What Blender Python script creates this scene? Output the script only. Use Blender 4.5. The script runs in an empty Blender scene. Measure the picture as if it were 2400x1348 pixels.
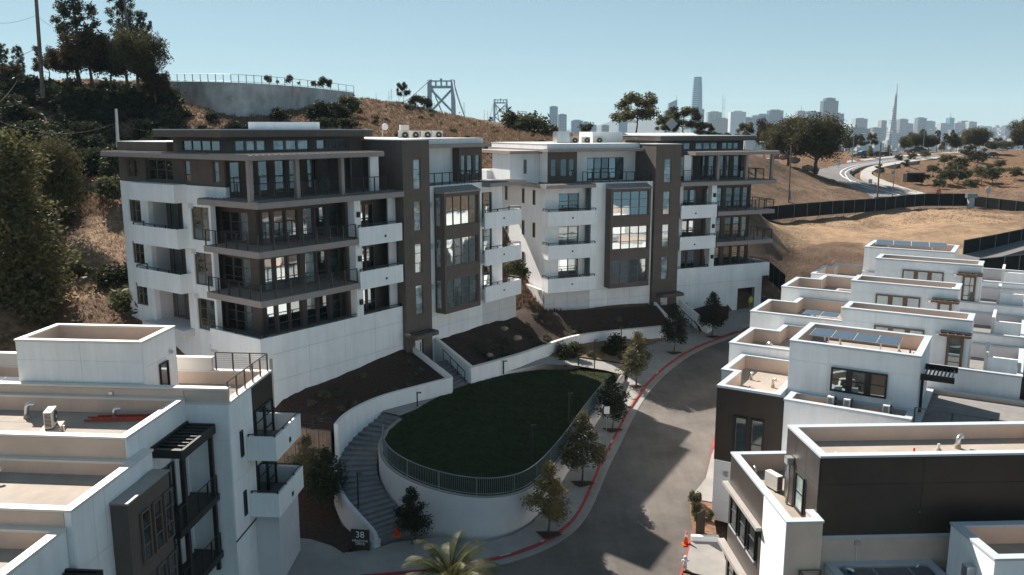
import bpy, bmesh, math, random
import numpy as np
from mathutils import Vector, Matrix
from mathutils.geometry import delaunay_2d_cdt
random.seed(7); RNG = np.random.default_rng(11)
R = math.radians; sc = bpy.context.scene; COL = sc.collection

# ---------------------------------------------------------------- camera, sky, sun, exposure
F_PX, CX, CY, CAMZ = 1980.0, 1200.0, 674.0, 25.0
TH = math.atan((CY - 305.0) / F_PX)
cd = bpy.data.cameras.new("camera"); cam = bpy.data.objects.new("camera", cd); COL.objects.link(cam)
cam.location = (0, 0, CAMZ); cam.rotation_euler = (R(90) - TH, 0, 0)
cd.sensor_width = 36; cd.lens = 36 * F_PX / 2400; cd.clip_start = 0.5; cd.clip_end = 60000
sc.camera = cam
SUN_EL, SUN_AZ = R(41), R(-36.5)          # the sun stands beyond the buildings, left of the view
w = bpy.data.worlds.new("World"); sc.world = w; w.use_nodes = True
nt = w.node_tree; bg = nt.nodes["Background"]
sky = nt.nodes.new("ShaderNodeTexSky"); sky.sky_type = 'NISHITA'; sky.sun_disc = False
sky.sun_elevation = SUN_EL; sky.sun_rotation = SUN_AZ; sky.altitude = 0
sky.air_density = 0.6; sky.dust_density = 0.15; sky.ozone_density = 4.0
# one even grading of the whole dome: softer contrast, slightly bluer
gm = nt.nodes.new("ShaderNodeGamma"); gm.inputs[1].default_value = 0.48
tint = nt.nodes.new("ShaderNodeMix"); tint.data_type = 'RGBA'; tint.blend_type = 'MULTIPLY'; tint.inputs[0].default_value = 1; tint.inputs[7].default_value = (0.69, 0.835, 0.785, 1)
nt.links.new(sky.outputs[0], gm.inputs[0]); nt.links.new(gm.outputs[0], tint.inputs[6]); nt.links.new(tint.outputs[2], bg.inputs[0]); bg.inputs[1].default_value = 0.114
sl = bpy.data.lights.new("sun", 'SUN'); sl.energy = 3.8; sl.angle = R(0.53); sl.color = (1.0, 0.93, 0.84)
so = bpy.data.objects.new("sun", sl); COL.objects.link(so)
sd = Vector((math.sin(SUN_AZ) * math.cos(SUN_EL), math.cos(SUN_AZ) * math.cos(SUN_EL), math.sin(SUN_EL)))
so.rotation_euler = sd.to_track_quat('Z', 'Y').to_euler(); so.location = (0, 0, 200)
sc.view_settings.view_transform = 'Standard'; sc.view_settings.look = 'None'
sc.view_settings.exposure = 1.55; sc.view_settings.gamma = 1.0; sc.view_settings.use_curve_mapping = False
sc.cycles.max_bounces = 5; sc.cycles.diffuse_bounces = 4; sc.cycles.glossy_bounces = 3; sc.cycles.volume_bounces = 0
sc.cycles.transparent_max_bounces = 8; sc.cycles.caustics_reflective = False; sc.cycles.caustics_refractive = False

# ---------------------------------------------------------------- small helpers
def at(px, py, y):
    """world point at distance y (metres ahead) on the sight line of a survey pixel of the 2400 px photograph"""
    a = (px - CX) / F_PX; b = (CY - py) / F_PX; c, s = math.cos(TH), math.sin(TH)
    r = Vector((a, c + b * s, -s + b * c)); return Vector((0, 0, CAMZ)) + r * (y / r.y)
def atz(px, py, z):
    a = (px - CX) / F_PX; b = (CY - py) / F_PX; c, s = math.cos(TH), math.sin(TH)
    r = Vector((a, c + b * s, -s + b * c)); return Vector((0, 0, CAMZ)) + r * ((z - CAMZ) / r.z)
def road_z(y): return 0.6 + (y - 45) * 0.1

def tag(o, label=None, cat=None, group=None, kind=None):
    if label: o["label"] = label
    if cat: o["category"] = cat
    if group: o["group"] = group
    if kind: o["kind"] = kind
    return o
def empty(name, loc=(0, 0, 0), rz=0.0, label=None, cat=None, group=None):
    o = bpy.data.objects.new(name, None); COL.objects.link(o); o.location = loc; o.rotation_euler = (0, 0, rz)
    o.empty_display_size = 0.3
    return tag(o, label, cat, group)
def put(name, me, parent=None):
    o = bpy.data.objects.new(name, me); COL.objects.link(o)
    if parent: o.parent = parent
    return o

class MB:
    """collects boxes, prisms and tubes into one mesh"""
    def __init__(s, f=None): s.v = []; s.f = []; s.map = f or (lambda p: p)
    def add(s, vs, fs):
        n = len(s.v); s.v += [tuple(s.map(p)) for p in vs]; s.f += [tuple(i + n for i in f) for f in fs]; return s
    def box(s, a0, a1, b0, b1, z0, z1):
        P = [(x, y, z) for z in (z0, z1) for y in (b0, b1) for x in (a0, a1)]
        return s.add(P, [(0, 2, 3, 1), (4, 5, 7, 6), (0, 1, 5, 4), (2, 6, 7, 3), (0, 4, 6, 2), (1, 3, 7, 5)])
    def prism(s, poly, z0, z1):
        n = len(poly); z0s = z0 if hasattr(z0, '__len__') else [z0] * n; z1s = z1 if hasattr(z1, '__len__') else [z1] * n
        vs = [(p[0], p[1], z0s[i]) for i, p in enumerate(poly)] + [(p[0], p[1], z1s[i]) for i, p in enumerate(poly)]
        return s.add(vs, [tuple(range(n - 1, -1, -1)), tuple(range(n, 2 * n))] + [(i, (i + 1) % n, (i + 1) % n + n, i + n) for i in range(n)])
    def ring(s, outer, inner, z0, z1):
        n = len(outer); vs = [(p[0], p[1], z) for z in (z0, z1) for P in (outer, inner) for p in P]
        fs = []
        for i in range(n):
            j = (i + 1) % n
            fs += [(i, j, 2 * n + j, 2 * n + i), (n + j, n + i, 3 * n + i, 3 * n + j), (2 * n + i, 2 * n + j, 3 * n + j, 3 * n + i), (j, i, n + i, n + j)]
        return s.add(vs, fs)
    def tube(s, pts, rad, n=8, cap=True):
        pts = [Vector(p) for p in pts]; rad = rad if hasattr(rad, '__len__') else [rad] * len(pts); vs = []; fs = []
        for i, p in enumerate(pts):
            t = (pts[min(i + 1, len(pts) - 1)] - pts[max(i - 1, 0)]).normalized()
            a = t.orthogonal().normalized() if i == 0 else (a - t * a.dot(t)).normalized()
            b = t.cross(a)
            vs += [tuple(p + (a * math.cos(6.2832 * k / n) + b * math.sin(6.2832 * k / n)) * rad[i]) for k in range(n)]
        for i in range(len(pts) - 1):
            for k in range(n): fs.append((i * n + k, i * n + (k + 1) % n, (i + 1) * n + (k + 1) % n, (i + 1) * n + k))
        if cap: fs += [tuple(range(n - 1, -1, -1)), tuple(range((len(pts) - 1) * n, len(pts) * n))]
        return s.add(vs, fs)
    def cyl(s, x, y, z0, z1, r, r2=None, n=16): return s.tube([(x, y, z0), (x, y, z1)], [r, r if r2 is None else r2], n)
    def mesh(s, name, mat, smooth=False, fix=True):
        me = bpy.data.meshes.new(name); me.from_pydata(s.v, [], s.f)
        if fix:
            bm = bmesh.new(); bm.from_mesh(me); bmesh.ops.recalc_face_normals(bm, faces=bm.faces); bm.to_mesh(me); bm.free()
        if mat: me.materials.append(mat)
        if smooth: me.polygons.foreach_set("use_smooth", [True] * len(me.polygons))
        return me
    def build(s, name, mat, parent=None, smooth=False): return put(name, s.mesh(name, mat, smooth), parent)

def offset_poly(poly, d):
    """inset of a simple polygon given counter-clockwise or clockwise; d > 0 goes inward"""
    n = len(poly); area = sum(poly[i][0] * poly[(i + 1) % n][1] - poly[(i + 1) % n][0] * poly[i][1] for i in range(n))
    sg = 1 if area > 0 else -1; out = []
    for i in range(n):
        p0, p, p1 = Vector(poly[i - 1][:2]), Vector(poly[i][:2]), Vector(poly[(i + 1) % n][:2])
        e0 = (p - p0).normalized(); e1 = (p1 - p).normalized()
        n0 = Vector((-e0.y, e0.x)) * sg; n1 = Vector((-e1.y, e1.x)) * sg
        k = n0 + n1; k = k / max(0.3, k.dot(n0)) if k.length > 1e-6 else n0
        out.append(tuple(p + k * d))
    return out

# ---------------------------------------------------------------- materials
MAT = {}
def mat(name, col, rough=0.8, var=0.0, scale=3.0, bump=0.0, bscale=20.0, metal=0.0, col2=None, spec=0.3, detail=6.0, coord='Object', objvar=0.0, lo=0.35, hi=0.65, streak=None):
    m = bpy.data.materials.new(name); m.use_nodes = True; t = m.node_tree; b = t.nodes["Principled BSDF"]
    b.inputs["Base Color"].default_value = (*col, 1); b.inputs["Roughness"].default_value = rough; b.inputs["Metallic"].default_value = metal
    b.inputs["Specular IOR Level"].default_value = spec
    tc = t.nodes.new("ShaderNodeTexCoord"); src = None
    if var > 0 or col2:
        n = t.nodes.new("ShaderNodeTexNoise"); n.inputs["Scale"].default_value = scale; n.inputs["Detail"].default_value = detail; n.inputs["Roughness"].default_value = 0.62
        t.links.new(tc.outputs[coord], n.inputs["Vector"])
        r = t.nodes.new("ShaderNodeValToRGB"); c2 = col2 or tuple(c * (1 - var) for c in col)
        r.color_ramp.elements[0].position = lo; r.color_ramp.elements[0].color = (*c2, 1)
        r.color_ramp.elements[1].position = hi; r.color_ramp.elements[1].color = (*[min(1, c * (1 + var * 0.4)) for c in col], 1)
        t.links.new(n.outputs[0], r.inputs[0]); src = r.outputs[0]
    if streak:      # drawn out stains: (scale x, y, z, depth)
        mp = t.nodes.new("ShaderNodeMapping"); mp.inputs["Scale"].default_value = streak[:3]; t.links.new(tc.outputs[coord], mp.inputs["Vector"])
        n4 = t.nodes.new("ShaderNodeTexNoise"); n4.inputs["Scale"].default_value = 1.0; n4.inputs["Detail"].default_value = 7; n4.inputs["Roughness"].default_value = 0.7; t.links.new(mp.outputs[0], n4.inputs["Vector"])
        r4 = t.nodes.new("ShaderNodeMapRange"); r4.inputs[1].default_value = 0.3; r4.inputs[2].default_value = 0.7; r4.inputs[3].default_value = 1 - streak[3]; r4.inputs[4].default_value = 1.02; t.links.new(n4.outputs[0], r4.inputs[0])
        mm = t.nodes.new("ShaderNodeMix"); mm.data_type = 'RGBA'; mm.blend_type = 'MULTIPLY'; mm.inputs[0].default_value = 1; mm.inputs[6].default_value = (*col, 1); t.links.new(r4.outputs[0], mm.inputs[7])
        if src: t.links.new(src, mm.inputs[6])
        src = mm.outputs[2]
    if objvar:
        oi = t.nodes.new("ShaderNodeObjectInfo"); mr = t.nodes.new("ShaderNodeMapRange"); mr.inputs[3].default_value = 1 - objvar; mr.inputs[4].default_value = 1 + objvar
        t.links.new(oi.outputs["Random"], mr.inputs[0]); hs = t.nodes.new("ShaderNodeHueSaturation"); hs.inputs["Color"].default_value = (*col, 1)
        t.links.new(mr.outputs[0], hs.inputs["Value"])
        if src: t.links.new(src, hs.inputs["Color"])
        src = hs.outputs[0]
    if src: t.links.new(src, b.inputs["Base Color"])
    if bump:
        n2 = t.nodes.new("ShaderNodeTexNoise"); n2.inputs["Scale"].default_value = bscale; n2.inputs["Detail"].default_value = 4
        t.links.new(tc.outputs[coord], n2.inputs["Vector"]); bp = t.nodes.new("ShaderNodeBump"); bp.inputs["Strength"].default_value = bump; bp.inputs["Distance"].default_value = 0.05
        t.links.new(n2.outputs[0], bp.inputs["Height"]); t.links.new(bp.outputs[0], b.inputs["Normal"])
    MAT[name] = m; return m
def glass(name, inner, gloss=0.35, rough=0.03):
    m = bpy.data.materials.new(name); m.use_nodes = True; t = m.node_tree; b = t.nodes["Principled BSDF"]; o = t.nodes["Material Output"]
    b.inputs["Roughness"].default_value = 0.9; b.inputs["Specular IOR Level"].default_value = 0.0
    oi = t.nodes.new("ShaderNodeObjectInfo"); tc = t.nodes.new("ShaderNodeTexCoord"); n = t.nodes.new("ShaderNodeTexNoise"); n.noise_dimensions = '4D'
    n.inputs["Scale"].default_value = 1.1; n.inputs["Detail"].default_value = 2
    mw = t.nodes.new("ShaderNodeMath"); mw.operation = 'MULTIPLY'; mw.inputs[1].default_value = 40; t.links.new(oi.outputs["Random"], mw.inputs[0]); t.links.new(mw.outputs[0], n.inputs["W"])
    t.links.new(tc.outputs["Object"], n.inputs["Vector"]); r = t.nodes.new("ShaderNodeValToRGB")
    r.color_ramp.elements[0].position = 0.38; r.color_ramp.elements[0].color = (*[c * 0.35 for c in inner], 1); r.color_ramp.elements[1].position = 0.62; r.color_ramp.elements[1].color = (*inner, 1)
    t.links.new(n.outputs[0], r.inputs[0]); t.links.new(r.outputs[0], b.inputs["Base Color"])
    g = t.nodes.new("ShaderNodeBsdfGlossy"); g.inputs["Roughness"].default_value = rough; g.inputs["Color"].default_value = (0.86, 0.95, 0.97, 1)
    n3 = t.nodes.new("ShaderNodeTexNoise"); n3.inputs["Scale"].default_value = 0.9; n3.inputs["Detail"].default_value = 1; t.links.new(tc.outputs["Object"], n3.inputs["Vector"])
    bp = t.nodes.new("ShaderNodeBump"); bp.inputs["Strength"].default_value = 0.12; bp.inputs["Distance"].default_value = 0.06; t.links.new(n3.outputs[0], bp.inputs["Height"]); t.links.new(bp.outputs[0], g.inputs["Normal"])
    fr = t.nodes.new("ShaderNodeFresnel"); fr.inputs[0].default_value = 1.5; ad = t.nodes.new("ShaderNodeMath"); ad.operation = 'ADD'; ad.inputs[1].default_value = gloss; ad.use_clamp = True
    t.links.new(fr.outputs[0], ad.inputs[0]); mx = t.nodes.new("ShaderNodeMixShader"); t.links.new(ad.outputs[0], mx.inputs[0]); t.links.new(b.outputs[0], mx.inputs[1]); t.links.new(g.outputs[0], mx.inputs[2])
    t.links.new(mx.outputs[0], o.inputs[0]); MAT[name] = m; return m
def leafmat(name, col, col2, trans=0.3):
    m = bpy.data.materials.new(name); m.use_nodes = True; t = m.node_tree; o = t.nodes["Material Output"]; t.nodes.remove(t.nodes["Principled BSDF"])
    tc = t.nodes.new("ShaderNodeTexCoord"); n = t.nodes.new("ShaderNodeTexNoise"); n.inputs["Scale"].default_value = 1.6; n.inputs["Detail"].default_value = 5; n.inputs["Roughness"].default_value = 0.75
    t.links.new(tc.outputs["Object"], n.inputs["Vector"]); r = t.nodes.new("ShaderNodeValToRGB"); r.color_ramp.elements[0].position = 0.36; r.color_ramp.elements[1].position = 0.66
    r.color_ramp.elements[0].color = (*col, 1); r.color_ramp.elements[1].color = (*col2, 1); t.links.new(n.outputs[0], r.inputs[0])
    oi = t.nodes.new("ShaderNodeObjectInfo"); mr = t.nodes.new("ShaderNodeMapRange"); mr.inputs[3].default_value = 0.75; mr.inputs[4].default_value = 1.3; t.links.new(oi.outputs["Random"], mr.inputs[0])
    hs = t.nodes.new("ShaderNodeHueSaturation"); t.links.new(r.outputs[0], hs.inputs["Color"]); t.links.new(mr.outputs[0], hs.inputs["Value"])
    d = t.nodes.new("ShaderNodeBsdfDiffuse"); tr = t.nodes.new("ShaderNodeBsdfTranslucent"); g = t.nodes.new("ShaderNodeBsdfGlossy"); g.inputs["Roughness"].default_value = 0.45
    t.links.new(hs.outputs[0], d.inputs[0]); t.links.new(hs.outputs[0], tr.inputs[0])
    a = t.nodes.new("ShaderNodeMixShader"); a.inputs[0].default_value = trans; t.links.new(d.outputs[0], a.inputs[1]); t.links.new(tr.outputs[0], a.inputs[2])
    b = t.nodes.new("ShaderNodeMixShader"); b.inputs[0].default_value = 0.015; t.links.new(a.outputs[0], b.inputs[1]); t.links.new(g.outputs[0], b.inputs[2]); t.links.new(b.outputs[0], o.inputs[0])
    MAT[name] = m; return m

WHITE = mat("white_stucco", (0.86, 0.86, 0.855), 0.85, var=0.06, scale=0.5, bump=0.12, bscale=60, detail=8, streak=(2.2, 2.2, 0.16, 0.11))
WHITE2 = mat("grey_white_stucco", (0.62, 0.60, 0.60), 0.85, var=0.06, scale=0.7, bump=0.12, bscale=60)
BROWN = mat("brown_stucco", (0.135, 0.108, 0.092), 0.85, var=0.12, scale=0.9, bump=0.2, bscale=50, streak=(2.5, 2.5, .2, .12))
TAUPE = mat("taupe_fascia", (0.30, 0.255, 0.235), 0.7, var=0.08, scale=1.2)
BLACKP = mat("black_panel", (0.038, 0.027, 0.020), 0.5, var=0.25, scale=0.8, spec=0.4, bump=0.05, bscale=25)
BRONZE = mat("dark_bronze_panel", (0.060, 0.050, 0.046), 0.38, var=0.2, scale=1.1, spec=0.5, bump=0.08, bscale=9)
BEIGE = mat("beige_parapet", (0.60, 0.47, 0.385), 0.9, var=0.09, scale=0.8, bump=0.1, bscale=30)
DECK = mat("tan_roof_membrane", (0.355, 0.302, 0.255), 0.92, streak=(.5, .9, 1, .16), var=0.16, scale=0.55, bump=0.15, bscale=12, detail=9)
GDECK = mat("grey_deck", (0.20, 0.19, 0.185), 0.9, var=0.12, scale=1.5, bump=0.1)
CAP = mat("pale_metal_coping", (0.44, 0.47, 0.50), 0.45, var=0.05, scale=1.0, spec=0.5)
CAPW = mat("cream_metal_coping", (0.66, 0.62, 0.57), 0.5, var=0.05, scale=1.0, spec=0.5)
METAL = mat("galvanised_metal", (0.62, 0.63, 0.64), 0.3, var=0.12, scale=6, metal=0.9)
SEAM = mat("seam_metal_roof", (0.10, 0.105, 0.11), 0.42, var=0.1, scale=2, spec=0.5)
SEAMT = mat("taupe_seam_roof", (0.27, 0.24, 0.225), 0.45, var=0.1, scale=2, spec=0.5)
FRAMEB = mat("brown_window_frame", (0.16, 0.115, 0.09), 0.5, var=0.1, scale=3)
FRAMED = mat("dark_window_frame", (0.022, 0.020, 0.019), 0.45)
WOOD = mat("brown_wood_door", (0.17, 0.10, 0.065), 0.55, var=0.2, scale=4)
RAILM = mat("black_rail", (0.016, 0.015, 0.015), 0.4, spec=0.5)
RAILB = mat("brown_rail", (0.10, 0.065, 0.05), 0.4, spec=0.5)
GALV = mat("galvanised_fence", (0.24, 0.27, 0.275), 0.4, metal=0.5, var=0.1, scale=5)
GL_D = glass("dark_glass", (0.035, 0.045, 0.045), 0.20)
GL_B = glass("glass_with_blind", (0.42, 0.52, 0.52), 0.16)
GL_M = glass("glass_with_curtain", (0.13, 0.17, 0.17), 0.24)
GL_R = glass("mirror_glass", (0.03, 0.04, 0.04), 0.45)
STEPM = mat("stair_concrete", (0.17, 0.175, 0.18), 0.9, var=0.2, scale=1.5, bump=0.1)
ASPH = mat("asphalt", (0.142, 0.123, 0.110), 0.9, var=0.38, scale=0.22, bump=0.25, bscale=30, detail=12, streak=(1.1, 0.10, 1, 0.22))
CONC = mat("concrete_pavement", (0.265, 0.248, 0.232), 0.9, var=0.14, scale=0.9, bump=0.1, bscale=40, detail=9)
CONCW = mat("bare_concrete_wall", (0.52, 0.51, 0.50), 0.9, var=0.35, scale=0.35, bump=0.2, bscale=8, detail=10)
BOARDW = mat("board_marked_wall", (0.27, 0.195, 0.155), 0.9, var=0.3, scale=1.2, bump=0.2, bscale=6)
CURB = mat("red_kerb_paint", (0.30, 0.038, 0.038), 0.7, var=0.35, scale=2.5, col2=(0.19, 0.045, 0.04))
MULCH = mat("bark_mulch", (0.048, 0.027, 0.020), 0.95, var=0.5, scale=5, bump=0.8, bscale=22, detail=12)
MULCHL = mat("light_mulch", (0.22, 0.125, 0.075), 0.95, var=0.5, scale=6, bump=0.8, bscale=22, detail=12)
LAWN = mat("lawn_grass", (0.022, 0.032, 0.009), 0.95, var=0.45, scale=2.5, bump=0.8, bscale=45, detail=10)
BARK = mat("bark", (0.13, 0.105, 0.085), 0.95, var=0.4, scale=4, bump=0.5, bscale=9)
WOODP = mat("weathered_pole", (0.20, 0.155, 0.13), 0.9, var=0.3, scale=2)
PIPE = mat("copper_pipe_wrap", (0.25, 0.12, 0.07), 0.5)
ACW = mat("condenser_enamel", (0.66, 0.63, 0.58), 0.5, var=0.05)
ACD = mat("condenser_grille", (0.07, 0.065, 0.06), 0.6)
PV = mat("solar_cells", (0.055, 0.075, 0.105), 0.16, var=0.2, scale=5, spec=1.0)
ORANGE = mat("orange_plastic", (0.75, 0.09, 0.015), 0.5)
REDP = mat("red_plastic", (0.62, 0.03, 0.02), 0.5)
REDL = mat("red_fibreglass", (0.34, 0.055, 0.035), 0.5, var=0.2, scale=4)
ROCK = mat("boulder_rock", (0.30, 0.23, 0.19), 0.95, var=0.4, scale=1.5, bump=0.6, bscale=4)
BLKFAB = mat("black_windscreen_fabric", (0.012, 0.013, 0.015), 0.9, var=0.3, scale=1.0)
WHITEP = mat("white_paint", (0.75, 0.75, 0.75), 0.6)
SKIN = mat("skin", (0.45, 0.28, 0.2), 0.6); HIVIS = mat("high_visibility_cloth", (0.55, 0.6, 0.04), 0.8); DENIM = mat("work_trousers", (0.03, 0.035, 0.05), 0.9)
LF_OAK = leafmat("oak_leaves", (0.040, 0.040, 0.018), (0.135, 0.120, 0.055), 0.35)
LF_EUC = leafmat("eucalyptus_leaves", (0.028, 0.034, 0.020), (0.10, 0.105, 0.06), 0.35)
LF_RED = leafmat("russet_leaves", (0.030, 0.020, 0.012), (0.085, 0.056, 0.030))
LF_ST = leafmat("street_tree_leaves", (0.06, 0.062, 0.03), (0.25, 0.22, 0.12), 0.4)
LF_GOLD = leafmat("golden_leaves", (0.10, 0.08, 0.03), (0.32, 0.24, 0.10), 0.4)
LF_DK = leafmat("dark_leaves", (0.016, 0.022, 0.012), (0.055, 0.062, 0.030))
LF_SH = leafmat("shrub_leaves", (0.035, 0.040, 0.018), (0.13, 0.125, 0.065))
LF_DRY = leafmat("dry_grass", (0.13, 0.085, 0.058), (0.27, 0.185, 0.125), 0.3)
LF_PALM = leafmat("palm_leaves", (0.030, 0.036, 0.012), (0.115, 0.115, 0.040), 0.3)
LF_PALE = leafmat("pale_shrub_leaves", (0.06, 0.065, 0.04), (0.17, 0.17, 0.115), 0.3)
TRIM = mat("taupe_trim", (0.34, 0.31, 0.285), 0.6, var=.08, scale=2)
# ---------------------------------------------------------------- terrain
def dirt_material():
    m = bpy.data.materials.new("dry_dirt"); m.use_nodes = True; t = m.node_tree; b = t.nodes["Principled BSDF"]; b.inputs["Roughness"].default_value = 0.97; b.inputs["Specular IOR Level"].default_value = 0.1
    tc = t.nodes.new("ShaderNodeTexCoord")
    def noise(s, d=8, r=0.65):
        n = t.nodes.new("ShaderNodeTexNoise"); n.inputs["Scale"].default_value = s; n.inputs["Detail"].default_value = d; n.inputs["Roughness"].default_value = r; t.links.new(tc.outputs["Object"], n.inputs["Vector"]); return n.outputs[0]
    def ramp(f, p0, c0, p1, c1):
        r = t.nodes.new("ShaderNodeValToRGB"); r.color_ramp.elements[0].position = p0; r.color_ramp.elements[0].color = (*c0, 1); r.color_ramp.elements[1].position = p1; r.color_ramp.elements[1].color = (*c1, 1); t.links.new(f, r.inputs[0]); return r.outputs[0]
    def mixc(f, a, c):
        x = t.nodes.new("ShaderNodeMix"); x.data_type = 'RGBA'; t.links.new(f, x.inputs[0]); t.links.new(a, x.inputs[6]); t.links.new(c, x.inputs[7]); return x.outputs[2]
    base = ramp(noise(0.35), 0.38, (0.10, 0.066, 0.046), 0.62, (0.175, 0.118, 0.083))
    scrub = ramp(noise(1.6, 10), 0.4, (0.07, 0.042, 0.024), 0.6, (0.22, 0.13, 0.075))
    bare = ramp(noise(0.7, 9), 0.35, (0.23, 0.150, 0.092), 0.65, (0.36, 0.250, 0.158))
    at1 = t.nodes.new("ShaderNodeAttribute"); at1.attribute_name = "bare"; at2 = t.nodes.new("ShaderNodeAttribute"); at2.attribute_name = "scrub"
    c = mixc(at2.outputs["Fac"], base, scrub); c = mixc(at1.outputs["Fac"], c, bare)
    t.links.new(c, b.inputs["Base Color"]); bp = t.nodes.new("ShaderNodeBump"); bp.inputs["Strength"].default_value = 0.9; bp.inputs["Distance"].default_value = 0.25
    t.links.new(noise(2.6, 8, 0.7), bp.inputs["Height"]); t.links.new(bp.outputs[0], b.inputs["Normal"]); MAT["dirt"] = m; return m
DIRT = dirt_material()
WATER = mat("bay_water", (0.02, 0.05, 0.07), 0.25, spec=0.6, bump=0.2, bscale=0.05)

def WA(px, py, y): p = at(px, py, y); return (p.x, p.y, p.z)
RDL = [WA(*q) for q in ((2050, 463, 165), (1985, 437, 181), (1912, 410, 194), (1916, 399, 204), (1952, 390, 215), (2010, 381, 228), (2100, 371, 243), (2248, 360, 258))]
RDR = [WA(*q) for q in ((2150, 461, 166), (2060, 437, 181), (2000, 419, 191), (1992, 404, 200), (2025, 390, 215), (2093, 380.5, 229), (2180, 369, 246), (2260, 363, 254))]
WKL = [WA(*q) for q in ((2156, 461, 166), (2087, 441, 179), (2031, 423, 189), (2013, 411, 195), (2024, 397, 207), (2056, 387, 219), (2118, 377.5, 234), (2242, 364, 253))]
WKR = [WA(*q) for q in ((2190, 461, 166), (2110, 439, 180), (2054, 418, 191), (2038, 407, 198), (2058, 396, 208), (2090, 388, 218), (2150, 378, 233), (2255, 366, 250))]
CP = [  # (x, y, z) control points of the hillsides
    (-16, 40, -0.4), (-30, 40, 0), (-60, 35, 2), (-60, 55, 6), (-90, 60, 10), (-34, 50, 4), (-34, 56, 8),
    (-7, 47, -0.2), (10, 48, -0.2), (5, 60, 1.0), (15, 60, 0.5), (15, 75, 2.2), (25, 86, 3.6), (30, 70, 2.5), (40, 80, 4), (60, 90, 5), (20, 45, -0.5), (40, 45, 0), (70, 60, 2), (-5, 65, 3.5), (0, 72, 3.6),
    (32, 94, 5.0), (40, 97, 6.0), (36, 90, 4.8), (-3, 74, 6.0), (3, 80, 6.6), (2.6, 82.6, 7.5), (1.4, 84.6, 8.3), (0.4, 87, 9.4), (-.6, 89, 11.4), (-6, 84, 11.5), (-4, 92, 15),(-10, 100, 19), (5, 98, 17.5), (18, 108, 18.5), (30, 112, 17), (42, 108, 11),
    (-26, 66, 10.2), (-31, 72, 11.5), (-24, 60, 7.0), (-36, 64, 9.5), (-28, 82, 14), (-25, 95, 19),
    WA(170, 600, 80), WA(60, 650, 74), WA(240, 480, 90), WA(230, 405, 100), WA(120, 380, 104), WA(0, 560, 84), WA(0, 700, 62),
    WA(300, 250, 128), WA(420, 262, 124), WA(0, 250, 126), WA(150, 235, 130), (-60, 112, 24), (-38, 110, 23.5), (-20, 112, 23.5),
    WA(0, 192, 140), WA(200, 192, 140), WA(380, 194, 140), WA(500, 282, 121), WA(620, 284, 120), WA(740, 276, 128), WA(820, 262, 142),
    (-50, 140, 29.5), (-40, 130, 28.5), (-75, 150, 33), (-40, 170, 30), (-110, 150, 33), (-20, 165, 29), (-60, 190, 32), (-110, 190, 31),
    WA(850, 240, 150), WA(950, 250, 152), WA(1040, 269, 154), WA(1150, 291, 152), WA(1250, 313, 150), WA(1330, 322, 150), WA(900, 300, 128), WA(1050, 310, 128),
    (-10, 175, 27), (5, 180, 24), (20, 185, 21),
    WA(1450, 322, 158), WA(1600, 330, 170), WA(1700, 342, 182), WA(1785, 372, 192), WA(1500, 340, 140),
    WA(1790, 400, 172), WA(1800, 470, 146), WA(1900, 410, 186), WA(1870, 440, 165), WA(1980, 470, 150), WA(2050, 472, 152), WA(1960, 436, 168),
    WA(1790, 520, 130), WA(2000, 502, 140), WA(2150, 485, 150), WA(2290, 482, 150), WA(2400, 498, 140), WA(1950, 545, 120), WA(1820, 560, 115), WA(2240, 540, 122), WA(2400, 530, 126),
    WA(1850, 620, 103), WA(1815, 650, 98), WA(2000, 600, 104), WA(2200, 610, 98), (60, 98, 7.5), (80, 98, 8),
    *RDL, *RDR, *WKR, WA(2330, 364, 262),
    WA(2250, 405, 218), WA(2400, 378, 240), WA(2330, 440, 182), WA(2400, 452, 165), WA(2150, 425, 195), WA(2100, 400, 215),
    (20, 215, 19), (60, 235, 18.5), (95, 265, 18.3), (160, 270, 18.6), (220, 270, 18), (60, 275, 17.5), (110, 300, 17), (200, 310, 16), (-20, 230, 22),
    (130, 120, 10), (150, 180, 13.5), (130, 90, 7), (100, 50, 1), (-110, 100, 22), (-110, 60, 14)]
CP = np.array(CP, float)
def make_rbf(P):
    n = len(P); X = P[:, :2]
    d = np.linalg.norm(X[:, None] - X[None], axis=2)
    A = np.zeros((n + 3, n + 3)); A[:n, :n] = d + np.eye(n) * 0.25 * -1.0; A[:n, n] = 1; A[:n, n + 1:] = X; A[n, :n] = 1; A[n + 1:, :n] = X.T
    s = np.linalg.solve(A, np.concatenate([P[:, 2], [0, 0, 0]]))
    def f(x, y):
        q = np.stack([np.atleast_1d(x), np.atleast_1d(y)], 1).astype(float); r = np.empty(len(q))
        for i in range(0, len(q), 4000):
            k = q[i:i + 4000]; dd = np.linalg.norm(k[:, None] - X[None], axis=2); r[i:i + 4000] = dd @ s[:n] + s[n] + k @ s[n + 1:]
        return r
    return f
RBF = make_rbf(CP)
def vnoise(x, y, s, seed):
    """value noise"""
    g = np.random.default_rng(seed).random((256, 256)); u = x * s + 1000; v = y * s + 1000
    i = np.floor(u).astype(int); j = np.floor(v).astype(int); fu = u - i; fv = v - j; fu = fu * fu * (3 - 2 * fu); fv = fv * fv * (3 - 2 * fv); i %= 256; j %= 256; i1 = (i + 1) % 256; j1 = (j + 1) % 256
    return g[i, j] * (1 - fu) * (1 - fv) + g[i1, j] * fu * (1 - fv) + g[i, j1] * (1 - fu) * fv + g[i1, j1] * fu * fv - 0.5
SITE = [(-12, 38), (-15, 47), (-17.5, 56.5), (-9, 66.5), (-4, 72.5), (1, 78), (3, 79.5), (17.5, 88.0), (24, 91.5), (29, 94), (34, 96.5), (38, 90), (22, 74), (24, 60), (30, 40)]
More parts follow.
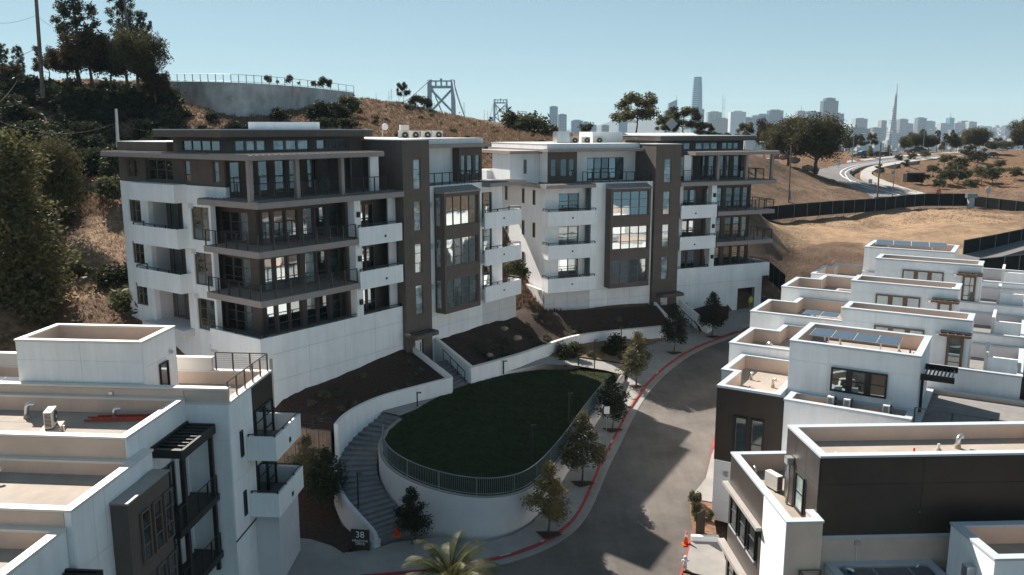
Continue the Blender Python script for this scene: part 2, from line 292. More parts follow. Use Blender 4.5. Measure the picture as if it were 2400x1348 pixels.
def inpoly(x, y, poly):
    r = np.zeros(len(x), bool); n = len(poly)
    for i in range(n):
        (x0, y0), (x1, y1) = poly[i], poly[(i + 1) % n]
        c = ((y0 > y) != (y1 > y)); r ^= c & (x < (x1 - x0) * (y - y0) / ((y1 - y0) if y1 != y0 else 1e-9) + x0)
    return r
RPOLY = [p[:2] for p in RDL] + [p[:2] for p in WKR[::-1]]
def terrain_h(x, y, detail=True):
    x = np.atleast_1d(np.asarray(x, float)); y = np.atleast_1d(np.asarray(y, float))
    h = RBF(np.clip(x, -130, 240), np.clip(y, 20, 320))
    if detail:
        am = np.clip((y - 60) / 60, 0.25, 1.0)
        h = h + am * (vnoise(x, y, 0.12, 1) * 1.1 + vnoise(x, y, 0.4, 2) * 0.5 + vnoise(x, y, 1.3, 3) * 0.18)
    fall = np.clip((y - 300) / 160, 0, 1) + np.clip((x - 230) / 160, 0, 1) + np.clip((-130 - x) / 200, 0, 1) + np.clip((10 - y) / 200, 0, 1)
    fall = np.clip(fall, 0, 1); h = h * (1 - fall) + (-74) * fall
    rp = inpoly(x, y, RPOLY) & (y < 262); h = np.where(rp, RBF(x, y) - 0.55, h)
    s = inpoly(x, y, SITE); h = np.where(s, np.minimum(h, road_z(y) - 1.2), h)
    return h
def axis(a, b, c, d, fine, coarse_n):
    return np.concatenate([np.linspace(a, b, coarse_n, endpoint=False), np.arange(b, c, fine), np.linspace(c, d, coarse_n)])
xs = axis(-420, -70, 115, 460, 1.25, 24); ys = axis(-260, 34, 200, 520, 1.25, 30)
GX, GY = np.meshgrid(xs, ys); gx = GX.ravel(); gy = GY.ravel(); gh = terrain_h(gx, gy)
nx, ny = len(xs), len(ys)
idx = np.arange(nx * ny).reshape(ny, nx); faces = np.stack([idx[:-1, :-1], idx[:-1, 1:], idx[1:, 1:], idx[1:, :-1]], -1).reshape(-1, 4)
me = bpy.data.meshes.new("ground"); me.vertices.add(nx * ny); me.vertices.foreach_set("co", np.stack([gx, gy, gh], 1).astype(np.float32).ravel())
me.loops.add(faces.size); me.loops.foreach_set("vertex_index", faces.ravel().astype(np.int32)); me.polygons.add(len(faces)); me.polygons.foreach_set("loop_start", np.arange(0, faces.size, 4, dtype=np.int32))
me.polygons.foreach_set("use_smooth", np.ones(len(faces), bool)); me.update(); me.materials.append(DIRT)
BARE_POLY = [WA(*p)[:2] for p in [(1795, 528, 128), (2000, 506, 139), (2150, 488, 149), (2400, 500, 139), (2400, 560, 118), (2250, 600, 104), (2100, 590, 106), (1960, 560, 112), (1870, 590, 106), (1810, 605, 104)]]
BARE2 = [WA(*p)[:2] for p in [(90, 740, 66), (120, 640, 75), (170, 520, 83), (290, 455, 93), (310, 600, 80), (330, 700, 70), (200, 735, 69)]]
ba = inpoly(gx, gy, BARE_POLY) | inpoly(gx, gy, BARE2)
bn = np.clip(ba * (0.75 + vnoise(gx, gy, 0.25, 5)), 0, 1)
scr = np.clip((gy - 96) / 12, 0, 1) * np.clip((30 - gx) / 14, 0, 1) * np.clip((175 - gy) / 10, 0, 1); scr = scr * np.clip(0.55 + 1.3 * vnoise(gx, gy, 0.1, 8) + vnoise(gx, gy, 0.5, 9), 0, 1)
scr = np.maximum(scr, np.clip((-24 - gx) / 6, 0, 1) * np.clip(0.55 + 1.4 * vnoise(gx, gy, 0.2, 12), 0, 1) * (1 - ba))
scr = np.maximum(scr, np.clip((gy - 168) / 12, 0, 1) * np.clip((gx - 62) / 10, 0, 1) * np.clip(0.85 + 0.9 * vnoise(gx, gy, 0.15, 15), 0, 1))
for nm, vals in (("bare", bn), ("scrub", scr)):
    a = me.attributes.new(nm, 'FLOAT', 'POINT'); a.data.foreach_set("value", vals.astype(np.float32))
GROUND = put("ground", me); tag(GROUND, "dry brown hillside and graded earth around the buildings", kind="structure")
def TZ(x, y): return float(terrain_h([x], [y])[0])
mb = MB(); mb.add([(-30000, -6000, -70), (30000, -6000, -70), (30000, 40000, -70), (-30000, 40000, -70)], [(0, 1, 2, 3)])
tag(mb.build("water", WATER), "blue bay water beyond the island", kind="structure")
# far shore: low city land and hills beyond
def far_land(name, label, prof, y0, y1, m, seed):
    v = []; f = []; n = 160; k = 14
    for j in range(k + 1):
        t = j / k; y = y0 + (y1 - y0) * t
        for i in range(n + 1):
            px = 900 + 1700 * i / n; x = (px - 1200) / 2014 * y
            top = np.interp(px, [p[0] for p in prof], [p[1] for p in prof])
            z = -72 + (CAMZ + (305 - top) / 2014 * y1 + 72) * min(1, t * 1.02) ** 1.3 + (float(vnoise(np.array([x]), np.array([y]), 0.004, seed)[0]) * 30 if 0 < j else 0)
            v.append((x, y, z))
    for j in range(k):
        for i in range(n): a = j * (n + 1) + i; f.append((a, a + 1, a + n + 2, a + n + 1))
    b = MB(); b.v = v; b.f = f; return tag(b.build(name, m, smooth=True), label, kind="structure")
FARL = mat("far_hillside", (0.085, 0.085, 0.07), 0.95, var=0.4, scale=0.004)
FARC = mat("far_city_ground", (0.10, 0.10, 0.10), 0.95, var=0.4, scale=0.01)
far_land("far_shore", "flat city shore across the bay", [(900, 322), (1400, 318), (1700, 316), (1900, 312), (2050, 310), (2200, 306), (2320, 303), (2500, 305), (2600, 306)], 3150, 6400, FARC, 21)
far_land("hills", "blue hills behind the city skyline", [(900, 316), (1250, 309), (1340, 303), (1400, 293), (1430, 288), (1480, 281), (1500, 279), (1560, 286), (1640, 288), (1760, 296), (1900, 300), (2100, 302), (2400, 306), (2600, 308)], 6500, 8300, FARL, 22)

# ---------------------------------------------------------------- surface patches (road, pavements, lawn, beds)
def patch(name, pts, m, spacing=1.0, amp=0.0, base=None, label=None, kind="structure", zf=None, thick=0.0, seed=3):
    P = np.array(pts, float)
    dense = []
    n = len(P)
    for i in range(n):
        a, b = P[i], P[(i + 1) % n]; k = max(1, int(np.linalg.norm(b[:2] - a[:2]) / spacing))
        for j in range(k): dense.append(a + (b - a) * j / k)
    D = np.array(dense); poly = [tuple(p[:2]) for p in D]
    x0, y0 = D[:, 0].min(), D[:, 1].min(); x1, y1 = D[:, 0].max(), D[:, 1].max()
    gx_, gy_ = np.meshgrid(np.arange(x0, x1, spacing), np.arange(y0, y1, spacing)); gx_ = gx_.ravel() + 0.01; gy_ = gy_.ravel() + 0.01
    ins = inpoly(gx_, gy_, poly); gx_, gy_ = gx_[ins], gy_[ins]
    if len(gx_):
        dmin = np.min(np.hypot(gx_[:, None] - D[None, :, 0], gy_[:, None] - D[None, :, 1]), axis=1); k = dmin > spacing * 0.4; gx_, gy_ = gx_[k], gy_[k]
    V2 = [Vector(p) for p in poly] + [Vector((a, b)) for a, b in zip(gx_, gy_)]
    res = delaunay_2d_cdt(V2, [(i, (i + 1) % len(poly)) for i in range(len(poly))], [], 1, 1e-5)
    vx = np.array([v.x for v in res[0]]); vy = np.array([v.y for v in res[0]])
    if zf is not None: z = zf(vx, vy)
    else:
        d = np.hypot(vx[:, None] - D[None, :, 0], vy[:, None] - D[None, :, 1]) + 1e-4; wgt = d ** -2.6; z = (wgt * D[None, :, 2]).sum(1) / wgt.sum(1)
    if amp: 
        dm = np.min(np.hypot(vx[:, None] - D[None, :, 0], vy[:, None] - D[None, :, 1]), axis=1)
        z = z + amp * np.clip(dm / 0.6, 0, 1) * (vnoise(vx, vy, 0.5, seed) + 0.5 * vnoise(vx, vy, 1.7, seed + 1))
    b = MB(); b.v = list(zip(vx.tolist(), vy.tolist(), z.tolist())); b.f = [tuple(f) for f in res[2] if inpoly(np.array([sum(vx[i] for i in f) / len(f)]), np.array([sum(vy[i] for i in f) / len(f)]), poly)[0]]
    me = bpy.data.meshes.new(name); me.from_pydata(b.v, [], b.f); me.update()
    bm = bmesh.new(); bm.from_mesh(me)
    for f in bm.faces:
        if f.normal.z < 0: f.normal_flip()
    if thick:
        r = bmesh.ops.extrude_face_region(bm, geom=bm.faces[:]); 
        for e in r['geom']:
            if isinstance(e, bmesh.types.BMVert): e.co.z -= thick
        bmesh.ops.recalc_face_normals(bm, faces=bm.faces)
    bm.to_mesh(me); bm.free(); me.materials.append(m); me.polygons.foreach_set("use_smooth", [amp > 0] * len(me.polygons))
    o = put(name, me); tag(o, label, kind=kind); return o
def RP(pts, dz=0.0): return [(x, y, road_z(y) + dz) for x, y in pts]
KL = [(-40, 42.2), (-8.5, 43.3), (-5.2, 43.8), (-1.7, 44.7), (0, 45.4), (1.6, 46.4), (2.75, 47.5), (3.7, 48.8), (4.4, 50.3), (5.05, 52.2), (5.7, 54.3), (6.5, 56.9), (7.45, 59.5), (8.4, 62.3), (9.4, 65.1), (10.4, 67.6), (11.5, 70.1), (12.95, 72.9), (14.7, 75.7), (16.3, 77.9), (18.0, 79.9), (19.7, 81.5), (22.0, 83.4), (24.6, 85.4), (28.5, 88.0), (34, 91.0)]
KR = [(36.5, 88.0), (31, 84.6), (26.5, 80.4), (22.8, 75.6), (19.6, 70.0), (17.2, 65.2), (15.3, 60.8), (14.3, 57.6), (13.1, 53.9), (12.1, 51.2), (11.2, 48.6), (10.3, 45.9), (9.3, 43.4), (8.2, 40.4), (6.5, 36), (5, 30)]
zroad = lambda x, y: 0.6 + (y - 45) * 0.1
patch("road", [(-40, 30, 0)] + [(x, y, 0) for x, y in KL] + [(x, y, 0) for x, y in KR], ASPH, 2.5, zf=zroad, label="grey asphalt street curving uphill past the townhouses")
def ribbon(name, line, off0, off1, z0, z1, m, label=None, kind="structure", parent=None, zfun=None):
    """a solid strip that follows a line: between side offsets, from z0 to z1 above the road plane"""
    zfun = zfun or (lambda i, p: road_z(p[1])); n = len(line); vs = []
    for i, p in enumerate(line):
        a = Vector(line[max(i - 1, 0)][:2]); b = Vector(line[min(i + 1, n - 1)][:2]); t = (b - a).normalized(); nn = Vector((-t.y, t.x)); q = Vector(p[:2]); zb = zfun(i, p)
        for o, z in ((off0, z0), (off1, z0), (off1, z1), (off0, z1)): c = q + nn * o; vs.append((c.x, c.y, zb + z))
    b = MB(); fs = []
    for i in range(n - 1):
        for k in range(4): fs.append((i * 4 + k, i * 4 + (k + 1) % 4, i * 4 + 4 + (k + 1) % 4, i * 4 + 4 + k))
    fs += [(0, 1, 2, 3), (4 * n - 4, 4 * n - 3, 4 * n - 2, 4 * n - 1)]; b.add(vs, fs); o = b.build(name, m, parent)
    if label: tag(o, label, kind=kind)
    return o
def smooth_line(L, it=2):
    for _ in range(it):
        o = [L[0]]
        for a, b in zip(L[:-1], L[1:]): o += [tuple(np.array(a) * .75 + np.array(b) * .25), tuple(np.array(a) * .25 + np.array(b) * .75)]
        L = o + [L[-1]]
    return L
KLs = smooth_line(KL[1:], 2); KRs = smooth_line(KR, 2)
ribbon("kerb", KLs, 0.0, 0.16, -0.3, 0.15, CURB, "red painted kerb along the left side of the street")
ribbon("gutter", KLs, -0.55, 0.0, -0.2, 0.012, CONC, "pale concrete gutter along the red kerb")
ribbon("kerb", KRs[4:], 0.0, 0.16, -0.3, 0.15, CURB, "faded red kerb on the townhouse side of the street")
# pavement left of the street, its back edge is the lawn wall
BASE = [(-22, 46.5), (-9.5, 45.6), (-8.2, 45.9), (-7.0, 46.6), (-4.2, 47.2), (-2.8, 46.75), (-1.3, 46.75), (0.0, 47.35), (1.3, 48.8), (2.4, 51.0), (3.6, 54.2), (4.7, 57.6), (6.0, 61.5), (7.4, 65.0), (9.0, 69.0), (10.2, 72.2)]
side = [(x + 0, y) for x, y in KL[1:]]
patch("pavement", [(x - 0.1, y + 0.12, 0) for x, y in KL[1:22]] + [(19.0, 84.2, 0), (16.6, 84.4, 0), (13.2, 80.6, 0), (11.6, 76.5, 0)] + [(x, y, 0) for x, y in BASE[::-1]], CONC, 1.5, zf=lambda x, y: zroad(x, y) + 0.145, label="pale concrete pavement between the red kerb and the lawn wall")
patch("driveway", [(-8.4, 43.5, 0), (-8.6, 40, 0)] + [(-14, 35, 0), (-24, 35, 0), (-24, 48.2, 0), (-15, 47.4, 0), (-12, 46.9, 0), (-10.6, 46.2, 0), (-9.6, 45.3, 0), (-8.8, 44.4, 0)], CONC, 1.5, zf=lambda x, y: zroad(x, y) + 0.16, label="grey concrete driveway beside the near townhouses")
patch("forecourt", [(19.9, 81.9, 0), (22.0, 83.7, 0), (24.6, 85.7, 0), (28.5, 88.3, 0), (32, 90.2, 0), (30, 94.2, 0), (25.6, 92.0, 0), (23.0, 90.6, 0), (21.0, 88.0, 0), (19.1, 84.5, 0), (18.4, 82.0, 0)], CONC, 1.5, zf=lambda x, y: zroad(x, y) + 0.15, label="concrete forecourt before the garage opening")
for i, (x, y) in enumerate([(x, y) for x, y in zip(np.interp(np.linspace(0, 1, 30), np.linspace(0, 1, len(BASE) - 4), [p[0] for p in BASE[4:]]), np.interp(np.linspace(0, 1, 30), np.linspace(0, 1, len(BASE) - 4), [p[1] for p in BASE[4:]]))]): pass
# lawn, wall round it
PATHZ = lambda x, y: 5.35 - 0.125 * np.clip(x + 6, 0, 30) 
LW = [(-7.7, 56.6, 5.05), (-8.35, 55.0, 4.85), (-8.6, 53.4, 4.6), (-8.35, 51.8, 4.3), (-7.6, 50.4, 4.0), (-6.2, 49.1, 3.75), (-4.4, 48.1, 3.55), (-2.6, 47.6, 3.4), (-1.0, 47.7, 3.3), (0.5, 48.5, 3.25), (1.6, 50.2, 3.25), (2.7, 52.8, 3.3), (3.9, 56.0, 3.4), (5.2, 60.0, 3.55), (6.7, 64.0, 3.7), (8.2, 67.8, 3.85), (9.6, 71.6, 3.9)]
LWs = smooth_line(LW, 2)
LAWN_BACK = [(8.0, 71.9, 3.95), (5.5, 72.0, 4.2), (2.4, 70.8, 4.55), (-0.4, 68.4, 4.85), (-2.9, 65.6, 5.1), (-4.8, 62.7, 5.2), (-6.2, 60.0, 5.2), (-7.0, 58.2, 5.15)]
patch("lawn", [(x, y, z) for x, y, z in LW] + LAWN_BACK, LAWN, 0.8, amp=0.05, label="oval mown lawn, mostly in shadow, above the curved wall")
rw = empty("retaining_wall", (0, 0, 0), 0, "white curved retaining wall under the lawn, round end towards the street", "retaining wall")
n = len(LWs)
def wall_strip(name, line, t, zbot, m, parent, cap=None, capm=None):
    o = ribbon(name, line, 0.0, t, 0, 0, m, parent=parent, zfun=lambda i, p: 0)
    vs = o.data.vertices
    for i, p in enumerate(line):
        zb = zbot(i, p); vs[i * 4].co.z = zb; vs[i * 4 + 1].co.z = zb; vs[i * 4 + 2].co.z = p[2]; vs[i * 4 + 3].co.z = p[2]
    if cap:
        c = ribbon("wall_cap", line, -0.04, t + 0.04, 0, 0, capm, parent=parent, zfun=lambda i, p: 0)
        for i, p in enumerate(line):
            for k, z in enumerate((0.0, 0.0, cap, cap)): c.data.vertices[i * 4 + k].co.z = p[2] + z
    return o
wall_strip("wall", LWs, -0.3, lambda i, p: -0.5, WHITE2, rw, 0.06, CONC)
# galvanised picket fence on that wall
fn = empty("picket_fence", (0, 0, 0), 0, "galvanised metal picket fence following the curved top of the lawn wall", "fence")
acc = [0.0]
for a, b in zip(LWs[:-1], LWs[1:]): acc.append(acc[-1] + (Vector(a[:2]) - Vector(b[:2])).length)
def along(line, acc, s):
    i = min(max(1, int(np.searchsorted(acc, s))), len(line) - 1); t = (s - acc[i - 1]) / max(1e-6, acc[i] - acc[i - 1]); return Vector(line[i - 1]).lerp(Vector(line[i]), t)
FS, FE = 3.2, acc[-1] - 6.0
top = [tuple(along(LWs, acc, s) + Vector((0, 0, 1.16))) for s in np.arange(FS, FE, 0.6)]; low = [(x, y, z - 1.02) for x, y, z in top]
MB().tube(top, 0.03, 6).build("top_rail", GALV, fn); MB().tube(low, 0.022, 6).build("bottom_rail", GALV, fn)
pk = MB().box(-.011, .011, -.011, .011, 0, 1.02).mesh("picket", GALV); pk_all = MB(); cnt = 0
for s in np.arange(FS, FE, 0.125):
    p = along(LWs, acc, s)
    if cnt < 290: o = put("picket", pk, fn); o.location = (p.x, p.y, p.z + 0.14)
    else: pk_all.box(p.x - .011, p.x + .011, p.y - .011, p.y + .011, p.z + .14, p.z + 1.16)
    cnt += 1
if pk_all.v: tag(pk_all.build("pickets", GALV, fn), kind="stuff")
ps = MB().box(-.03, .03, -.03, .03, 0, 1.18).mesh("fence_post", GALV)
for s in np.arange(FS, FE, 2.4): p = along(LWs, acc, s); o = put("fence_post", ps, fn); o.location = p
# curved stair between lawn wall and planter wall
SI = [(-7.9, 56.9), (-8.75, 55.2), (-9.05, 53.4), (-8.75, 51.6), (-8.0, 50.1), (-6.9, 48.9), (-5.9, 47.9)]
SO = [(-9.7, 58.2), (-11.0, 56.0), (-11.6, 53.6), (-11.3, 51.0), (-10.3, 48.7), (-8.9, 47.2), (-7.9, 46.4)]
SIs, SOs = smooth_line(SI, 3), smooth_line(SO, 3)
st = empty("curved_staircase", (-9, 52, 0), 0, "curved concrete stair dropping round the lawn wall to the street", "stairs")
NS = 28; ztop, zbt = 5.15, 0.95
def lp(L, t): k = t * (len(L) - 1); i = min(int(k), len(L) - 2); a, b = np.array(L[i]), np.array(L[i + 1]); return a + (b - a) * (k - i)
for i in range(NS):
    t0, t1 = i / NS, (i + 1) / NS; z = ztop - (ztop - zbt) * (i + 0.5) / NS
    q = [lp(SIs, t0), lp(SOs, t0), lp(SOs, t1), lp(SIs, t1)]; q = [(p[0] + 9, p[1] - 52) for p in q]
    MB().prism(q, z - 1.2 if i < NS - 4 else 0.2, z).build("step", STEPM, st)
ribs = MB()
# low wall on the outer side of the lower stair
pw = empty("stair_wall", (0, 0, 0), 0, "low curved white wall on the outer side of the lower stair", "wall")
lo = [(*p, 0) for p in SOs if p[1] < 52.6]; zs = np.linspace(3.9, 1.35, len(lo)); lo = [(x, y, z) for (x, y, _), z in zip(lo, zs)]
wall_strip("wall", lo, -0.25, lambda i, p: 0.0, WHITE2, pw, 0.05, CAP)
# W1: planter wall, curved beside the stair then straight to the tower
W1 = [(-11.75, 53.1, 5.95), (-11.55, 54.6, 6.05), (-10.7, 56.6, 6.15), (-9.4, 58.4, 6.25), (-7.4, 60.2, 6.3), (-4.75, 62.35, 6.4), (-8.45, 67.0, 7.75)]
w1 = empty("planter_wall", (0, 0, 0), 0, "white planter wall that curves down beside the stair from the left building's entrance", "planter wall")
wall_strip("wall", smooth_line(W1[:6], 2), -0.28, lambda i, p: 2.2, WHITE, w1, 0.05, CAPW); wall_strip("side_wall", W1[5:], -0.25, lambda i, p: 4.5, WHITE, w1, 0.05, CAPW)
W2 = [(-6.6, 69.4, 7.75), (-3.25, 64.85, 6.4)]
W2b = [(-3.25, 64.85, 6.4), (-1.5, 67.0, 6.3), (0.6, 69.8, 6.15), (2.6, 72.9, 6.0), (4.4, 75.6, 5.95), (6.3, 77.6, 5.95), (9.0, 79.2, 5.9), (12.4, 80.7, 5.85), (16.2, 82.3, 5.8)]
w2 = empty("planter_wall", (0, 0, 0), 0, "long white planter wall running from the left entrance stair to the right one", "planter wall")
wall_strip("side_wall", W2, 0.25, lambda i, p: 4.5, WHITE, w2, 0.05, CAPW); wall_strip("wall", smooth_line(W2b, 2), 0.28, lambda i, p: 2.8, WHITE, w2, 0.05, CAPW)
def entry_stair(label, pa, pb, qa, qb, z0, z1, n=8):
    t = empty("entrance_steps", (0, 0, 0), 0, label, "stairs"); pa, pb, qa, qb = map(Vector, (pa, pb, qa, qb))
    for i in range(n):
        a, b, c, d = pa.lerp(pb, i / n), qa.lerp(qb, i / n), qa.lerp(qb, (i + 1) / n), pa.lerp(pb, (i + 1) / n); z = z0 + (z1 - z0) * (i + 1) / n
        MB().prism([tuple(a), tuple(b), tuple(c), tuple(d)], z0 - 1, z).build("step", STEPM, t)
    h = qa.lerp(pa, .12); k = qb.lerp(pb, .12); pts = [(h.x, h.y, z0), (h.x, h.y, z0 + .95)] + [(*tuple(h.lerp(k, s)), z0 + .95 + (z1 - z0) * s) for s in (.33, .66, 1)] + [(k.x, k.y, z1)]
    b = MB().tube(pts, .035, 6)
    for s in (.33, .66): p = h.lerp(k, s); b.tube([(p.x, p.y, z0), (p.x, p.y, z0 + .95 + (z1 - z0) * s)], .03, 6)
    b.build("handrail", RAILM, t); return t
entry_stair("concrete entrance steps of the nearer building between two white side walls", (-4.9, 62.75), (-7.0, 65.4), (-3.6, 65.15), (-5.5, 67.8), 5.15, 6.3)
w3 = empty("planter_wall", (0, 0, 0), 0, "sloping white side wall right of the far entrance steps", "planter wall")
wall_strip("side_wall", [(17.7, 87.7, 7.3), (19.9, 83.8, 5.65), (20.6, 84.6, 5.6)], .22, lambda i, p: 3.6, WHITE, w3, 0.05, CAPW)
w4 = empty("planter_wall", (0, 0, 0), 0, "sloping white side wall left of the far entrance steps", "planter wall")
wall_strip("side_wall", [(14.8, 86.4, 7.3), (16.2, 82.35, 5.8)], .22, lambda i, p: 3.8, WHITE, w4, 0.05, CAPW)
entry_stair("concrete entrance steps of the farther building behind the street trees", (16.5, 82.5), (15.4, 86.2), (19.5, 84.0), (17.5, 87.3), 4.3, 6.0, 9)
# path from stair top to the street and beds
patch("path", [(-7.9, 57.0, 0), (-6.9, 58.4, 0), (-6.0, 60.2, 0), (-4.6, 62.9, 0), (-2.7, 65.8, 0), (-0.2, 68.6, 0), (2.6, 71.0, 0), (5.6, 72.2, 0), (8.2, 72.1, 0), (9.6, 71.5, 0), (11.2, 75.0, 0), (9, 75.2, 0), (5.5, 75.2, 0), (2.2, 73.4, 0), (0.2, 70.6, 0), (-1.8, 67.6, 0), (-3.3, 65.2, 0), (-3.5, 65.0, 0), (-5.8, 68.4, 0), (-7.0, 67.0, 0), (-4.9, 62.6, 0), (-7.4, 60.6, 0), (-9.9, 58.3, 0)], CONC, 1.0, zf=lambda x, y: np.where(x < 3, 5.18 - 0.02 * np.clip(x + 7, 0, 99), 5.0 - 0.155 * (x - 2.6)), label="concrete path between the lawn and the white planter walls")
patch("planting_bed", [(-18.2, 55.6, 5.3), (-14.5, 54.4, 5.35), (-11.9, 53.3, 5.45)] + [(x - .1, y + .1, z - 0.35) for x, y, z in W1[1:]] + [(-9.0, 66.2, 7.7), (-13.0, 61.0, 7.1), (-16.8, 56.6, 6.7), (-24.5, 61.8, 8.2), (-30, 62, 8.4), (-26, 55, 5.5)], MULCH, 0.8, amp=0.35, label="dark mulch slope below the left building's white base", seed=31)
patch("planting_bed", [(-6.3, 69.7, 7.55)] + [(x - .15, y + .25, z - 0.2) for x, y, z in W2b] + [(17.0, 86.9, 7.0), (8.5, 83.0, 7.3), (2.5, 80.2, 7.6), (2.2, 80.8, 8.2), (0.4, 80.6, 7.7), (-3.0, 75.0, 7.7)], MULCH, 0.8, amp=0.3, label="dark mulch slope between the two buildings and the long planter wall", seed=33)
patch("planting_bed", [(-3.0, 65.5, 5.2), (-1.2, 68.0, 5.1), (0.8, 71.0, 5.0), (2.4, 73.4, 4.95), (5.5, 75.1, 4.65), (9, 75.1, 4.15), (11.0, 75.1, 3.8), (12.9, 80.0, 4.3), (15.8, 82.2, 4.6), (12.4, 81.1, 5.0), (9.0, 79.6, 5.1), (6.3, 78.0, 5.2), (4.4, 76.0, 5.2), (2.6, 73.3, 5.15), (0.6, 70.2, 5.15), (-1.5, 67.4, 5.2), (-3.1, 65.6, 5.2)], MULCHL, 0.8, amp=0.15, label="narrow mulch strip with bushes below the long planter wall", seed=35)
patch("planting_bed", [(-9.8, 45.4, 0.8), (-9.0, 46.9, 0.9), (-10.5, 48.5, 1.1), (-11.5, 50.8, 1.6), (-11.9, 53.0, 2.2), (-18.6, 55.4, 2.4), (-24, 55, 2.2), (-24, 48.2, 1.1), (-15, 47.6, 0.95), (-12, 47.0, 0.9), (-10.7, 46.3, 0.85)], MULCH, 0.8, amp=0.12, label="shaded mulch ground under the stair with a small tree", seed=37)
patch("planting_bed", [(18.6, 86.7, 6.4), (21.0, 88.6, 6.6), (23.5, 89.6, 6.2), (23.2, 88.4, 5.0), (20.4, 84.9, 4.7), (19.2, 84.3, 4.75)], MULCH, 0.6, amp=0.1, label="small mulch bed right of the far entrance stair", seed=39)
patch("planting_strip", [(11.5, 51.5, 0), (12.9, 51.0, 0), (12.75, 50.0, 0), (12.3, 47.1, 0), (10.9, 47.3, 0)], MULCHL, 0.5, amp=0.06, zf=lambda x, y: zroad(x, y) + 0.16, label="sunlit wood chip strip with low shrubs beside the right kerb")
patch("planting_strip", [(9.6, 43.6, 0), (12.0, 42.6, 0), (11.6, 35, 0), (6.9, 36, 0)], MULCHL, 0.5, amp=0.06, zf=lambda x, y: zroad(x, y) + 0.16, label="wood chip strip at the bottom of the right kerb")
patch("walkway", [(10.75, 46.9, 0), (12.4, 46.7, 0), (12.1, 42.7, 0), (9.65, 43.8, 0)], CONC, 0.8, zf=lambda x, y: zroad(x, y) + 0.17, label="concrete walkway from the right kerb to the near townhouse")
patch("walkway", [(11.6, 51.6, 0), (13.2, 54.2, 0), (14.3, 57.4, 0), (15.8, 61, 0), (17.4, 60, 0), (12.9, 51.1, 0)], CONC, 0.8, zf=lambda x, y: zroad(x, y) + 0.17, label="narrow concrete strip beside the black townhouse")
MB().add([(10.7, 46.95, .5), (12.3, 46.85, .5), (12.3, 46.6, .5), (10.65, 46.7, .5), (10.7, 46.95, 1.25), (12.3, 46.85, 1.25), (12.3, 46.6, 1.25), (10.65, 46.7, 1.25)], [(0, 1, 2, 3), (4, 5, 6, 7), (0, 1, 5, 4), (1, 2, 6, 5), (2, 3, 7, 6), (3, 0, 4, 7)]).build("low_wall", WHITE); tag(bpy.data.objects["low_wall"], "low white wall between the wood chips and the walkway", "low wall")
# board-marked wall under the left bed with a black fence on it
bw = empty("board_wall", (0, 0, 0), 0, "tall brown board marked retaining wall left of the curved stair", "retaining wall")
BWl = [(-19.5, 56.2, 5.35), (-17.2, 54.9, 5.3), (-14.6, 54.0, 5.35), (-11.95, 53.0, 5.45)]
for (a, b) in zip(BWl[:-1], BWl[1:]):
    k = 9
    for j in range(k):
        p = Vector(a).lerp(Vector(b), (j + .03) / k); q_ = Vector(a).lerp(Vector(b), (j + .97) / k); d = 0.02 * ((j * 7) % 3)
        MB().prism([(p.x, p.y - d), (q_.x, q_.y - d), (q_.x, q_.y + .25), (p.x, p.y + .25)], 1.2, [p.z, q_.z, q_.z, p.z]).build("board", BOARDW, bw)
def bar_fence(root, line, h, post_gap, nbar, m, pr=0.03, br=0.012, top_r=0.03, drop=0.12, mid=None):
    """horizontal bar railing: posts as parts, the bars of each run one part"""
    rails = MB()
    for a, b in zip(line[:-1], line[1:]):
        a, b = Vector(a), Vector(b); L = (b - a).length; n = max(1, round(L / post_gap))
        for j in range(n + 1):
            if j == n and b != Vector(line[-1]): continue
            p = a.lerp(b, j / n); MB().box(p.x - pr, p.x + pr, p.y - pr, p.y + pr, p.z, p.z + h).build("post", m, root)
        rails.tube([a + Vector((0, 0, h)), b + Vector((0, 0, h))], top_r, 6)
        for k in range(nbar):
            z = drop + (h - 2 * drop) * k / max(1, nbar - 1); rails.tube([a + Vector((0, 0, z)), b + Vector((0, 0, z))], br, 4)
    rails.build("rail", m, root)
bf = empty("bar_fence", (0, 0, 0), 0, "low black bar fence on top of the board marked wall", "fence"); bar_fence(bf, [(x, y + .1, z) for x, y, z in BWl], 0.95, 1.7, 4, RAILM)

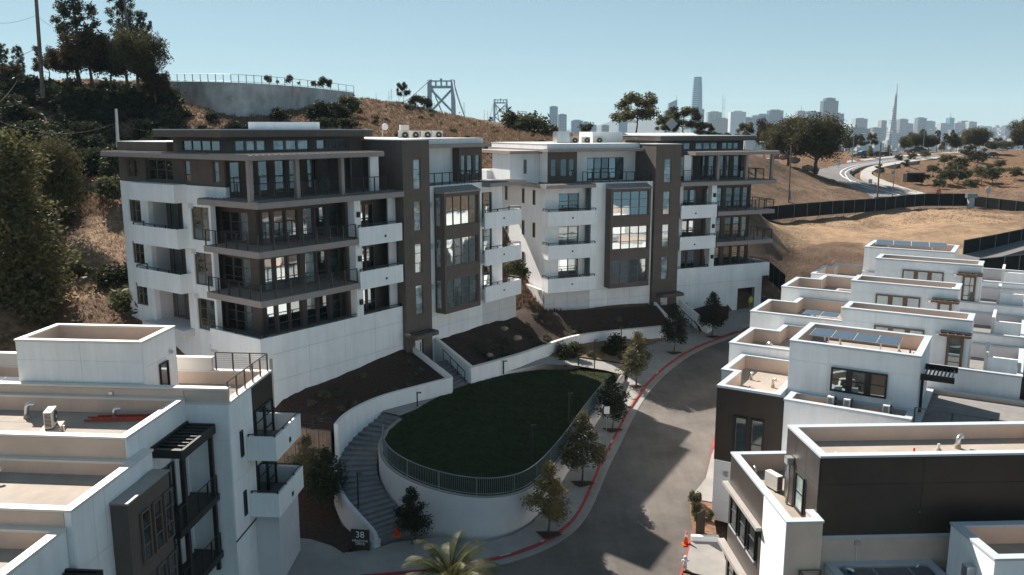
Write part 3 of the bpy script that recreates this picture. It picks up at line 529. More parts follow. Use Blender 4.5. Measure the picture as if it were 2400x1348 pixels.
# ---------------------------------------------------------------- building kit (local frame: u along the front, v outwards, z up)
def frame_map(m=1): return lambda p: (m * p[0], -p[1], p[2])
class Kit:
    def __init__(s, root, m=1): s.root = root; s.m = m; s.fm = frame_map(m)
    def mb(s): return MB(s.fm)
    def box(s, name, mt, *b, parent=None): return s.mb().box(*b).build(name, mt, parent or s.root)
    def P(s, plane, c):
        """face coordinates (a, d, z) -> (u, v, z); d is outwards"""
        return {'F': lambda p: s.fm((p[0], c + p[1], p[2])), 'L': lambda p: s.fm((c - p[1], p[0], p[2])), 'R': lambda p: s.fm((c + p[1], p[0], p[2])), 'B': lambda p: s.fm((p[0], c - p[1], p[2]))}[plane]
    def wall(s, name, plane, c, a0, a1, z0, z1, mt, holes=(), t=0.3, al=(), zl=(), panels=False):
        """wall with rectangular openings; with panels each cell between the joint lines is a part of its own"""
        A = sorted({a0, a1, *[h[0] for h in holes], *[h[1] for h in holes], *(al if not panels else ())}); Zs = sorted({z0, z1, *[h[2] for h in holes], *[h[3] for h in holes]})
        A = [x for x in A if a0 - 1e-6 <= x <= a1 + 1e-6]; Zs = [x for x in Zs if z0 - 1e-6 <= x <= z1 + 1e-6]
        back = MB(s.P(plane, c)); d1 = 0 if not panels else -0.03
        def solid(xa, xb, za, zb): return not any(h[0] < (xa + xb) / 2 < h[1] and h[2] < (za + zb) / 2 < h[3] for h in holes)
        for i in range(len(A) - 1):
            j = 0
            while j < len(Zs) - 1:
                if not solid(A[i], A[i + 1], Zs[j], Zs[j + 1]): j += 1; continue
                k = j
                while k < len(Zs) - 1 and solid(A[i], A[i + 1], Zs[k], Zs[k + 1]): k += 1
                back.box(A[i], A[i + 1], -t, d1, Zs[j], Zs[k]); j = k
        back.build(name, mt if not panels else MAT["joint_backing"], s.root)
        if panels:
            AL = sorted({a0, a1, *[x for x in al if a0 < x < a1]}); ZL = sorted({z0, z1, *[x for x in zl if z0 < x < z1]}); g = 0.012
            for i in range(len(AL) - 1):
                for j in range(len(ZL) - 1):
                    pa, pb, za, zb = AL[i] + (g if i else 0), AL[i + 1] - (g if i < len(AL) - 2 else 0), ZL[j] + (g if j else 0), ZL[j + 1] - (g if j < len(ZL) - 2 else 0)
                    hh = [h for h in holes if h[0] < pb and h[1] > pa and h[2] < zb and h[3] > za]
                    A2 = sorted({pa, pb, *[min(max(x, pa), pb) for h in hh for x in h[:2]]}); Z2 = sorted({za, zb, *[min(max(x, za), zb) for h in hh for x in h[2:4]]}); b = MB(s.P(plane, c)); any_ = False
                    for x0, x1 in zip(A2[:-1], A2[1:]):
                        k = 0
                        while k < len(Z2) - 1:
                            if not solid(x0, x1, Z2[k], Z2[k + 1]) or x1 - x0 < 1e-4: k += 1; continue
                            e = k
                            while e < len(Z2) - 1 and solid(x0, x1, Z2[e], Z2[e + 1]): e += 1
                            b.box(x0, x1, -0.03, 0, Z2[k], Z2[e]); any_ = True; k = e
                    if any_: b.build("wall_panel", mt, s.root)
    def window(s, plane, c, a0, a1, z0, z1, nx=1, nz=2, fm=None, gl=None, rec=0.1, name="window", fw=0.07, bw=0.045, depth=0.09):
        fm = fm or FRAMEB; M = s.P(plane, c); f = MB(M); d0, d1 = -rec - depth, -rec
        f.box(a0, a1, d0, d1, z0, z0 + fw).box(a0, a1, d0, d1, z1 - fw, z1).box(a0, a0 + fw, d0, d1, z0 + fw, z1 - fw).box(a1 - fw, a1, d0, d1, z0 + fw, z1 - fw)
        for i in range(1, nx): x = a0 + (a1 - a0) * i / nx; f.box(x - bw, x + bw, d0, d1 - .01, z0 + fw, z1 - fw)
        for k in range(1, nz):
            z = z0 + (z1 - z0) * k / nz; xs_ = [a0 + fw] + [a0 + (a1 - a0) * i / nx for i in range(1, nx)] + [a1 - fw]
            for i in range(nx): f.box(xs_[i] + (bw if i else 0), xs_[i + 1] - (bw if i < nx - 1 else 0), d0 + .02, d1 - .02, z - 0.022, z + 0.022)
        o = f.build(name, fm, s.root)
        for i in range(nx):
            g = gl[i % len(gl)] if isinstance(gl, (list, tuple)) else (gl or GL_D)
            MB(M).box(a0 + (a1 - a0) * i / nx + .01, a0 + (a1 - a0) * (i + 1) / nx - .01, d0 - .02, d0 + .03, z0 + .02, z1 - .02).build("pane", g, o)
        return o
    def railing(s, line, h=1.05, gap=1.3, bars=8, mt=None, name="railing", pr=0.035):
        """posts and bars of one run of railing, a part of the building"""
        mt = mt or RAILM; b = MB(s.fm); line = [Vector(p) for p in line]; o = None; posts = []
        for a, c in zip(line[:-1], line[1:]):
            L = (c - a).length; n = max(1, round(L / gap))
            for j in range(n + 1):
                if j or not posts: posts.append(a.lerp(c, j / n))
            b.tube([a + Vector((0, 0, h)), c + Vector((0, 0, h))], 0.035, 6)
            for k in range(bars): z = 0.12 + (h - 0.24) * k / max(1, bars - 1); b.tube([a + Vector((0, 0, z)), c + Vector((0, 0, z))], 0.009, 4)
        o = b.build(name, mt, s.root); pm = MB().box(-pr, pr, -pr, pr, 0, h).mesh("post", mt)
        for q in posts: c_ = put("post", pm, o); c_.location = s.fm(tuple(q))
        return o
    def seams(s, b, u0, u1, v0, v1, z, gap=0.42, axis='v', h=0.07):
        n = int(((u1 - u0) if axis == 'v' else (v1 - v0)) / gap)
        for i in range(n + 1):
            if axis == 'v': x = u0 + (u1 - u0) * i / n; b.box(x - .03, x + .03, v0, v1, z, z + h)
            else: y = v0 + (v1 - v0) * i / n; b.box(u0, u1, y - .03, y + .03, z, z + h)
mat("joint_backing", (0.25, 0.25, 0.25), 0.9)  # plain grey backing that shows in the joints between wall panels

def block(root, m, UE, second):
    k = Kit(root, m); B = k.box; FL = {2: 10.5, 3: 13.8, 4: 17.1, 5: 20.4}; W = UE - 0.95   # W = left white face
    # ---- cores
    B("core", BROWN, -11.0, 0, -17.9, -3.0, 4, 20.3); B("core", BROWN, -12.2, 0.2, -18.0, -4.9, 20.3, 23.35)
    B("core", WHITE, 3.1, 14.6, -17.9, -2.2, 4, 20.2); B("core", WHITE, 3.1, 13.4, -17.5, -4.2, 20.2, 23.5); B("core", BROWN, -1.5, 3.3, -17.0, -4.35, 4, 23.8)
    # ---- podium front and left white face
    hol = [(8.05, 10.45, 5.0, 7.85)] if second else []
    gm = Kit(root, m)
    if not second:
        k.wall("podium_wall", 'F', -0.35, -W, -0.02, 3.5, 11.15, WHITE, t=0.4, al=(-9.6, -6.2, -3.1), zl=(8.0, 9.9), panels=True)
    else:
        k.wall("podium_wall", 'F', -0.35, -W, -0.02, 3.5, 11.15, WHITE, holes=[(-10.72, -8.35, 3.5, 8.45)], t=0.5, al=(-9.6 + 2.2, -6.2, -3.1), zl=(9.3,), panels=True)
        B("garage_shade_sheet", FRAMED, -10.9, -8.1, -2.98, -2.9, 4, 8.6); B("garage_side", BLACKP, -10.95, -10.78, -2.88, -.9, 4, 8.6); B("garage_side", BLACKP, -8.3, -8.1, -2.88, -.9, 4, 8.6); B("garage_ceiling", FRAMED, -10.76, -8.32, -2.88, -.9, 8.4, 8.6); B("garage_lintel", CONC, -10.8, -8.3, -.8, -.38, 8.46, 8.62)  # near-black back sheet close behind the opening paints the garage's inner shade
    B("podium_end", WHITE, -UE, -W - .002, -6.0, -0.35, 9.65, 10.35)
    B("podium_parapet", WHITE, -UE, -W - .002, -0.55, -0.352, 10.35, 11.15); B("podium_parapet", WHITE, -UE, -UE + .2, -6.0, -0.56, 10.352, 11.15)
    B("terrace_floor", GDECK, -UE + .2, -0.1, -6.3, -0.76, 10.36, 10.5)
    hs = [(-17.2, -15.5, 18.0, 19.75), (-17.2, -15.5, 14.7, 16.45), (-17.2, -15.5, 11.4, 13.15)] + [(-14.45, -9.9, f, f + 2.75) for f in (17.1, 13.8, 10.4)] + [(-8.9, -6.7, 17.2, 19.6), (-8.9, -6.7, 13.9, 16.3), (-8.9, -6.7, 10.55, 12.9)]
    k.wall("side_wall", 'L', -W, -18.15, -6.45, 6, 21.1, WHITE, holes=hs, t=0.4); k.wall("side_wall", 'L', -W, -6.448, -0.76, 5, 9.64, WHITE, t=0.4)
    B("parapet", WHITE, -W, -W + .3, -6.448, -4.5, 20.32, 21.1)
    for i, f in enumerate((17.1, 13.8, 10.5)):
        k.window('L', -W, -17.2, -15.5, f + .9, f + 2.65, 2, 2, gl=GL_D); k.window('L', -W, -8.9, -6.7, f + .1 if i < 2 else f + .05, f + 2.5 if i < 2 else 12.9, 2, 3, gl=[GL_D, GL_M])
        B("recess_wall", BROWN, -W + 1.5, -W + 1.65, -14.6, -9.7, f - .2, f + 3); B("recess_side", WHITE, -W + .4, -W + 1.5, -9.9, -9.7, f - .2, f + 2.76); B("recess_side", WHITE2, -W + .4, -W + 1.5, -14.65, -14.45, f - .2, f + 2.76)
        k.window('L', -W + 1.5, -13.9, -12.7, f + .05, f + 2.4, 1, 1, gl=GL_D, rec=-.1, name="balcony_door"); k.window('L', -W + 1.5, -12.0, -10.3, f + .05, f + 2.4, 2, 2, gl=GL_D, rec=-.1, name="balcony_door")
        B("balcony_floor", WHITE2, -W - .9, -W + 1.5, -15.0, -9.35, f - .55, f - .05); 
        if i < 2:
            B("balcony_wall", WHITE, -W - 1.0, -W - .88, -15.1, -9.2, f - .56, f + .86); B("balcony_wall", WHITE, -W - .878, -W - .002, -9.34, -9.2, f - .56, f + .86); B("balcony_wall", WHITE, -W - .878, -W - .002, -15.1, -14.98, f - .56, f + .86)
            k.railing([(-W - .1, -15.04, f + .86), (-W - .94, -15.04, f + .86), (-W - .94, -9.27, f + .86)], 0.2, 1.4, 1)
        B("louvre_vent", WHITE2, -W - .05, -W - .002, -9.05, -8.55 + .02, f + 2.35, f + 2.7)
    B("balcony_wall", WHITE, -W - 1.0, -W - .002, -15.1, -9.2, 19.85, 21.15); B("vent_grille", WHITE2, -W - .04, -W - .002, -7.5, -6.7, 9.0, 9.55)
    # ---- brown bay, three floors
    for i, f in enumerate((10.5, 13.8, 17.1)):
        k.wall("bay_wall", 'L', -11.5, -8.4, -2.8, f - .45, f + 2.85, BROWN, holes=[(-7.3, -4.05, f + .05, f + 2.2)], t=.25)
        k.window('L', -11.5, -7.3, -4.05, f + .05, f + 2.2, 3, 3, gl=[GL_D, GL_D, GL_M])
        fr = [(-11.2, -10.42), (-10.2, -9.25), (-9.1, -8.1), (-7.6, -6.6), (-6.45, -5.5), (-5.15, -4.2)]
        k.wall("bay_wall", 'F', -2.8, -11.5, -2.9, f - .45, f + 2.85, BROWN, holes=[(a, b, f, f + 2.3) for a, b in fr], t=.25)
        for j, (a, b) in enumerate(fr): k.window('F', -2.8, a, b, f, f + 2.3, 1, 3, gl=[[GL_R, GL_R, GL_D, GL_R, GL_R, GL_M], [GL_B, GL_R, GL_D, GL_B, GL_D, GL_M], [GL_M, GL_D, GL_D, GL_R, GL_R, GL_M]][i][j], name="balcony_door")
        if i: 
            B("balcony_slab", TAUPE, -UE, -4.95, -6.1, 0.0, f - .45, f - .02)
            k.railing([(-UE + .12, -6.0, f), (-UE + .12, -.12, f), (-5.0, -.12, f)], 1.07, 1.25, 9)
        else: k.railing([(-UE + .12, -5.9, 11.15), (-UE + .12, -.45, 11.15), (-.1, -.45, 11.15)], 0.22, 2.2, 1)
        B("pier", WHITE, -4.9, -4.27, -1.0, -.3, f + .1 if i else 11.152, f + 2.8)
        B("wall_lamp", FRAMED, -4.7, -4.45, -.29, -.12, f + 1.55, f + 1.95)
        B("recess_wall", BROWN, -4.3, -0.02, -2.3, -1.95, f - .3, f + 2.82); B("recess_floor", GDECK, -4.8, -.02, -2.78, -.36, f - .5, f - .03)
        k.window('F', -1.95, -3.5, -2.5, f, f + 2.3, 1, 2, gl=GL_R, rec=-.12, name="balcony_door"); k.window('F', -1.95, -2.4, -1.5, f, f + 2.3, 1, 2, gl=GL_D, rec=-.12, name="balcony_door")
        B("screen_fin", WHITE2, -.95, -.1, -.9, -.78, f, f + 2.8)
        if i: 
            B("balcony_wall", WHITE, -4.78, -.22, -.22, 0.002, f - .6, f + .78); k.railing([(-4.7, -.1, f + .78), (-.3, -.1, f + .78)], 0.18, 1.5, 1)
            B("downlight", FRAMED, -2.15, -1.98, 0.003, 0.03, f - .15, f + .02)
    # ---- fifth floor terrace
    c = k.mb(); c.box(-UE + .05, 0 - .01, -6.6, .1, 19.9, 20.3); k.seams(c, -UE + .1, -.05, -.75, .08, 20.3); k.seams(c, -UE + .1, -W, -6.5, -.8, 20.3, axis='u'); c.build("canopy", TAUPE, root)
    B("canopy_roofing", SEAM, -UE + .09, -.02, -.85, .06, 20.3, 20.318); B("canopy_roofing", SEAM, -UE + .09, -W, -6.55, -.86, 20.3, 20.318)
    B("terrace_floor", GDECK, -W, -.02, -4.9, -.86, 20.3, 20.42); k.railing([(-W + .1, -4.6, 20.42), (-W + .1, -.9, 20.42), (-1.0, -.9, 20.42)], 1.07, 1.15, 9)
    for u in (-UE + .15, -9.75 * UE / 13.75, -5.65 * UE / 13.75): B("column", TAUPE, u - .15, u + .15, -.85, -.55, 20.32, 23.05)
    B("pier", WHITE, -2.2, -1.3, -1.5, -1.3, 20.42, 23.05)
    b5 = [(-17.3, -16.65, 21.4, 22.85), (-16.5, -15.9, 21.4, 22.85), (-14.7, -11.1, 21.3, 22.85), (-9.7, -8.9, 21.35, 22.85), (-6.2, -5.45, 21.35, 22.85)]
    k.wall("upper_wall", 'L', -W + .2, -18.5, -4.62, 20.5, 23.35, BROWN, holes=b5, t=.25)
    for j, (a, b, z0, z1) in enumerate(b5): k.window('L', -W + .2, a, b, z0, z1, 3 if j == 2 else 1, 2, gl=GL_D, rec=.06 if j != 2 else .2)
    f5 = [(-12.3, -11.4), (-10.8, -10.2), (-9.95, -9.05), (-8.5, -7.6), (-7.2, -6.3), (-5.5, -4.6), (-4.1, -3.3)]; f5 = [(a * W / 12.8, b * W / 12.8) for a, b in f5]
    k.wall("upper_wall", 'F', -4.62, -W + .2, 0.2, 20.42, 23.35, BROWN, holes=[(a, b, 20.5, 22.85) for a, b in f5], t=.25)
    for j, (a, b) in enumerate(f5): k.window('F', -4.62, a, b, 20.5, 22.85, 1, 2, gl=[GL_M, GL_B, GL_M, GL_M, GL_D, GL_D, GL_M][j], rec=.06, name="balcony_door")
    e = k.mb(); e.box(-UE - .35, -1.85, -18.3, -.1, 23.05, 23.38); k.seams(e, -UE - .3, -1.9, -4.3, -.12, 23.38, gap=.5); k.seams(e, -UE - .33, -W + .1, -18.2, -4.4, 23.38, gap=.5, axis='u'); e.build("eave", TAUPE, root)
    B("eave_roofing", SEAMT, -UE - .3, -1.9, -4.4, -.14, 23.38, 23.395); B("downspout", TAUPE, -1.5, -1.4, -4.3, -4.2, 20.4, 23.3)
    # clerestory and top roof
    cz = [(-11.9, -9.3), (-8.7, -5.4), (-4.7, -1.5)]; cz = [(a * W / 12.8, b * W / 12.8) for a, b in cz]
    k.wall("clerestory_wall", 'F', -4.4, -W + .2, .25, 23.39, 24.52, BROWN, holes=[(a, b, 23.55, 24.3) for a, b in cz], t=.2)
    for j, (a, b) in enumerate(cz): k.window('F', -4.4, a, b, 23.55, 24.3, 3, 1, fm=SEAM, gl=[GL_B, GL_B, GL_M][j], rec=.05, bw=.1)
    k.wall("clerestory_wall", 'L', -W + .2, -10.8, -4.61, 23.39, 24.52, BROWN, holes=[(-9.7, -5.2, 23.55, 24.3)], t=.2); k.window('L', -W + .2, -9.7, -5.2, 23.55, 24.3, 4, 1, gl=GL_D, rec=.05)
    B("core", BROWN, -W + .5, 0.2, -10.7, -4.65, 23.38, 24.5)
    B("top_roof", BROWN, -UE + .15, .3, -11.6, -3.5, 24.52, 25.0); B("roof_edge", CAP, -UE + .12, .33, -11.63, -3.47, 25.0, 25.07)
    B("roof_parapet", BROWN, -W + .2, -8, -18.5, -11.65, 23.38, 24.1); B("roof_edge", CAP, -W + .17, -7.97, -18.53, -11.62, 24.1, 24.16)
    # ---- tower
    tw = [(1.2, 2.05, z, z + 2.4) for z in (20.35, 17.05, 13.65, 10.25)]
    k.wall("tower_wall", 'F', 0, 0, 3.08, 4, 24.2, BROWN, holes=tw + [(1.0, 2.0, 4, 8.3)], t=.3, al=(0.95, 2.3))
    for j, h in enumerate(tw): k.window('F', 0, *h, 1, 3, gl=GL_B, rec=.05, fw=.05)
    B("tower_side", BROWN, 0, .25, -4.34, -.302, 4, 24.2); B("tower_side", BROWN, 2.83, 3.08, -4.34, -.302, 4, 24.2); B("tower_core", BROWN, .26, 2.82, -4.34, -.5, 8.5, 24.15)
    B("roof_edge", CAP, -.04, 3.12, -4.4, .04, 24.2, 24.27)
    B("door", WHITEP, 1.0, 2.0, -.25, -.2, 4.5, 8.3); B("door_handle", RAILM, 1.78, 1.82, -.2, -.14, 6.9, 7.8)
    dc = k.mb(); dc.box(-.1, 2.55, .01, 1.2, 8.55, 8.85); k.seams(dc, 0, 2.5, .1, 1.15, 8.85, gap=.4); dc.build("door_canopy", BROWN, root); B("canopy_roofing", SEAM, -.05, 2.5, .1, 1.15, 8.85, 8.865)
    # ---- right part: white wall, box bay, balconies
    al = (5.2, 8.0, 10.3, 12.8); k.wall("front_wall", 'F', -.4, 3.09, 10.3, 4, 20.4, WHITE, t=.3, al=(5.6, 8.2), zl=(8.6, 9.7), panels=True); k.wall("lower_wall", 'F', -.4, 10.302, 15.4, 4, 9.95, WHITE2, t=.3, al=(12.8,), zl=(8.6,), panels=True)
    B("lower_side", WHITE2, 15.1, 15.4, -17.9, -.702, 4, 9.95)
    B("wall_top", WHITE, 3.09, 10.3, -.7, -.38, 20.402, 20.5)
    if second: 
        for u in (11.0, 13.6): B("vent_grille", WHITE2, u, u + .75, -.39, -.36, 8.2, 9.2)
    bb = k.mb(); bb.box(4.0, 4.25, -.395, .7, 9.9, 20.0).box(8.4, 8.65, -.395, .7, 9.9, 20.0).box(4.25, 8.4, -.395, .7, 9.9, 10.3).box(4.25, 8.4, -.395, .7, 19.65, 20.0)
    for f in (12.75, 16.15): bb.box(4.25, 8.4, -.395, .7, f, f + 1.05)
    bb.build("box_bay", BROWN, root)
    for j, (z0, z1) in enumerate(((10.3, 12.75), (13.8, 16.15), (17.2, 19.65))):
        k.window('F', .7, 4.25, 8.4, z0, z1, 4, 3 if j < 2 or second else 2, gl=[[GL_M, GL_M, GL_M, GL_M], [GL_R, GL_D, GL_R, GL_R], [GL_R, GL_R, GL_R, GL_M]][j] if not second else [[GL_D, GL_D, GL_R, GL_R], [GL_R] * 4, [GL_R] * 4][j], rec=.12)
        k.window('L', 4.0, -.2, .35, z0, z1, 1, 3, gl=GL_M, rec=-.06, depth=.04)
    sr = k.mb(); sr.add([(3.95, .78, 20.0), (8.7, .78, 20.0), (8.7, -.3, 20.38), (3.95, -.3, 20.38), (3.95, .78, 19.9), (8.7, .78, 19.9), (8.7, -.3, 19.9), (3.95, -.3, 19.9)], [(0, 1, 2, 3), (4, 5, 6, 7), (0, 1, 5, 4), (1, 2, 6, 5), (2, 3, 7, 6), (3, 0, 4, 7)])
    for i in range(12): u = 4.0 + 4.65 * i / 11; sr.add([(u - .015, .78, 20.0), (u + .015, .78, 20.0), (u + .015, -.3, 20.38), (u - .015, -.3, 20.38), (u - .015, .78, 20.05), (u + .015, .78, 20.05), (u + .015, -.3, 20.43), (u - .015, -.3, 20.43)], [(0, 1, 2, 3), (4, 5, 6, 7), (0, 1, 5, 4), (1, 2, 6, 5), (2, 3, 7, 6), (3, 0, 4, 7)])
    sr.build("bay_roof", SEAMT, root)
    for z in (18.8, 15.4, 12.0): B("wall_lamp", METAL, 3.35, 3.6, -.399, -.22, z, z + .4)
    k.wall("recess_wall", 'F', -1.6, 10.3, 14.85, 9.9, 20.1, WHITE, holes=[(11.0, 13.3, f, f + 2.35) for f in (10.5, 13.8, 17.1)], t=.3)
    for j, f in enumerate((10.5, 13.8, 17.1)):
        k.window('F', -1.6, 11.0, 13.3, f, f + 2.35, 2, 3, gl=[[GL_D, GL_R], [GL_B, GL_B], [GL_M, GL_R]][j], name="balcony_door")
        B("balcony_slab", WHITE, 10.302, 15.2, -1.6, .1, f - .5, f - .05); B("balcony_wall", WHITE, 9.95, 15.35, .1, .25, f - .65, f + .75); B("balcony_wall", WHITE, 15.2, 15.35, -1.2, .098, f - .65, f + .75)
        k.railing([(10.1, .17, f + .75), (15.27, .17, f + .75), (15.27, -1.1, f + .75)], .22, 1.6, 1); B("downlight", FRAMED, 12.6, 12.76, .252, .28, f + .02, f + .18)
    B("side_wall", WHITE, 14.6, 14.85, -17.9, -1.9, 4, 20.1)
    if second:
        for (v, zz) in ((-4.0, 18.2), (-6.6, 18.2), (-11.0, 18.2), (-4.0, 14.9), (-6.6, 14.9), (-11.0, 14.9), (-6.6, 11.6), (-11.0, 11.6)): k.window('R', 14.85, v - .25, v + .25, zz, zz + 1.5, 1, 1, gl=GL_D, rec=-.08)
    cp = k.mb(); cp.box(10.3, 15.75, -2.0, .55, 20.1, 20.42); k.seams(cp, 10.35, 15.7, -1.6, .5, 20.42); cp.box(14.9, 15.75, -17.0, -2.001, 20.1, 20.42); cp.build("canopy", TAUPE, root); B("canopy_roofing", SEAM, 10.34, 15.7, -3.0, .5, 20.42, 20.435)
    B("terrace_floor", GDECK, 3.1, 10.28, -4.2, -.71, 20.42, 20.46); k.railing([(3.3, -.55, 20.5), (10.1, -.55, 20.5), (10.1, -2.6, 20.5)], 1.0, 1.0, 1)
    k.wall("upper_wall", 'F', -3.9, 3.09, 10.5, 20.46, 23.5, WHITE, holes=[(4.6, 7.3, 20.5, 22.85)] if not second else [(4.5, 8.9, 20.5, 22.85)], t=.25)
    k.window('F', -3.9, 4.6 if not second else 4.5, 7.3 if not second else 8.9, 20.5, 22.85, 3 if not second else 5, 1, fm=FRAMED, gl=[GL_D, GL_R] if not second else [GL_M, GL_R, GL_D], rec=.08, name="glass_doors")
    k.wall("upper_bay_wall", 'F', -3.1, 10.5, 13.75, 20.45, 23.5, BROWN, holes=[(10.75, 11.45, 21.05, 22.8), (11.6, 12.4, 21.05, 22.8), (12.8, 13.5, 21.05, 22.8)], t=.2); B("upper_bay_side", BROWN, 10.5, 10.7, -4.2, -3.302, 20.45, 23.5)
    for a, b in ((10.75, 11.45), (11.6, 12.4), (12.8, 13.5)): k.window('F', -3.1, a, b, 21.05, 22.8, 1, 2 if a > 12 else 1, gl=GL_M if not second else GL_D, rec=.04)
    B("upper_side", WHITE, 13.4, 13.74, -17.5, -3.302, 20.45, 23.5)
    ev = k.mb(); ev.box(3.1, 14.2, -17.8, -2.3, 23.5, 23.76); k.seams(ev, 3.15, 14.15, -3.2, -2.32, 23.76, gap=.45); ev.build("eave", TAUPE, root); B("roof_parapet", WHITE, 3.1, 13.9, -17.6, -3.1, 23.762, 24.24); B("roof_edge", CAPW, 3.1, 13.93, -17.63, -3.07, 24.24, 24.3)
    if second:
        B("side_wing", WHITE, 13.76, 17.0, -9.8, -5.2, 20.2, 23.3); k.window('F', -5.2, 15.2, 15.5, 21.3, 22.7, 1, 1, gl=GL_D, rec=-.06)
        B("side_balcony", WHITE, 13.9, 17.6, -12.6, -9.9, 20.2, 21.5); B("side_eave", TAUPE, 13.8, 17.4, -14.0, -4.4, 23.3, 23.6)

A1 = R(90 - 36.5); A2 = R(90 - 66)
B1P = (-8.466, 66.0); B2P = (float(at(1588, 620, 88).x), 88.0)
b1 = empty("apartment_building", (B1P[0], B1P[1], 0), A1, "nearer of the two white and brown five storey apartment buildings, left of the lawn", "apartment building"); block(b1, 1, 13.75, False)
b2 = empty("apartment_building", (B2P[0], B2P[1], -0.65), A2, "farther white and brown apartment building with the open garage, right of the gap", "apartment building"); block(b2, -1, 12.6, True)
def L2W(P, ang, u, v, z, dz=0):
    a = R(ang); return Vector((P[0] + math.sin(a) * u + math.cos(a) * v, P[1] + math.cos(a) * u - math.sin(a) * v, z + dz))
B1W = lambda u, v, z: L2W(B1P, 36.5, u, v, z); B2W = lambda u, v, z: L2W(B2P, 66, -u, v, z, -0.65)
mat("membrane_seam", (0.31, 0.262, 0.22), 0.9, var=.2, scale=1)
# ---------------------------------------------------------------- townhouses
def tray(k, poly, z0, zc, dd=1.0, t=0.32, wm=None, capm=None, dk=None, lining=None, skirt=True):
    wm = wm or WHITE; capm = capm or CAP; dk = dk or DECK; lining = lining or BEIGE
    o2, i2 = offset_poly(poly, t * .5), offset_poly(poly, t)
    k.mb().ring(poly, o2, z0, zc - .1).build("wall", wm, k.root)
    k.mb().ring(offset_poly(poly, t * .5 + .002), i2, zc - dd, zc - .1).build("parapet_lining", lining, k.root)
    k.mb().prism(offset_poly(poly, t * .5 + .004), zc - dd - .2, zc - dd).build("roof_deck", dk, k.root)
    if len(poly) == 4:
        q = offset_poly(poly, t + .05); a0, a1 = min(p[0] for p in q), max(p[0] for p in q); b0, b1 = min(p[1] for p in q), max(p[1] for p in q); sm = k.mb(); x = a0 + 1.3
        while x < a1: sm.box(x, x + .09, b0, b1, zc - dd - .01, zc - dd + .007); x += 1.9
        tag(sm.build("roof_seams", MAT["membrane_seam"], k.root), kind="stuff")
    k.mb().ring(offset_poly(poly, -.045), offset_poly(poly, t + .03), zc - .1, zc).build("coping", capm, k.root)
def gooseneck(k, u, v, z, h=.55, ang=0.0, r=.09):
    p = [(u, v, z), (u, v, z + h * .7)]; c, s = math.cos(ang), math.sin(ang)
    for a in (30, 60, 90, 120, 145): p.append((u + c * r * 2 * (1 - math.cos(R(a))), v + s * r * 2 * (1 - math.cos(R(a))), z + h * .7 + r * 2 * math.sin(R(a))))
    o = k.mb().tube(p, r, 12).build("gooseneck_vent", METAL, k.root, smooth=True); k.mb().cyl(u, v, z, z + .18, r * 1.6, r * 1.25, 12).build("vent_boot", DECK, o)
def pipe_vent(k, u, v, z, h=.45, r=.05, m=None):
    o = k.mb().cyl(u, v, z, z + h, r, r, 10).build("pipe_vent", m or CAPW, k.root, smooth=False); k.mb().cyl(u, v, z, z + .14, r * 3, r * 1.3, 12).build("vent_boot", DECK, o)
def panel_lines(k, plane, c, a0, a1, z0, z1, al, zl, m=None, name="wall_panel"):
    AL = [a0, *al, a1]; ZL = [z0, *zl, z1]; g = .012
    for i in range(len(AL) - 1):
        for j in range(len(ZL) - 1): MB(k.P(plane, c)).box(AL[i] + g, AL[i + 1] - g, .001, .022, ZL[j] + g, ZL[j + 1] - g).build(name, m or WHITE, k.root)
def prow(k, plane, c, spans, z0, z1, nz=2, fm=None, gl=None, **kw):
    for j, (a, b) in enumerate(spans): k.window(plane, c, a, b, z0, z1, 1, nz, fm=fm or FRAMEB, gl=(gl[j % len(gl)] if isinstance(gl, list) else gl) or GL_M, rec=-.115, **kw)
def canopy(k, plane, c, a0, a1, z, n=4, dep=.9, m1=None):
    f = MB(k.P(plane, c)).box(a0, a1, .0, .12, z, z + .16).box(a0, a1, dep - .1, dep, z, z + .16).build("door_canopy", m1 or WOOD, k.root)
    s = MB(k.P(plane, c))
    for i in range(n + 1): x = a0 + (a1 - a0) * i / n; s.box(x - .04, x + .04, .12, dep - .1, z + .02, z + .14)
    s.build("canopy_beam", m1 or WOOD, f); MB(k.P(plane, c)).box(a0 - .03, a1 + .03, .001, dep * .45, z + .17, z + .22).build("canopy_sheet", SEAM, f)

RA = R(90 - 31.5); RP0 = atz(1682, 902, 9.5)
def rhouse(label): e = empty("townhouse", (RP0.x, RP0.y, 0), RA, label, "townhouse", None); return Kit(e, 1)
# --- corner unit: black panelled front, solar box behind
k = rhouse("corner townhouse with a black panelled street end and a white solar topped roof room")
tray(k, [(0, 0), (3.6, 0), (3.6, -.9), (8.2, -.9), (8.2, 3.78), (0.0, 3.78)], .6, 9.5, .95); tray(k, [(-.2, 4.12), (-.2, 10.95), (1.66, 10.95), (1.66, 4.12)], .6, 9.35, .45)
panel_lines(k, 'L', 0, -.005, 4.1, 4.65, 9.36, (), (), BLACKP, "black_cladding"); k.box("black_cladding", BLACKP, .0, 3.6, -.024, -.002, 4.65, 9.36); k.box("wall_fill", WHITE2, 0.0, .6, 3.79, 4.118, .6, 9.25)
panel_lines(k, 'L', 0, 0.0, 4.1, .6, 4.6, (), (2.1, 3.4), WHITE2); panel_lines(k, 'L', -.2, 4.14, 10.93, .6, 9.2, (5.6, 9.0), (6.2,), WHITE)
prow(k, 'L', -.022, [(1.2, 1.98), (2.2, 3.0)], 5.3, 7.75, 3, fm=FRAMED, gl=GL_R, fw=.1); k.box("wall_lamp", METAL, -.16, -.03, .75, .95, 3.7, 4.0)
prow(k, 'B', .0, [(1.1, 2.0), (2.3, 3.2)], 5.3, 7.6, 3, fm=FRAMED, gl=GL_M)
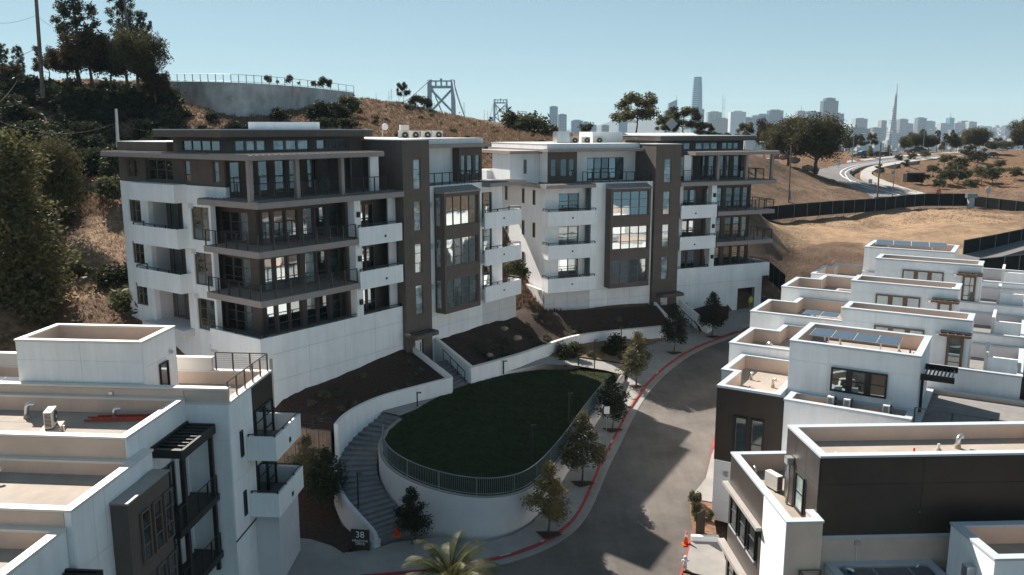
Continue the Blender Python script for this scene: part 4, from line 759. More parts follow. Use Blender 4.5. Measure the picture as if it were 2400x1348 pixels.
tray(k, [(1.7, 3.8), (7.3, 3.8), (7.3, 11.0), (1.7, 11.0)], 8.4, 12.5, .9); panel_lines(k, 'L', 1.7, 3.82, 10.98, 9.45, 12.36, (6.1, 8.95), (11.3,), WHITE)
k.window('L', 1.67, 6.3, 9.4, 9.75, 11.2, 3, 2, fm=FRAMED, gl=[GL_R, GL_M, GL_R], rec=-.13, bw=.18, fw=.1)
tray(k, [(-.2, 11.02), (8.18, 11.02), (8.18, 20.5), (-.2, 20.5)], .6, 9.0, .3, wm=WHITE, dk=GDECK)
k.railing([(-.05, 11.1, 9.0), (-.05, 20.3, 9.0)], 1.0, 1.8, 8)
pg = k.mb()
for i in range(8): pg.box(2.5, 4.9, 11.15 + i * .2, 11.21 + i * .2, 11.0, 11.14)
pg.box(2.4, 2.5, 11.02, 12.75, 10.95, 11.3).box(4.9, 5.0, 11.02, 12.75, 10.95, 11.3); pg.build("pergola", FRAMED, k.root); k.box("pergola_post", FRAMED, 2.45, 2.6, 11.05, 11.2, 8.7, 10.95)
gooseneck(k, 4.3, 2.3, 8.55, .6, 2.0); gooseneck(k, 5.3, .6, 8.55, .5, .3, .07); pipe_vent(k, 2.6, 1.3, 8.55, .4, .07, METAL); gooseneck(k, 1.2, 1.5, 8.55, .5, 1.0)
for u, v, h, m_ in ((3.2, 5.0, .5, None), (5.6, 6.0, .7, None), (5.9, 5.0, .4, METAL), (5.8, 9.4, .5, None), (5.2, 10.1, .35, RAILM), (5.1, 10.3, .3, None), (3.1, 7.4, .35, None)): pipe_vent(k, u, v, 11.6, h, .05, m_)
# --- four stepped units behind it
ROW = [  # u0, zc, left tray v0, notch v, box (u0,u1,v0,v1,z), windows (v0,v1,z0,z1), door(v0,v1,z0,z1), canopy(v0,v1), terrace z, label
    (8.4, 10.15, -1.9, 0.0, (10.4, 12.9, 5.2, 13.0, 13.1), (7.28, 10.33, 11.2, 12.15), (11.68, 12.65, 9.4, 12.02), (11.3, 13.05), 10.4, "white townhouse just behind the solar topped roof room, tall brown glazed door"),
    (16.45, 10.87, -2.75, -.7, (17.2, 20.0, 4.5, 11.7, 13.9), (6.3, 9.3, 12.05, 13.05), (10.45, 11.35, 10.3, 12.9), (10.1, 11.8), 11.1, "white townhouse mid stepped row, small curved vent on its roof room"),
    (24.4, 11.65, -2.35, -.4, (24.9, 27.6, 5.0, 12.7, 14.65), (7.1, 10.1, 12.9, 13.88), (11.45, 12.4, 11.4, 13.8), (11.1, 12.8), 11.8, "second farthest white townhouse of the stepped row, long narrow roof room"),
    (32.35, 11.7, -1.6, -.8, (32.6, 38.0, 2.9, 10.2, 14.55), None, None, None, 12.3, "farthest white townhouse of the stepped row, solar panels on its top roof")]
rk = []
for (u0, zc, v0, vn, bx, wn, dr, cn, tz, lab) in ROW:
    k = rhouse(lab); rk.append(k); u1 = u0 + 7.95; bv = bx[2]
    tray(k, [(u0, v0), (u0 + 5.5, v0), (u0 + 5.5, vn), (u1, vn), (u1, bv - .02), (u0, bv - .02)], 1.5, zc, 1.0)
    panel_lines(k, 'L', u0, v0 + .02, bv - .05, 1.5, zc - .12, (bv - 4.3,), (zc - 3.2,), WHITE)
    tray(k, [(u0, bv), (u1, bv), (u1, 16.0), (u0, 16.0)], 1.5, tz, 1.0, t=.25, dk=GDECK, lining=WHITE2)
    tray(k, [(bx[0], bx[2]), (bx[1], bx[2]), (bx[1], bx[3]), (bx[0], bx[3])], tz - 1.0, bx[4], .75, t=.3)
    panel_lines(k, 'L', bx[0], bx[2] + .02, bx[3] - .02, tz - .9, bx[4] - .12, (bx[2] + 2.1, bx[2] + 5.1), (bx[4] - .85,), WHITE)
    if wn: k.window('L', bx[0] - .03, *wn[:4], 3, 1, fm=WOOD, gl=GL_M, rec=-.13, bw=.16, fw=.1)
    if dr: k.window('L', bx[0] - .03, *dr, 1, 3, fm=WOOD, gl=GL_M, rec=-.13, fw=.16, name="roof_door"); canopy(k, 'L', bx[0] - .03, cn[0], cn[1], dr[3] + .06); k.box("wall_lamp", METAL, bx[0] - .14, bx[0] - .03, cn[0] - .3, cn[0] - .12, dr[3] - .15, dr[3] + .05)
    k.box("terrace_screen", CAPW, u0 + 1.0, u0 + 4.0, 13.9, 14.1, tz - 1, tz + 1.0); k.box("terrace_screen", WHITE, u0 + .9, u0 + 1.1, 14.11, 15.7, tz - 1, tz + .75)
gooseneck(rk[0], 10.6, .2, 9.15, .75, 2.2, .12); gooseneck(rk[1], 21.2, 1.2, 9.87, .5, .4); pipe_vent(rk[1], 21, .4, 9.87, .5, .03, RAILM); gooseneck(rk[2], 26.5, -1.2, 10.65, .5, 2.4)
pipe_vent(rk[3], 34.5, 9.0, 13.8, .5, .04, RAILM); pipe_vent(rk[3], 34.8, 9.5, 13.8, .45, .09); pipe_vent(rk[3], 36.3, 4.4, 13.8, .5); pipe_vent(rk[3], 36.6, 3.9, 13.8, .3, .08, METAL)
gooseneck(rk[1], 18.5, 11.2, 13.15, .6, 2.0, .08); pipe_vent(rk[0], 11.5, 12.5, 12.35, .45, .04, PIPE); pipe_vent(rk[2], 26.2, 12.3, 13.9, .45, .04, PIPE)
# --- second row at the right edge
k = rhouse("dark clad townhouse at the right edge beyond the roof terraces"); tray(k, [(8.6, 16.3), (15.6, 16.3), (15.6, 26), (8.6, 26)], 1, 11.2, .9, wm=BLACKP)
k = rhouse("white townhouse at the right edge behind the far roof terraces"); tray(k, [(17, 17.0), (24.5, 17.0), (24.5, 28), (17, 28)], 1, 11.3, .9)
k = rhouse("low white townhouse at the far right beside the fenced street"); tray(k, [(26, 17.4), (34.5, 17.4), (34.5, 29), (26, 29)], 1, 11.2, .9)
k = rhouse("townhouse with a dark glazed balcony at the right edge of the near roof deck"); tray(k, [(-.4, 20.8), (8.0, 20.8), (8.0, 30), (-.4, 30)], .8, 10.6, .9, wm=BLACKP); prow(k, 'B', 20.8, [(3.6, 4.6), (4.8, 5.8)], 8.9, 10.3, 2, fm=FRAMED)

# --- nearest right houses
NA = R(90 + 2.5); NP = (11.8, 43.0)
def nhouse(label): return Kit(empty("townhouse", (NP[0], NP[1], 0), NA, label, "townhouse"), 1)
k = nhouse("near townhouse with a big black panelled roof room and bronze street front")
tray(k, [(0, 0), (-8.2, 0), (-8.2, 1.62), (-7.4, 1.62), (-7.4, 14), (0, 14)], .2, 8.0, 1.0)
k.box("rear_lining", BEIGE, -8.22, -8.2, .02, 1.6, 4.2, 7.88); k.box("rear_lining", BEIGE, -7.424, -7.402, 1.64, 13.9, 4.2, 6.72)
tray(k, [(-7.43, 1.66), (-7.43, 13.9), (-3.4, 13.9), (-3.4, 1.66)], 6.9, 10.72, .75, wm=BLACKP); panel_lines(k, 'L', -7.43, 1.68, 13.88, 6.92, 10.58, (6.4,), (9.35,), BLACKP, "black_panel"); k.box("trim", CAP, -7.47, -7.38, 1.66, 13.9, 6.72, 6.89)
panel_lines(k, 'B', 1.66, -7.4, -3.42, 6.92, 10.58, (-5.9, -4.6), (9.2,), BRONZE, "bronze_panel"); k.window('B', 1.63, -6.0, -4.95, 7.2, 9.0, 1, 2, fm=FRAMED, gl=[GL_B], rec=-.1)
panel_lines(k, 'B', 0, -5.2, -.02, .3, 7.86, (), (), BRONZE, "bronze_panel"); panel_lines(k, 'B', 0, -8.18, -5.22, .3, 7.86, (-6.4,), (), WHITE)
k.box("ledge", TRIM, -5.25, .35, -.32, -.03, 6.05, 6.22); k.box("ledge", TRIM, -5.25, .45, -.42, -.03, 2.6, 2.8)
for a in (-1.75, -3.2, -4.65): k.window('B', -.03, a, a + 1.1, 4.2, 6.0, 1, 2, fm=FRAMED, gl=[GL_D], rec=-.12); k.box("window_sill", CAP, a - .05, a + 1.15, -.16, -.03, 4.08, 4.19)
for a in (-1.75, -3.2): k.window('B', -.03, a, a + 1.1, .9, 2.5, 1, 2, fm=FRAMED, gl=[GL_D], rec=-.12)
k.mb().tube([(-4.35, 1.45, 9.4), (-4.35, 1.45, 7.05)], .075, 12).build("downpipe", METAL, k.root, True); k.box("rain_head", METAL, -4.55, -4.15, 1.28, 1.6, 9.1, 9.45)
gooseneck(k, -1.0, 1.0, 7.0, .5, .0, .07); pipe_vent(k, -5.9, 3.0, 9.97, .3, .05); pipe_vent(k, -6.4, 4.9, 9.97, .35, .06); pipe_vent(k, -5.6, 6.9, 9.97, .32, .045, REDP); gooseneck(k, -4.9, 9.4, 9.97, .5, 1.0, .11); pipe_vent(k, -5.2, 8.3, 9.97, .35, .06); pipe_vent(k, -4.4, 2.3, 9.97, .3)
k = nhouse("near townhouse at the bottom right with black solar panels on its low roof")
tray(k, [(-7.45, 2.2), (-14, 2.2), (-14, 7.1), (-7.45, 7.1)], .0, 5.6, .6); k.box("street_wall", BRONZE, -14, -8.25, .6, 2.18, 0, 4.6); k.box("terrace_floor", DECK, -14, -8.25, .55, 2.18, 4.6, 4.66)
k.railing([(-8.35, 1.6, 4.66), (-8.35, .65, 4.66), (-14, .65, 4.66)], 1.05, 2.0, 8, mt=RAILB); gooseneck(k, -8.0, 2.9, 5.0, .6, 2.4, .1); gooseneck(k, -7.8, 6.3, 5.0, .5, 1.0, .09); pipe_vent(k, -7.7, 4.95, 5.0, .4, .05, RAILM)
k.mb().tube([(-7.44, 3.6, 6.45), (-7.47, 3.62, 5.2)], .025, 6).build("conduit", CAPW, k.root); k.box("junction_box", METAL, -7.5, -7.43, 3.5, 3.75, 6.4, 6.6)
k = nhouse("white townhouse corner at the bottom right edge with a grey rain box"); tray(k, [(-8.6, 7.2), (-11.8, 7.2), (-11.8, 14), (-8.6, 14)], 0, 8.0, .9)
k.box("rain_head", METAL, -10.7, -10.3, 6.8, 7.19, 6.5, 7.0); k.mb().cyl(-10.6, 6.9, 0, 6.7, .1, .1, 12).build("downpipe", METAL, k.root)

# --- left houses
LA = R(90 - 4.6); LP0 = (-14.13, 40.25)
def lhouse(label): return Kit(empty("townhouse", (LP0[0], LP0[1], 0), LA, label, "townhouse"), 1)
k = lhouse("left townhouse with a railed roof terrace, white roof room and two wall balconies")
tray(k, [(0, 0), (5.9, 0), (5.9, -17), (0, -17)], .5, 11.65, .8, capm=CAPW); 
k.box("raised_parapet", BEIGE, .02, .3, -17, -.02, 11.652, 12.3); k.box("rear_lining", BEIGE, -.03, -.002, -17, -2.25, 11.0, 12.28); k.box("coping", CAPW, -.05, .36, -17.05, .03, 12.3, 12.4); k.box("raised_parapet", CAPW, 5.6, 5.88, -17, -3.3, 11.652, 12.3); k.box("coping", CAPW, 5.55, 5.93, -17.05, -3.24, 12.3, 12.4)
panel_lines(k, 'L', 0, -4.4, -.02, 4.3, 11.55, (), (9.7,), WHITE); panel_lines(k, 'F', 0, .02, 2.95, 4.3, 11.5, (1.9,), (7.3, 9.9), WHITE); k.wall("entry_wall", 'F', -.12, .02, 2.5, .5, 4.2, WHITE2, t=.05)
k.box("black_cladding", BLACKP, 2.97, 5.9, .002, .05, 10.1, 11.5); k.box("black_cladding", BLACKP, 2.97, 3.1, .002, .05, 4.3, 10.1); k.box("black_cladding", BLACKP, 5.75, 5.9, .002, .05, 4.3, 10.1)
for z0 in (7.95, 4.85): k.window('F', .0, 3.1, 4.4, z0, z0 + 2.2, 1, 3, fm=FRAMED, gl=[GL_R], rec=-.14, name="balcony_door"); k.window('F', .0, 4.45, 5.7, z0, z0 + 2.2, 1, 3, fm=FRAMED, gl=[GL_R], rec=-.14, name="balcony_door")
for z0, z1 in ((8.35, 9.75), (5.1, 6.45)): k.window('F', .0, 1.1, 1.42, z0, z1, 1, 1, fm=FRAMED, gl=[GL_D], rec=-.1)
for zt in (9.15, 5.98):
    k.box("balcony_slab", GDECK, 2.1, 5.9, .05, 1.45, zt - 1.2, zt - 1.0); k.box("balcony_wall", WHITE, 1.95, 2.1, .03, 1.6, zt - 1.3, zt); k.box("balcony_wall", WHITE, 2.102, 5.9, 1.45, 1.6, zt - 1.3, zt); k.box("balcony_wall", WHITE, 5.75, 5.898, .05, 1.448, zt - 1.3, zt)
    k.railing([(2.02, .1, zt), (2.02, 1.52, zt), (5.82, 1.52, zt), (5.82, .1, zt)], .12, 1.2, 1); k.box("scupper", FRAMED, 3.9, 4.15, 1.602, 1.63, zt - 1.0, zt - .75)
k.box("lower_bay", WHITE2, 2.6, 5.7, -.2, 1.3, .5, 4.6); k.box("entry_door", WHITE2, 1.2, 2.1, -.11, -.06, .8, 3.6); k.box("ledge", FRAMED, -.02, 2.6, -.02, .04, 4.2, 4.27)
tray(k, [(.42, -4.47), (3.95, -4.47), (3.95, -11.1), (.42, -11.1)], 10.8, 14.6, .8, capm=CAPW, t=.25); panel_lines(k, 'L', .42, -11.08, -4.49, 12.42, 14.48, (-7.7,), (13.55,), WHITE); panel_lines(k, 'F', -4.47, .44, 3.93, 10.9, 14.48, (), (13.2,), WHITE)
k.window('F', -4.45, 1.9, 2.8, 10.95, 13.0, 1, 1, fm=FRAMED, gl=[GL_R], rec=-.12, name="roof_door"); k.mb().tube([(3.2, -4.44, 13.35), (3.2, -4.3, 13.35)], .1, 12).build("wall_lamp", METAL, k.root)
k.railing([(5.75, -3.1, 11.65), (5.75, -.12, 11.65), (.35, -.12, 11.65)], 1.0, 1.15, 8, mt=RAILB); pipe_vent(k, 1.5, -2.9, 10.85, .3); pipe_vent(k, 3.6, -5.0, 13.8, .4, .03, PIPE); gooseneck(k, 3.4, -4.95, 13.8, .3, 1.0, .07); pipe_vent(k, 1.6, -7, 13.8, .14, .05); pipe_vent(k, 1.5, -5.3, 13.8, .14, .05)
k = lhouse("left townhouse with a ladder and condenser on its tan roof and a black pergola")
tray(k, [(-.02, -2.2), (-.02, -17), (-5.6, -17), (-5.6, -2.2)], .4, 11.9, .8, capm=CAPW); k.box('rear_lining', BEIGE, -5.63, -5.602, -17, -2.25, 10.1, 11.78); panel_lines(k, 'F', -2.2, -5.58, -.04, .5, 11.78, (-4.6, -3.1), (9.0,), WHITE)
pg = k.mb().box(-3.7, -.1, -.82, -.68, 10.1, 10.55).box(-3.7, -.1, -2.17, -2.05, 10.45, 10.7).box(-3.75, -3.6, -2.17, -.68, 10.2, 10.6); 
for i in range(9): pg.box(-3.55 + i * .42, -3.45 + i * .42, -2.05, -.82, 10.45, 10.58)
pg.box(-.25, -.1, -2.17, -.68, 10.2, 10.6); pg.build("pergola", FRAMED, k.root)
k.box("pergola_post", FRAMED, -.7, -.5, -.85, -.66, 3.0, 10.1); k.box("pergola_post", FRAMED, -3.7, -3.45, -.85, -.66, 3.0, 10.1)
for zf in (7.0, 3.9):
    k.box("balcony_slab", FRAMED, -4.5, -.3, -2.17, -.6, zf - .35, zf); k.railing([(-4.4, -.68, zf), (-.4, -.68, zf)], 1.0, 1.1, 9); k.window('F', -2.15, -4.4, -2.6, zf + .05, zf + 2.3, 2, 3, fm=FRAMED, gl=[GL_D, GL_M], rec=-.12, name="balcony_door"); k.window('F', -2.15, -2.4, -1.9, zf + .05, zf + 2.3, 1, 2, fm=FRAMED, gl=[GL_M], rec=-.12)
    k.box("screen_wall", WHITE2, -1.85, -.6, -2.165, -2.0, zf, zf + 2.9)
gooseneck(k, -1.4, -9.6, 11.1, .7, 1.2, .11); gooseneck(k, -1.3, -5.2, 11.1, .55, 1.2, .09); k.mb().tube([(-.06, -6.0, 12.0), (-.08, -6.0, 11.3), (-.5, -5.7, 11.14)], .025, 6).build("conduit", CAPW, k.root); k.box("junction_box", METAL, -.1, -.03, -6.1, -5.9, 11.95, 12.1); pipe_vent(k, -3.6, -6.3, 11.1, .5, .04, METAL)
k = lhouse("left townhouse with a lone dark pipe on its tan roof and a brown window panel")
tray(k, [(-5.62, -1.7), (-5.62, -17), (-10.6, -17), (-10.6, -1.7)], .3, 10.9, .65, capm=CAPW); k.box('rear_lining', BEIGE, -10.63, -10.602, -17, -1.98, 9.3, 10.78); k.box("raised_parapet", WHITE, -5.6, -4.4, -2.19, -1.72, 8.8, 10.8); k.box("coping", CAPW, -5.62, -4.35, -2.23, -1.66, 10.8, 10.9)
panel_lines(k, 'F', -1.7, -10.55, -5.64, .4, 10.75, (-9.2, -8.4), (8.3,), WHITE); k.box("brown_bay", BROWN, -8.1, -4.6, -1.66, -.92, 2.0, 9.95); k.box("bay_top", SEAMT, -8.15, -4.55, -1.66, -.87, 9.95, 10.03)
for zf in (6.9, 3.9): 
    for a in (-7.3, -6.3, -5.35): k.window('F', -.9, a, a + .72, zf, zf + 2.3, 1, 3, fm=FRAMEB, gl=[GL_D], rec=-.1)
gooseneck(k, -7.0, -7.4, 10.25, .55, 1.2, .09); pipe_vent(k, -8.7, -8.7, 10.25, .85, .07, PIPE); k.mb().tube([(-5.65, -10.2, 10.7), (-5.7, -10.2, 10.4), (-6.3, -9.8, 10.29)], .025, 6).build("conduit", CAPW, k.root); k.box("junction_box", METAL, -5.72, -5.63, -10.3, -10.1, 10.65, 10.8)
k = lhouse("nearest left townhouse, its roof edge crossing the bottom left corner")
tray(k, [(-10.62, -1.95), (-10.62, -17), (-18, -17), (-18, -1.95)], .2, 10.2, .8, capm=CAPW); panel_lines(k, 'F', -1.95, -18, -10.65, .4, 10.05, (-14,), (7.2,), WHITE)
pg = k.mb().box(-14.6, -10.9, -.62, -.48, 8.2, 8.6).box(-10.98, -10.85, -1.93, -.48, 8.3, 8.65)
for i in range(8): pg.box(-14.5 + i * .48, -14.4 + i * .48, -1.93, -.62, 8.45, 8.58)
pg.build("pergola", FRAMED, k.root); k.box("pergola_post", FRAMED, -11.1, -10.88, -.64, -.46, 2, 8.2); k.window('F', -1.93, -14, -11.4, 5.2, 7.8, 3, 3, fm=FRAMED, gl=[GL_D], rec=-.1)

# ---------------------------------------------------------------- condensers, solar arrays, ladder, dish
def condenser_parts(root, w=.95, h=.85, d=.35):
    MB().box(-w / 2, w / 2, -d / 2, d / 2, .08, h).build("casing", ACW, root)
    g = MB().tube([(w * .12, -d / 2 - .012, .08 + (h - .08) / 2), (w * .12, -d / 2 - .035, .08 + (h - .08) / 2)], h * .34, 20); g.build("fan_grille", ACD, root)
    MB().tube([(w * .12, -d / 2 - .036, .08 + (h - .08) / 2), (w * .12, -d / 2 - .05, .08 + (h - .08) / 2)], h * .09, 12).build("fan_hub", ACW, root)
    s = MB(); 
    for i in range(10): z = .14 + (h - .2) * i / 10; s.box(-w / 2 - .012, -w / 2 - .001, -d / 2 + .04, d / 2 - .04, z, z + (h - .2) / 16)
    s.build("coil_slats", ACD, root); MB().box(-w / 2 + .1, -w / 2 + .2, -d / 2 - .02, d / 2 + .02, 0, .08).box(w / 2 - .2, w / 2 - .1, -d / 2 - .02, d / 2 + .02, 0, .08).build("foot_rail", ACD, root)
def dup(root, loc, rz, label=None, group=None):
    r = root.copy(); COL.objects.link(r); r.location = loc; r.rotation_euler = (0, 0, rz)
    if label: r["label"] = label
    if group: r["group"] = group
    for ch in list(root.children):
        c = ch.copy(); COL.objects.link(c); c.parent = r
        for g in list(ch.children): d = g.copy(); COL.objects.link(d); d.parent = c
    return r
c0 = empty("condenser_unit", (0, 0, 0), 0, "white condenser on the left building's roof, leftmost of four beside a taller box", "condenser", "condensers on the apartment roofs"); condenser_parts(c0)
base_rz = A1 + 0.0
lab = ["white condenser on the nearer apartment roof, leftmost, with a box stacked on it", "white condenser on the nearer apartment roof, second from the left", "white condenser on the nearer apartment roof, third from the left", "white condenser on the nearer apartment roof, rightmost of its four"]
c0.location = B1W(8.56, -8, 24.1); c0.rotation_euler = (0, 0, base_rz - R(38)); c0["label"] = lab[0]
for i, u in enumerate((9.97, 11.59, 13.15)): dup(c0, B1W(u, -8, 24.1), base_rz - R(38), lab[i + 1])
bx = MB().box(-.4, .4, -.25, .25, 0, .5).build("equipment_box", ACW); bx.location = B1W(8.56, -7.9, 24.96); bx.rotation_euler = (0, 0, base_rz - R(38)); tag(bx, "white metal box stacked on the leftmost rooftop condenser", "equipment box")
lab2 = ["white condenser on the farther apartment roof, left of three", "white condenser on the farther apartment roof, middle of three", "white condenser on the farther apartment roof, beside the white stair head"]
for i, u in enumerate((8.28, 6.82, 5.29)): dup(c0, B2W(u, -8, 24.1), A2 - R(20), lab2[i])
for (kk, u, v, z, rz, lb) in ((RA, .75, 6.6, 8.9, 0, "beige condenser below the black framed window, leftmost, closed side showing"), (RA, .75, 7.5, 8.9, 0, "beige condenser below the black framed window, middle of three"), (RA, .75, 9.6, 8.9, 0, "beige condenser below the black framed window, nearest the terrace rail"), (RA, 22.4, 3.5, 9.9, 90, "white condenser facing the camera among the solar panels of the stepped row")):
    p = L2W((RP0.x, RP0.y), 31.5, u, v, z); dup(c0, p, RA + R(rz if rz else 0), lb, "condensers on the townhouse roofs")
dup(c0, L2W(NP, -2.5, -2.6, 1.4, 7.02), NA + R(20), "condenser behind the rain pipe of the near black roof room", "condensers on the townhouse roofs")
p = L2W(LP0, 4.6, -3.3, -7.1, 11.4); dup(c0, p, LA + R(20), "big condenser on a tan plinth beside the ladder roof's vents", "condensers on the townhouse roofs")
pl = MB().box(-.75, .75, -.4, .4, -.3, 0).build("plinth", BEIGE); pl.location = p; pl.rotation_euler = (0, 0, LA + R(20)); tag(pl, "tan plinth block under the condenser on the ladder roof", "plinth")
dup(c0, L2W(LP0, 4.6, -7.4, -12.3, 10.26), LA, "condenser cut off by the left picture edge on the pipe roof", "condensers on the townhouse roofs")
def solar(name_label, base, rz, n, w=1.05, l=1.7, tilt=12, legs=.35, group="solar arrays on the townhouse roofs"):
    t = empty("solar_array", base, rz, name_label, "solar panels", group); ct, st_ = math.cos(R(tilt)), math.sin(R(tilt))
    def M(p): return (p[0], p[1] * ct - p[2] * st_, legs + p[1] * st_ + p[2] * ct)
    pm = MB(M).box(-w / 2 + .03, w / 2 - .03, .03, l - .03, .02, .04).mesh("solar_panel", PV); fmh = MB(M).box(-w / 2, w / 2, 0, l, -.015, .019).mesh("panel_frame", CAP)
    for i in range(n):
        p_ = put("solar_panel", pm, t); p_.location = ((i - (n - 1) / 2) * (w + .03), 0, 0); f = put("panel_frame", fmh, p_)
    for s in (-1, 1): MB().cyl(s * n * w * .3, l * .3, 0, legs + st_ * l * .3, .04, .04, 8).build("support_leg", METAL, t); MB().cyl(s * n * w * .3, l * .3, 0, .15, .14, .06, 8).build("leg_boot", DECK, t)
    return t
def RW(u, v, z): return L2W((RP0.x, RP0.y), 31.5, u, v, z)
Q = RA - R(90)
solar("four blue solar panels tilted over the corner townhouse's roof room", RW(3.4, 7.1, 11.6), Q, 4, 1.25, 1.7, 3, .95)
solar("two solar panels on the roof just behind the corner townhouse", RW(8.9, 3.2, 9.2), Q, 2, 1.2, 1.6, 2, .6)
solar("front row of four solar panels beside the condenser on the stepped row", RW(16.9, 2.2, 9.9), Q, 4, 1.1, 1.5, 2, .6); solar("back row of solar panels beside the condenser on the stepped row", RW(19.2, 2.0, 9.9), Q, 2, 1.3, 1.5, 2, .6)
solar("two solar panels on the third stepped townhouse", RW(25.2, 3.4, 10.7), Q, 2, 1.4, 1.6, 2, .6); solar("four pale solar panels on the farthest townhouse's top roof", RW(33.8, 6.6, 13.9), Q + R(6), 4, 1.45, 1.8, 6, .8)
solar("black solar panels at the bottom right edge of the picture", L2W(NP, -2.5, -10.2, 5.0, 5.05), NA - R(90), 3, 1.6, 2.3, 4, .25)
solar("pale solar panels lying at the left edge beside the white roof room", L2W(LP0, 4.6, 1.6, -13.6, 10.9), LA - R(90), 3, 1.3, 2.2, 3, .5)
lad = empty("ladder", L2W(LP0, 4.6, -1.3, -4.6, 11.12), LA - R(82), "red fibreglass extension ladder lying flat on the tan roof", "ladder")
for y in (-.22, .22): 
    MB().box(-1.9, 1.9, y - .02, y + .02, .02, .11).build("rail", REDL, lad); MB().box(-1.4, 2.1, y * .8 - .02, y * .8 + .02, .12, .2).build("rail", REDL, lad)
for i in range(12): MB().tube([(-1.75 + i * .31, -.2, .065), (-1.75 + i * .31, .2, .065)], .018, 6).build("rung", METAL, lad)
sk = MB().box(-2.7, 2.7, -1.5, 1.5, 0, .55).build("roof_hatch", WHITE); sk.location = B1W(-3.6, -9.5, 25.07); sk.rotation_euler = (0, 0, A1 - R(37)); tag(sk, "low white stair head on the nearer apartment building's top roof", "stair head")
sk = MB().box(-1.9, 1.9, -1.5, 1.5, 0, 1.15).build("stair_head", WHITE); sk.location = B2W(4.1, -9.5, 24.3); sk.rotation_euler = (0, 0, A2); tag(sk, "white stair head box on the farther apartment roof beside the condensers", "stair head")
sk = MB().box(-.75, .75, -.5, .5, 0, 1.2).box(-.05, .05, -.52, .52, 0, 1.22).build("equipment_cabinet", METAL); sk.location = B2W(9.8, -8, 24.3); sk.rotation_euler = (0, 0, A2); tag(sk, "tall grey metal cabinet left of the farther roof's condensers", "cabinet")
ds = empty("satellite_dish", B1W(5.9, -8, 24.25), 0, "small white satellite dish on a mast on the nearer roof", "satellite dish"); MB().cyl(0, 0, 0, 1.1, .03, .03, 8).build("mast", METAL, ds); MB().tube([(.25, -.1, 1.05), (.25, -.16, 1.05)], [.28, .26], 18).build("dish", WHITEP, ds)
pv2 = empty("solar_rack", B2W(-4.3, -9.5, 24.35), A2, "weathered white rack of tilted solar panels on the farther roof", "solar panels")
for i in range(7):
    MB().add([(-4.6 + i * 1.35, -1.3, .35), (-3.35 + i * 1.35, -1.3, .35), (-3.35 + i * 1.35, 1.3, .95), (-4.6 + i * 1.35, 1.3, .95), (-4.6 + i * 1.35, -1.3, .39), (-3.35 + i * 1.35, -1.3, .39), (-3.35 + i * 1.35, 1.3, .99), (-4.6 + i * 1.35, 1.3, .99)], [(0, 1, 2, 3), (4, 5, 6, 7), (0, 1, 5, 4), (1, 2, 6, 5), (2, 3, 7, 6), (3, 0, 4, 7)]).build("panel", CAPW, pv2)
for i in range(8): MB().cyl(-4.6 + i * 1.35, -1.2, 0, .35, .03, .03, 6).build("support_leg", METAL, pv2)
# ---------------------------------------------------------------- foliage
def quads_mesh(name, C, U, V, m):
    """many small quads: centres C with half vectors U and V"""
    n = len(C); P = np.stack([C - U, C - V * .8 + U * .15, C + U, C + V * .8 + U * .15], 1).reshape(-1, 3).astype(np.float32)
    me = bpy.data.meshes.new(name); me.vertices.add(4 * n); me.vertices.foreach_set("co", P.ravel()); me.loops.add(4 * n); me.loops.foreach_set("vertex_index", np.arange(4 * n, dtype=np.int32))
    me.polygons.add(n); me.polygons.foreach_set("loop_start", np.arange(0, 4 * n, 4, dtype=np.int32)); me.update(); me.materials.append(m); return me
def crown(name, clumps, n, leaf, m, seed, flat=.75, droop=0.0, asp=.55):
    """clumps: (x, y, z, r); leaves sit in shells of the clumps so that gaps remain"""
    g = np.random.default_rng(seed); cl = np.array(clumps, float); w_ = cl[:, 3] ** 2.2; pick = g.choice(len(cl), n, p=w_ / w_.sum()); d = g.normal(size=(n, 3)); d /= np.linalg.norm(d, axis=1)[:, None]
    r = g.random(n) ** .45; k = vnoise(d[:, 0] * 3 + pick, d[:, 1] * 3 + d[:, 2] * 2, 1.3, seed) + 1.0; C = cl[pick, :3] + d * (cl[pick, 3] * r * k)[:, None] * np.array([1, 1, flat])
    C[:, 2] -= droop * np.hypot(C[:, 0], C[:, 1]) ** 2
    a = g.normal(size=(n, 3)); a[:, 2] *= .6; a /= np.linalg.norm(a, axis=1)[:, None]; b = np.cross(a, g.normal(size=(n, 3))); b /= np.linalg.norm(b, axis=1)[:, None]
    s = leaf * (.6 + .8 * g.random(n)); return quads_mesh(name, C, a * s[:, None], b * (s * asp)[:, None], m)
def limbs(name, H, r0, clumps, seed, fork=.35, lean=(0, 0), m=None, sides=7):
    g = random.Random(seed); b = MB(); top = Vector((lean[0], lean[1], H)); pts = [Vector((0, 0, 0))]
    for i in range(1, 6): t = i / 5; pts.append(Vector((lean[0] * t * t + g.uniform(-.02, .02) * H, lean[1] * t * t + g.uniform(-.02, .02) * H, H * t)))
    b.tube(pts, [r0 * (1.25 if i == 0 else 1 - .75 * i / 5) for i in range(6)], sides)
    for c in clumps:
        q = Vector(c[:3]); f = min(.95, max(fork, (q.z - c[3] * .8) / H)) if H > 0 else fork; i = min(4, int(f * 5)); s = pts[i].lerp(pts[i + 1], f * 5 - i); mid = s.lerp(q, .5) + Vector((g.uniform(-.1, .1), g.uniform(-.1, .1), -.04)) * (q - s).length
        rr = r0 * .38 * (1 - f * .5); b.tube([s, mid, q], [rr, rr * .6, rr * .2], 5)
    return b.mesh(name, m or BARK, True)
